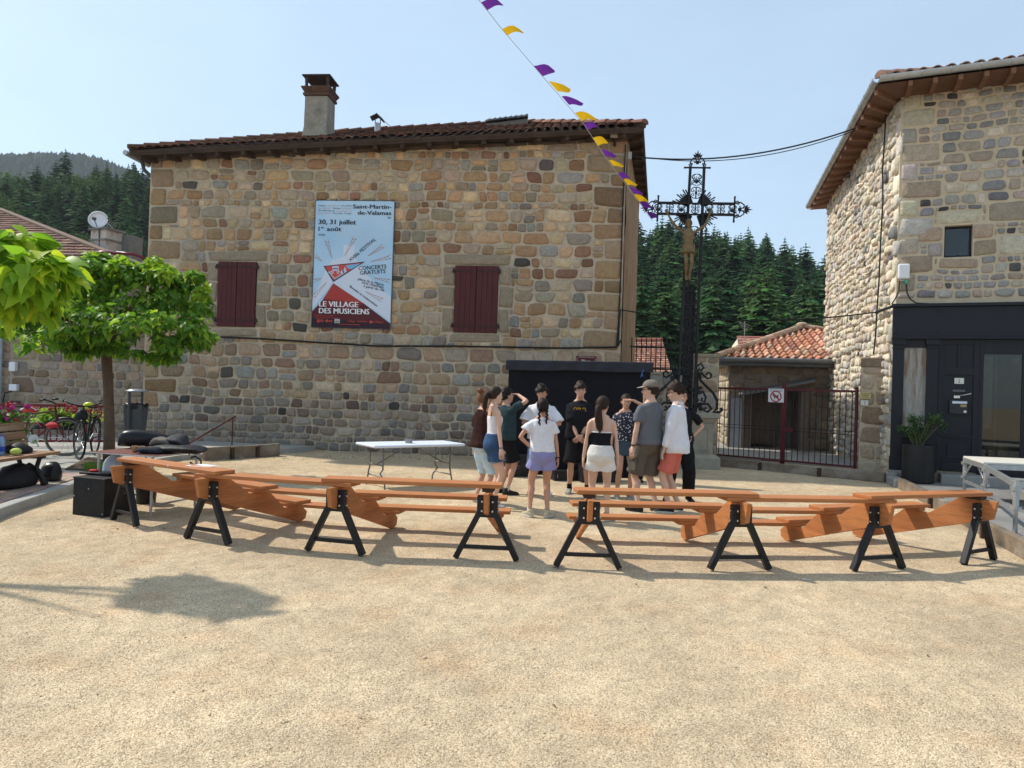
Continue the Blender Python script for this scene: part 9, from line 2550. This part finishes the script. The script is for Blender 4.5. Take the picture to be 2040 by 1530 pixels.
m_blackhair = mat('black_brown_hair', (0.015, 0.009, 0.007), rough=0.6, var=0.35, vs=30, bump=0.4, bs=120, spec=0.2, bdist=0.006)
m_redhair = mat('reddish_blonde_hair', (0.17, 0.075, 0.030), rough=0.45, var=0.35, vs=30, bump=0.4, bs=120, spec=0.2, bdist=0.006)
def clothm(name, col, **k):
 a = dict(rough=0.9, var=0.10, vs=7, bump=0.25, bs=30, spec=0.1, bdist=0.012); a.update(k); return mat(name, col, **a)
m_wt = clothm('white_cotton', (0.72, 0.72, 0.76)); m_sock_b = clothm('black_sock', (0.012, 0.012, 0.013)); m_sock_w = clothm('white_sock', (0.6, 0.6, 0.6))
m_sneak = mat('white_sneaker', (0.52, 0.53, 0.54), rough=0.6, var=0.15, vs=20); m_sneak_g = mat('grey_sneaker', (0.30, 0.29, 0.26), rough=0.7, var=0.25, vs=25); m_sneak_b = mat('black_sneaker', (0.014, 0.014, 0.015), rough=0.6, var=0.2)
m_sneak_y = mat('beige_trainer', (0.50, 0.44, 0.30), rough=0.7, var=0.3, vs=22)
def denim(name, col): return clothm(name, col, var=0.25, vs=5, var2=0.15, vs2=60)
# 1 bun, brown T-shirt (mostly behind the ponytail girl)
p = Person('person', 'person with reddish hair bun, dark brown T-shirt and pale blue shorts, leftmost of the group', 957, 1003, 1.60, R(-50), True, SKIN_A, 1.0, arms=('down', 'down'))
p.top(clothm('dark_brown_cotton', (0.035, 0.014, 0.012)), hem=0.88, sleeve=0.75, infl=0.028); p.shorts(denim('pale_denim', (0.48, 0.60, 0.68)), leg=1.05, loose=0.04)
p.shoes(m_sneak); p.hair_cap(m_redhair, 1.02, front=0.175, back=0.04); p.strand(m_redhair, [(0, -0.06, 0.205), (0, -0.075, 0.24), (0, -0.07, 0.27)], [0.03, 0.05, 0.03], 'hair_bun', wave=0.012); p.band(0, 0.9, mat('bracelet_brown', (0.05, 0.03, 0.03)))
# 2 ponytail, white tank top, denim shorts
p = Person('person', 'girl in profile wearing white tank top and rolled blue denim shorts, dark ponytail', 979, 1012, 1.665, R(-68), True, SKIN_B, 0.93, arms=('down', 'down'), head=(R(8), R(-4)), feet=((-0.10, 0.05, 0.1), (0.10, -0.03, -0.1)))
p.top(clothm('white_ribbed', (0.70, 0.68, 0.71)), hem=1.01, sleeve=0, name='tank_top', neckz=1.335, infl=0.008, boxy=0.0, flare=0.0, wr=0.003)
mb = MB()
for sd in (-1, 1): mb.tube([V((sd * 0.085, 0.085, 1.33)), V((sd * 0.095, 0.07, 1.40)), V((sd * 0.098, 0.02, 1.462)), V((sd * 0.092, -0.05, 1.44)), V((sd * 0.075, -0.088, 1.33))], 0.006, 6)
p.L(mb, 'strap', clothm('dark_strap', (0.03, 0.025, 0.03)))
dn = denim('mid_denim', (0.040, 0.080, 0.165)); p.shorts(dn, waist=1.08, leg=0.50, loose=0.03, infl=0.014, wr=0.005)
mb = MB()
for hip, kn, an, y in p.legs: c = hip.lerp(kn, 0.50); d = (kn - hip).normalized(); mb.tube([c - d * 0.030, c + d * 0.008], [0.108, 0.110], 16)
p.L(mb, 'rolled_hem', denim('pale_rolled_denim', (0.16, 0.26, 0.40)))
p.shoes(m_sneak, sock=m_sock_w); p.hair_cap(m_brownhair, 1.03, front=0.178, back=0.05); p.strand(m_brownhair, [(0, -0.105, 0.13), (0, -0.145, 0.10), (0, -0.16, 0.0), (0.0, -0.155, -0.09), (0, -0.14, -0.15)], [0.028, 0.042, 0.042, 0.032, 0.010]); p.band(1, 0.93, mat('bracelet_grey', (0.15, 0.14, 0.16)))
# 3 dark green T-shirt, shading his eyes
p = Person('person', 'young man in dark green T-shirt and black shorts, raised arm shading his eyes', 1004, 984, 1.655, R(-62), False, SKIN_A, 0.96, arms=('down', 'shade'), head=(R(-6), R(4)))
p.top(clothm('dark_green_cotton', (0.030, 0.055, 0.062)), hem=0.90, sleeve=0.72, infl=0.03, flare=0.025); p.shorts(clothm('black_cotton', (0.013, 0.013, 0.015)), leg=0.86, loose=0.045)
p.shoes(m_sneak_b, sole=mat('sole_black', (0.02, 0.02, 0.02)), sock=m_sock_w, sockz=0.12); p.hair_cap(m_blackhair, 1.06, front=0.165, back=0.04, rough=0.024, fringe=0.02, top=0.01)
# 4 white T-shirt, light denim long shorts, facing us
p = Person('person', 'young man facing us in loose white T-shirt and long light denim shorts', 1074, 986, 1.715, R(178), False, SKIN_C, 0.98, arms=((V((-0.10, 0.23, 1.13)), V((-1, -0.4, -0.6))), (V((0.10, 0.23, 1.13)), V((1, -0.4, -0.6)))), head=(R(-12), R(-10)), feet=((-0.135, 0.02, 0.2), (0.12, 0.0, -0.25)))
p.top(m_wt, hem=0.90, sleeve=0.88, infl=0.034, flare=0.03, cuff=0.014); p.shorts(denim('light_denim', (0.22, 0.36, 0.52)), leg=1.03, loose=0.05)
p.shoes(m_sneak, sock=m_sock_b, sockz=0.28); p.hair_cap(m_blackhair, 1.04, front=0.16, back=0.06, rough=0.034, fringe=0.016, sides=0.12, top=0.02)
# 6 black T-shirt with yellow print, facing us, hands clasped
p = Person('person', 'young man facing us in black T-shirt with yellow lettering, hands clasped', 1150, 984, 1.775, R(176), False, SKIN_A, 1.0, arms=('clasp', 'clasp'), head=(R(4), R(-2)), feet=((-0.15, 0.05, 0.25), (0.13, 0, -0.2)))
tm = clothm('black_tee', (0.014, 0.014, 0.017)); p.top(tm, hem=0.88, sleeve=0.90, infl=0.034, flare=0.028, cuff=0.014)
def chest_print(pp):
 gw = Wall((0, 0), (1, 0)); W2 = Wall((0.14, 0.0), (-0.86, 0.0)); mb = MB()
 vs, fs = text_verts('OBLO.', 0.085, 0.06)
 xs = [v[0] for v in vs]; k = 0.21 / (max(xs) - min(xs))
 def on(x, z): return V((x, 0.146 - 1.3 * x * x - 0.10 * max(0, z - 1.30), z))
 mb.add([on(0.105 - (v[0] - min(xs)) * k, 1.315 + v[1] * 0.95) for v in vs], [tuple(f) for f in fs]); pp.L(mb, 'yellow_lettering', mat('print_yellow', (0.75, 0.42, 0.01), rough=0.7, var=0.05), False)
 mb = MB(); nx, nz = 8, 10
 for i in range(nx):
  for j in range(nz):
   f = j / nz; g = 0.05 + 0.20 * f + 0.03 * noise.noise(V((i, j, 4)))
   mb.add([on(0.062 - 0.124 * (i + a) / nx, 1.10 + 0.19 * (j + b) / nz) for a, b in ((0, 0), (1, 0), (1, 1), (0, 1))], [(0, 1, 2, 3)], (g, g, g * 1.1))
 pp.L(mb, 'photo_print', mat('print_grey_photo', tint=True, rough=0.8, var=0.2, vs=40), False)
 mb = MB()
 for i in range(9): mb.add([on(0.065 - 0.13 * (i + a) / 9, 1.085 + b + 0.006 * math.sin(i * 2.1)) for a, b in ((0.1, 0), (0.7, -0.006), (0.9, 0.010), (0.2, 0.014))], [(0, 1, 2, 3)])
 pp.L(mb, 'pink_script', mat('print_pink_script', (0.5, 0.10, 0.22), rough=0.7, var=0.1), False)
chest_print(p)
p.shorts(clothm('black_cotton', (0.013, 0.013, 0.015)), leg=0.98, loose=0.05); p.shoes(m_sneak_g, sock=m_sock_b, sockz=0.20); p.hair_cap(m_brownhair, 1.05, front=0.158, back=0.06, rough=0.030, fringe=0.014, sides=0.12, top=0.018); p.band(0, 0.88, mat('bracelet_brown', (0.05, 0.03, 0.03)))
# 8 floral blouse, arm shading eyes
p = Person('person', 'woman in navy blouse with white flecks and short blue skirt, hand shading her eyes', 1241, 992, 1.62, R(186), True, SKIN_A, 1.02, arms=('shade', 'down'), head=(R(-4), R(-4)))
def fleck_mat():
 mt = bpy.data.materials.new('navy_white_flecks'); mt.use_nodes = True; N, L = mt.node_tree.nodes, mt.node_tree.links; b = N['Principled BSDF']; b.inputs['Roughness'].default_value = 0.8
 tc = N.new('ShaderNodeTexCoord'); v = N.new('ShaderNodeTexVoronoi'); v.inputs['Scale'].default_value = 26; L.new(tc.outputs['Object'], v.inputs['Vector'])
 mr = N.new('ShaderNodeMath'); mr.operation = 'LESS_THAN'; mr.inputs[1].default_value = 0.30; L.new(v.outputs['Distance'], mr.inputs[0])
 mx = N.new('ShaderNodeMix'); mx.data_type = 'RGBA'; mx.inputs['A'].default_value = (0.012, 0.014, 0.030, 1); mx.inputs['B'].default_value = (0.62, 0.62, 0.64, 1); L.new(mr.outputs[0], mx.inputs['Factor']); L.new(mx.outputs['Result'], b.inputs['Base Color']); return mt
p.top(fleck_mat(), hem=0.97, sleeve=0.85, infl=0.022, name='blouse', cuff=0.008, neckz=1.46)
mb = MB(); loft_add(mb, p.torso_rings(0.83, 1.04, 0.022) , 20, 2.2); loft_add(mb, [(V((0, -0.008, 0.72)), V((0.185, 0, 0)), V((0, 0.135, 0))), (V((0, -0.01, 0.80)), V((0.188, 0, 0)), V((0, 0.135, 0))), (V((0, -0.012, 0.90)), V((0.186, 0, 0)), V((0, 0.132, 0)))], 20, 2.2)
p.cloth('skirt', mb, clothm('blue_grey_skirt', (0.055, 0.085, 0.12)), wr=0.004); p.shoes(m_sneak_g, sock=m_sock_w, sockz=0.2); p.hair_cap(m_brownhair, 1.02, front=0.172, back=0.05)
# 11 black clothes, elbow out, behind the curly man
p = Person('person', 'person all in black behind the curly haired man, hand on hip', 1352, 999, 1.72, R(175), True, SKIN_A, 1.05, arms=('hip', 'down'), feet=((-0.15, 0.0, 0.2), (0.20, 0.05, -0.2)))
p.top(clothm('black_tee', (0.014, 0.014, 0.017)), hem=0.95, sleeve=0.80, infl=0.024); p.shorts(clothm('black_trousers', (0.012, 0.012, 0.014)), leg=1.93, loose=0.045, name='trousers'); p.shoes(m_sneak_b); p.hair_cap(m_brownhair, 1.02)
# 5 braids, white T-shirt, lilac shorts, back to us
p = Person('person', 'girl seen from behind with dark braids, white T-shirt and lilac sports shorts', 1074, 1030, 1.535, R(8), True, SKIN_C, 1.04, arms=('hip', 'down'), head=(R(-6), R(2)), feet=((-0.14, 0.03, 0.3), (0.12, 0.0, -0.75)), hips=(0.02, 0))
p.top(m_wt, hem=0.97, sleeve=0.58, infl=0.026, flare=0.01, boxy=0.7, wr=0.012, cuff=0.012); p.shorts(clothm('lilac_sport', (0.25, 0.255, 0.48), rough=0.7), leg=0.44, loose=0.038)
mb = MB(); hip, kn, an, y = p.legs[1]
for o_ in (-0.016, 0.0, 0.016): mb.tube([hip + V((0.075, o_ * 1.0 - 0.01, 0.02)), hip.lerp(kn, 0.2) + V((0.108, o_ - 0.01, 0)), hip.lerp(kn, 0.43) + V((0.118, o_ * 1.1 - 0.01, 0))], 0.0045, 5)
p.L(mb, 'white_stripe', m_wt)
p.shoes(m_sneak_y, sock=m_sock_w, sockz=0.12, chunky=1.12); p.hair_cap(m_blackhair, 1.03, front=0.175, back=0.035)
mb = MB()
for sd, z1 in ((-1, -0.15), (1, -0.12)):
 for k in range(9):
  t = k / 8; x = sd * (0.045 + 0.012 * math.sin(t * 3)); y = -0.085 - 0.035 * math.sin(t * 2.2); z = 0.10 + (z1 - 0.10) * t
  b = len(mb.v); mb.ball(p.HM @ (p.chin + V((x + 0.006 * (-1) ** k, y, z))), (0.021 * (1.15 - 0.5 * t), 0.020 * (1.15 - 0.5 * t), 0.024), 8, 5)
p.L(mb, 'braids', m_blackhair); p.band(1, 0.95, mat('bracelet_dark', (0.01, 0.01, 0.01))); p.band(0, 0.92, mat('bracelet_dark'))
# 7 white shorts, black camisole, long ponytail, back to us
p = Person('person', 'woman seen from behind in black camisole and white shorts with long wavy ponytail', 1193, 1037, 1.585, R(-4), True, SKIN_B, 1.02, arms=('down', 'down'), head=(R(-26), R(0)), feet=((-0.11, 0, 0.15), (0.11, 0.0, -0.35)))
p.top(clothm('black_camisole', (0.012, 0.012, 0.018)), hem=1.04, sleeve=0, name='camisole', neckz=1.26, infl=0.007, boxy=0, flare=0, wr=0.003)
mb = MB()
for sd in (-1, 1):
 for dx in (0.0, 0.018): mb.tube([V((sd * 0.075 + dx * sd, -0.085, 1.26)), V((sd * 0.092 + dx * sd, -0.082, 1.38)), V((sd * 0.096 + dx * sd, -0.03, 1.445)), V((sd * 0.09, 0.06, 1.41)), V((sd * 0.08, 0.10, 1.28))], 0.0032, 5)
p.L(mb, 'strap', m_wt); mb = MB(); rr = p.torso_rings(1.245, 1.262, 0.012); loft_add(mb, rr, 24, 2.3); p.L(mb, 'white_trim', m_wt)
p.shorts(clothm('cream_shorts', (0.70, 0.67, 0.62)), waist=1.07, leg=0.42, loose=0.040, wr=0.007); p.shoes(m_sneak_b, sock=None); p.hair_cap(m_brownhair, 1.04, front=0.178, back=0.045)
p.strand(m_brownhair, [(0, -0.108, 0.10), (0, -0.145, 0.07), (0.0, -0.150, -0.04), (0.015, -0.140, -0.15), (0.03, -0.135, -0.23), (0.03, -0.135, -0.28)], [0.026, 0.048, 0.054, 0.052, 0.04, 0.008], wave=0.018)
# 9 cap, grey T-shirt, cargo shorts
p = Person('person', 'man in striped cap, grey T-shirt and cargo shorts seen from behind', 1289, 1020, 1.815, R(32), False, SKIN_B, 0.98, arms=('down', (V((0.05, 0.17, 1.60)), V((0.35, 1, -0.5)), (0, -1, 0))), head=(R(38), R(0)), feet=((-0.13, 0.04, 0.25), (0.13, -0.02, -0.5)))
p.top(clothm('heather_grey', (0.135, 0.14, 0.155)), hem=0.91, sleeve=0.70, infl=0.024, flare=0.02, wr=0.010); cg = clothm('khaki_grey_cargo', (0.115, 0.10, 0.080), var=0.2); p.shorts(cg, leg=0.93, loose=0.05, wr=0.010)
mb = MB(); hip, kn, an, y = p.legs[0]; c = hip.lerp(kn, 0.62); mb.box(c + V((-0.115, -0.01, 0)), (0.03, 0.14, 0.16)); mb.box(c + V((-0.12, -0.01, 0.07)), (0.035, 0.15, 0.04)); p.L(mb, 'cargo_pocket', cg, False)
p.shoes(m_sneak_b, sole=mat('sole_black', (0.02, 0.02, 0.02)), sock=clothm('grey_sock', (0.1, 0.1, 0.1))); p.hair_cap(m_brownhair, 1.0, front=0.15, back=0.05, sides=0.09)
def cap(pp):
 H = lambda x, y, z: pp.HM @ (pp.chin + V((x, y, z))); mb = MB(); rr = []
 for k in range(8):
  t = math.pi / 2 * k / 7; rr.append([H(math.cos(a) * 0.096 * math.cos(t) ** 0.8, -0.006 + math.sin(a) * 0.118 * math.cos(t) ** 0.8, 0.148 + 0.102 * math.sin(t)) for a in [sk(24) * j for j in range(24)]])
 mb.rings(rr, True); o = pp.L(mb, 'cap', mat('striped_cap', (0.185, 0.155, 0.13), rough=0.9, var=0.35, vs=16, stretch=(1, 1, 9), bump=0.2, bs=60))
 mb = MB(); up = []; lo = []
 for j in range(9):
  a = R(20 + 17.5 * j); up.append(H(math.cos(a) * 0.088, math.sin(a) * 0.110, 0.152))
 for j in range(9):
  a = R(20 + 17.5 * j); lo.append(H(math.cos(a) * 0.086, 0.06 + math.sin(a) * 0.125, 0.142 - 0.012 * math.sin(a)))
 mb.add(up + lo + [q + V((0, 0, 0.006)) for q in up + lo], [(j, j + 1, 10 + j, 9 + j) for j in range(8)] + [(18 + j + 1, 18 + j, 27 + j, 28 + j) for j in range(8)] + [(9 + j, 10 + j, 28 + j, 27 + j) for j in range(8)]); link_mesh('cap_visor', mb.mesh('cap_visor', mat('visor_cream', (0.36, 0.32, 0.27), rough=0.9), None, False), o)
cap(p); p.glasses(mat('glasses_brown', (0.06, 0.03, 0.02), rough=0.3)); p.band(0, 0.90, mat('watch_black', (0.012, 0.012, 0.012)), 'watch', 0.031)
# 10 curly hair, white shirt, salmon shorts
p = Person('person', 'curly haired young man in profile in untucked white shirt and salmon shorts', 1342, 1021, 1.80, R(66), False, SKIN_B, 0.94, arms=((V((-0.24, 0.12, 0.80)), V((-0.4, -1, 0))), (V((0.25, 0.03, 0.82)), V((0.4, -1, 0)))), head=(R(6), R(-12)), feet=((-0.11, 0.05, 0.1), (0.11, -0.03, -0.1)))
p.top(m_wt, hem=0.80 + 0.01, sleeve=1.93, infl=0.028, flare=0.035, name='shirt', wr=0.010)
mb = MB(); loft_add(mb, [(V((0, -0.012, 1.465)), V((0.078, 0, 0)), V((0, 0.076, 0))), (V((0, -0.016, 1.505)), V((0.070, 0, 0)), V((0, 0.070, 0)))], 18); p.L(mb, 'collar', m_wt)
p.shorts(clothm('salmon_cotton', (0.60, 0.155, 0.115)), leg=0.84, loose=0.034); p.shoes(m_sneak_b, sock=None)
p.hair_cap(m_brownhair, 1.06, front=0.158, back=0.07, rough=0.028, fringe=0.01, sides=0.12, top=0.02, freq=38); p.glasses(mat('glasses_dark', (0.02, 0.012, 0.014), rough=0.3))
# ---- cast bronze figure on the cross
def corpus():
 f0 = WX.uv(1370, 560); t0 = WX.uv(1386, 428)
 Hh = 1.40; base = WX.P(f0[0], f0[1] - 0.02, 0.12)
 p = Person('crucifix_figure', 'weathered bronze crucified figure fixed on the black iron cross', 0, 0, Hh, WX.ang() + math.pi, False, (0.50, 0.30, 0.20), 1.0,
    arms=((V((-0.56, 0.0, 1.90)), V((-0.2, 0, -1)), (0, 1, 0)), (V((0.60, 0.0, 1.90)), V((0.2, 0, -1)), (0, 1, 0))), feet=((-0.045, 0.02, 0.0, 0.03), (0.045, 0.02, 0.0, 0.03)), head=(R(-18), R(-10)), gpos=base, cat='figure', arml=1.22)
 bz = mat('weathered_bronze', (0.19, 0.13, 0.062), rough=0.5, metal=0.25, var=0.3, vs=6, var2=0.2, vs2=30, bump=0.2, bs=30)
 for i in range(len(p.o.data.materials)): p.o.data.materials[i] = bz
 p.shorts(bz, waist=1.04, leg=0.34, name='loincloth', loose=0.03, wr=0.016, infl=0.018); p.hair_cap(bz, 1.05, front=0.17, back=-0.02, rough=0.014)
 for hip, kn, an, yaw in p.legs:
  mb = MB(); mb.tube([an + V((0, -0.02, 0)), an + V((0, 0.05, -0.05)), an + V((0, 0.10, -0.10))], [0.036, 0.034, 0.022], 10); p.L(mb, 'foot', bz)
 b = MB(); b.box(WX.P(f0[0], f0[1] - 0.03, 0.07), (0.16, 0.14, 0.05), rz=WX.ang()); b.build('foot_bracket', m_blackiron, cross)
corpus()
# ================================================================== summer haze: one box of thin air over the whole valley
def haze():
 mb = MB(); x0, x1, y0, y1, z0, z1 = -1050, 900, -320, 780, -3.0, 262
 mb.box(((x0 + x1) / 2, (y0 + y1) / 2, (z0 + z1) / 2), (x1 - x0, y1 - y0, z1 - z0))
 mt = bpy.data.materials.new('haze_air'); mt.use_nodes = True; N, L = mt.node_tree.nodes, mt.node_tree.links; N.clear()
 o = N.new('ShaderNodeOutputMaterial'); v = N.new('ShaderNodeVolumePrincipled')
 v.inputs['Color'].default_value = (0.80, 0.88, 1.0, 1); v.inputs['Density'].default_value = 0.00024; v.inputs['Anisotropy'].default_value = 0.3
 L.new(v.outputs[0], o.inputs['Volume'])
 ob = mb.build('haze', mt); ob['kind'] = 'stuff'
haze()
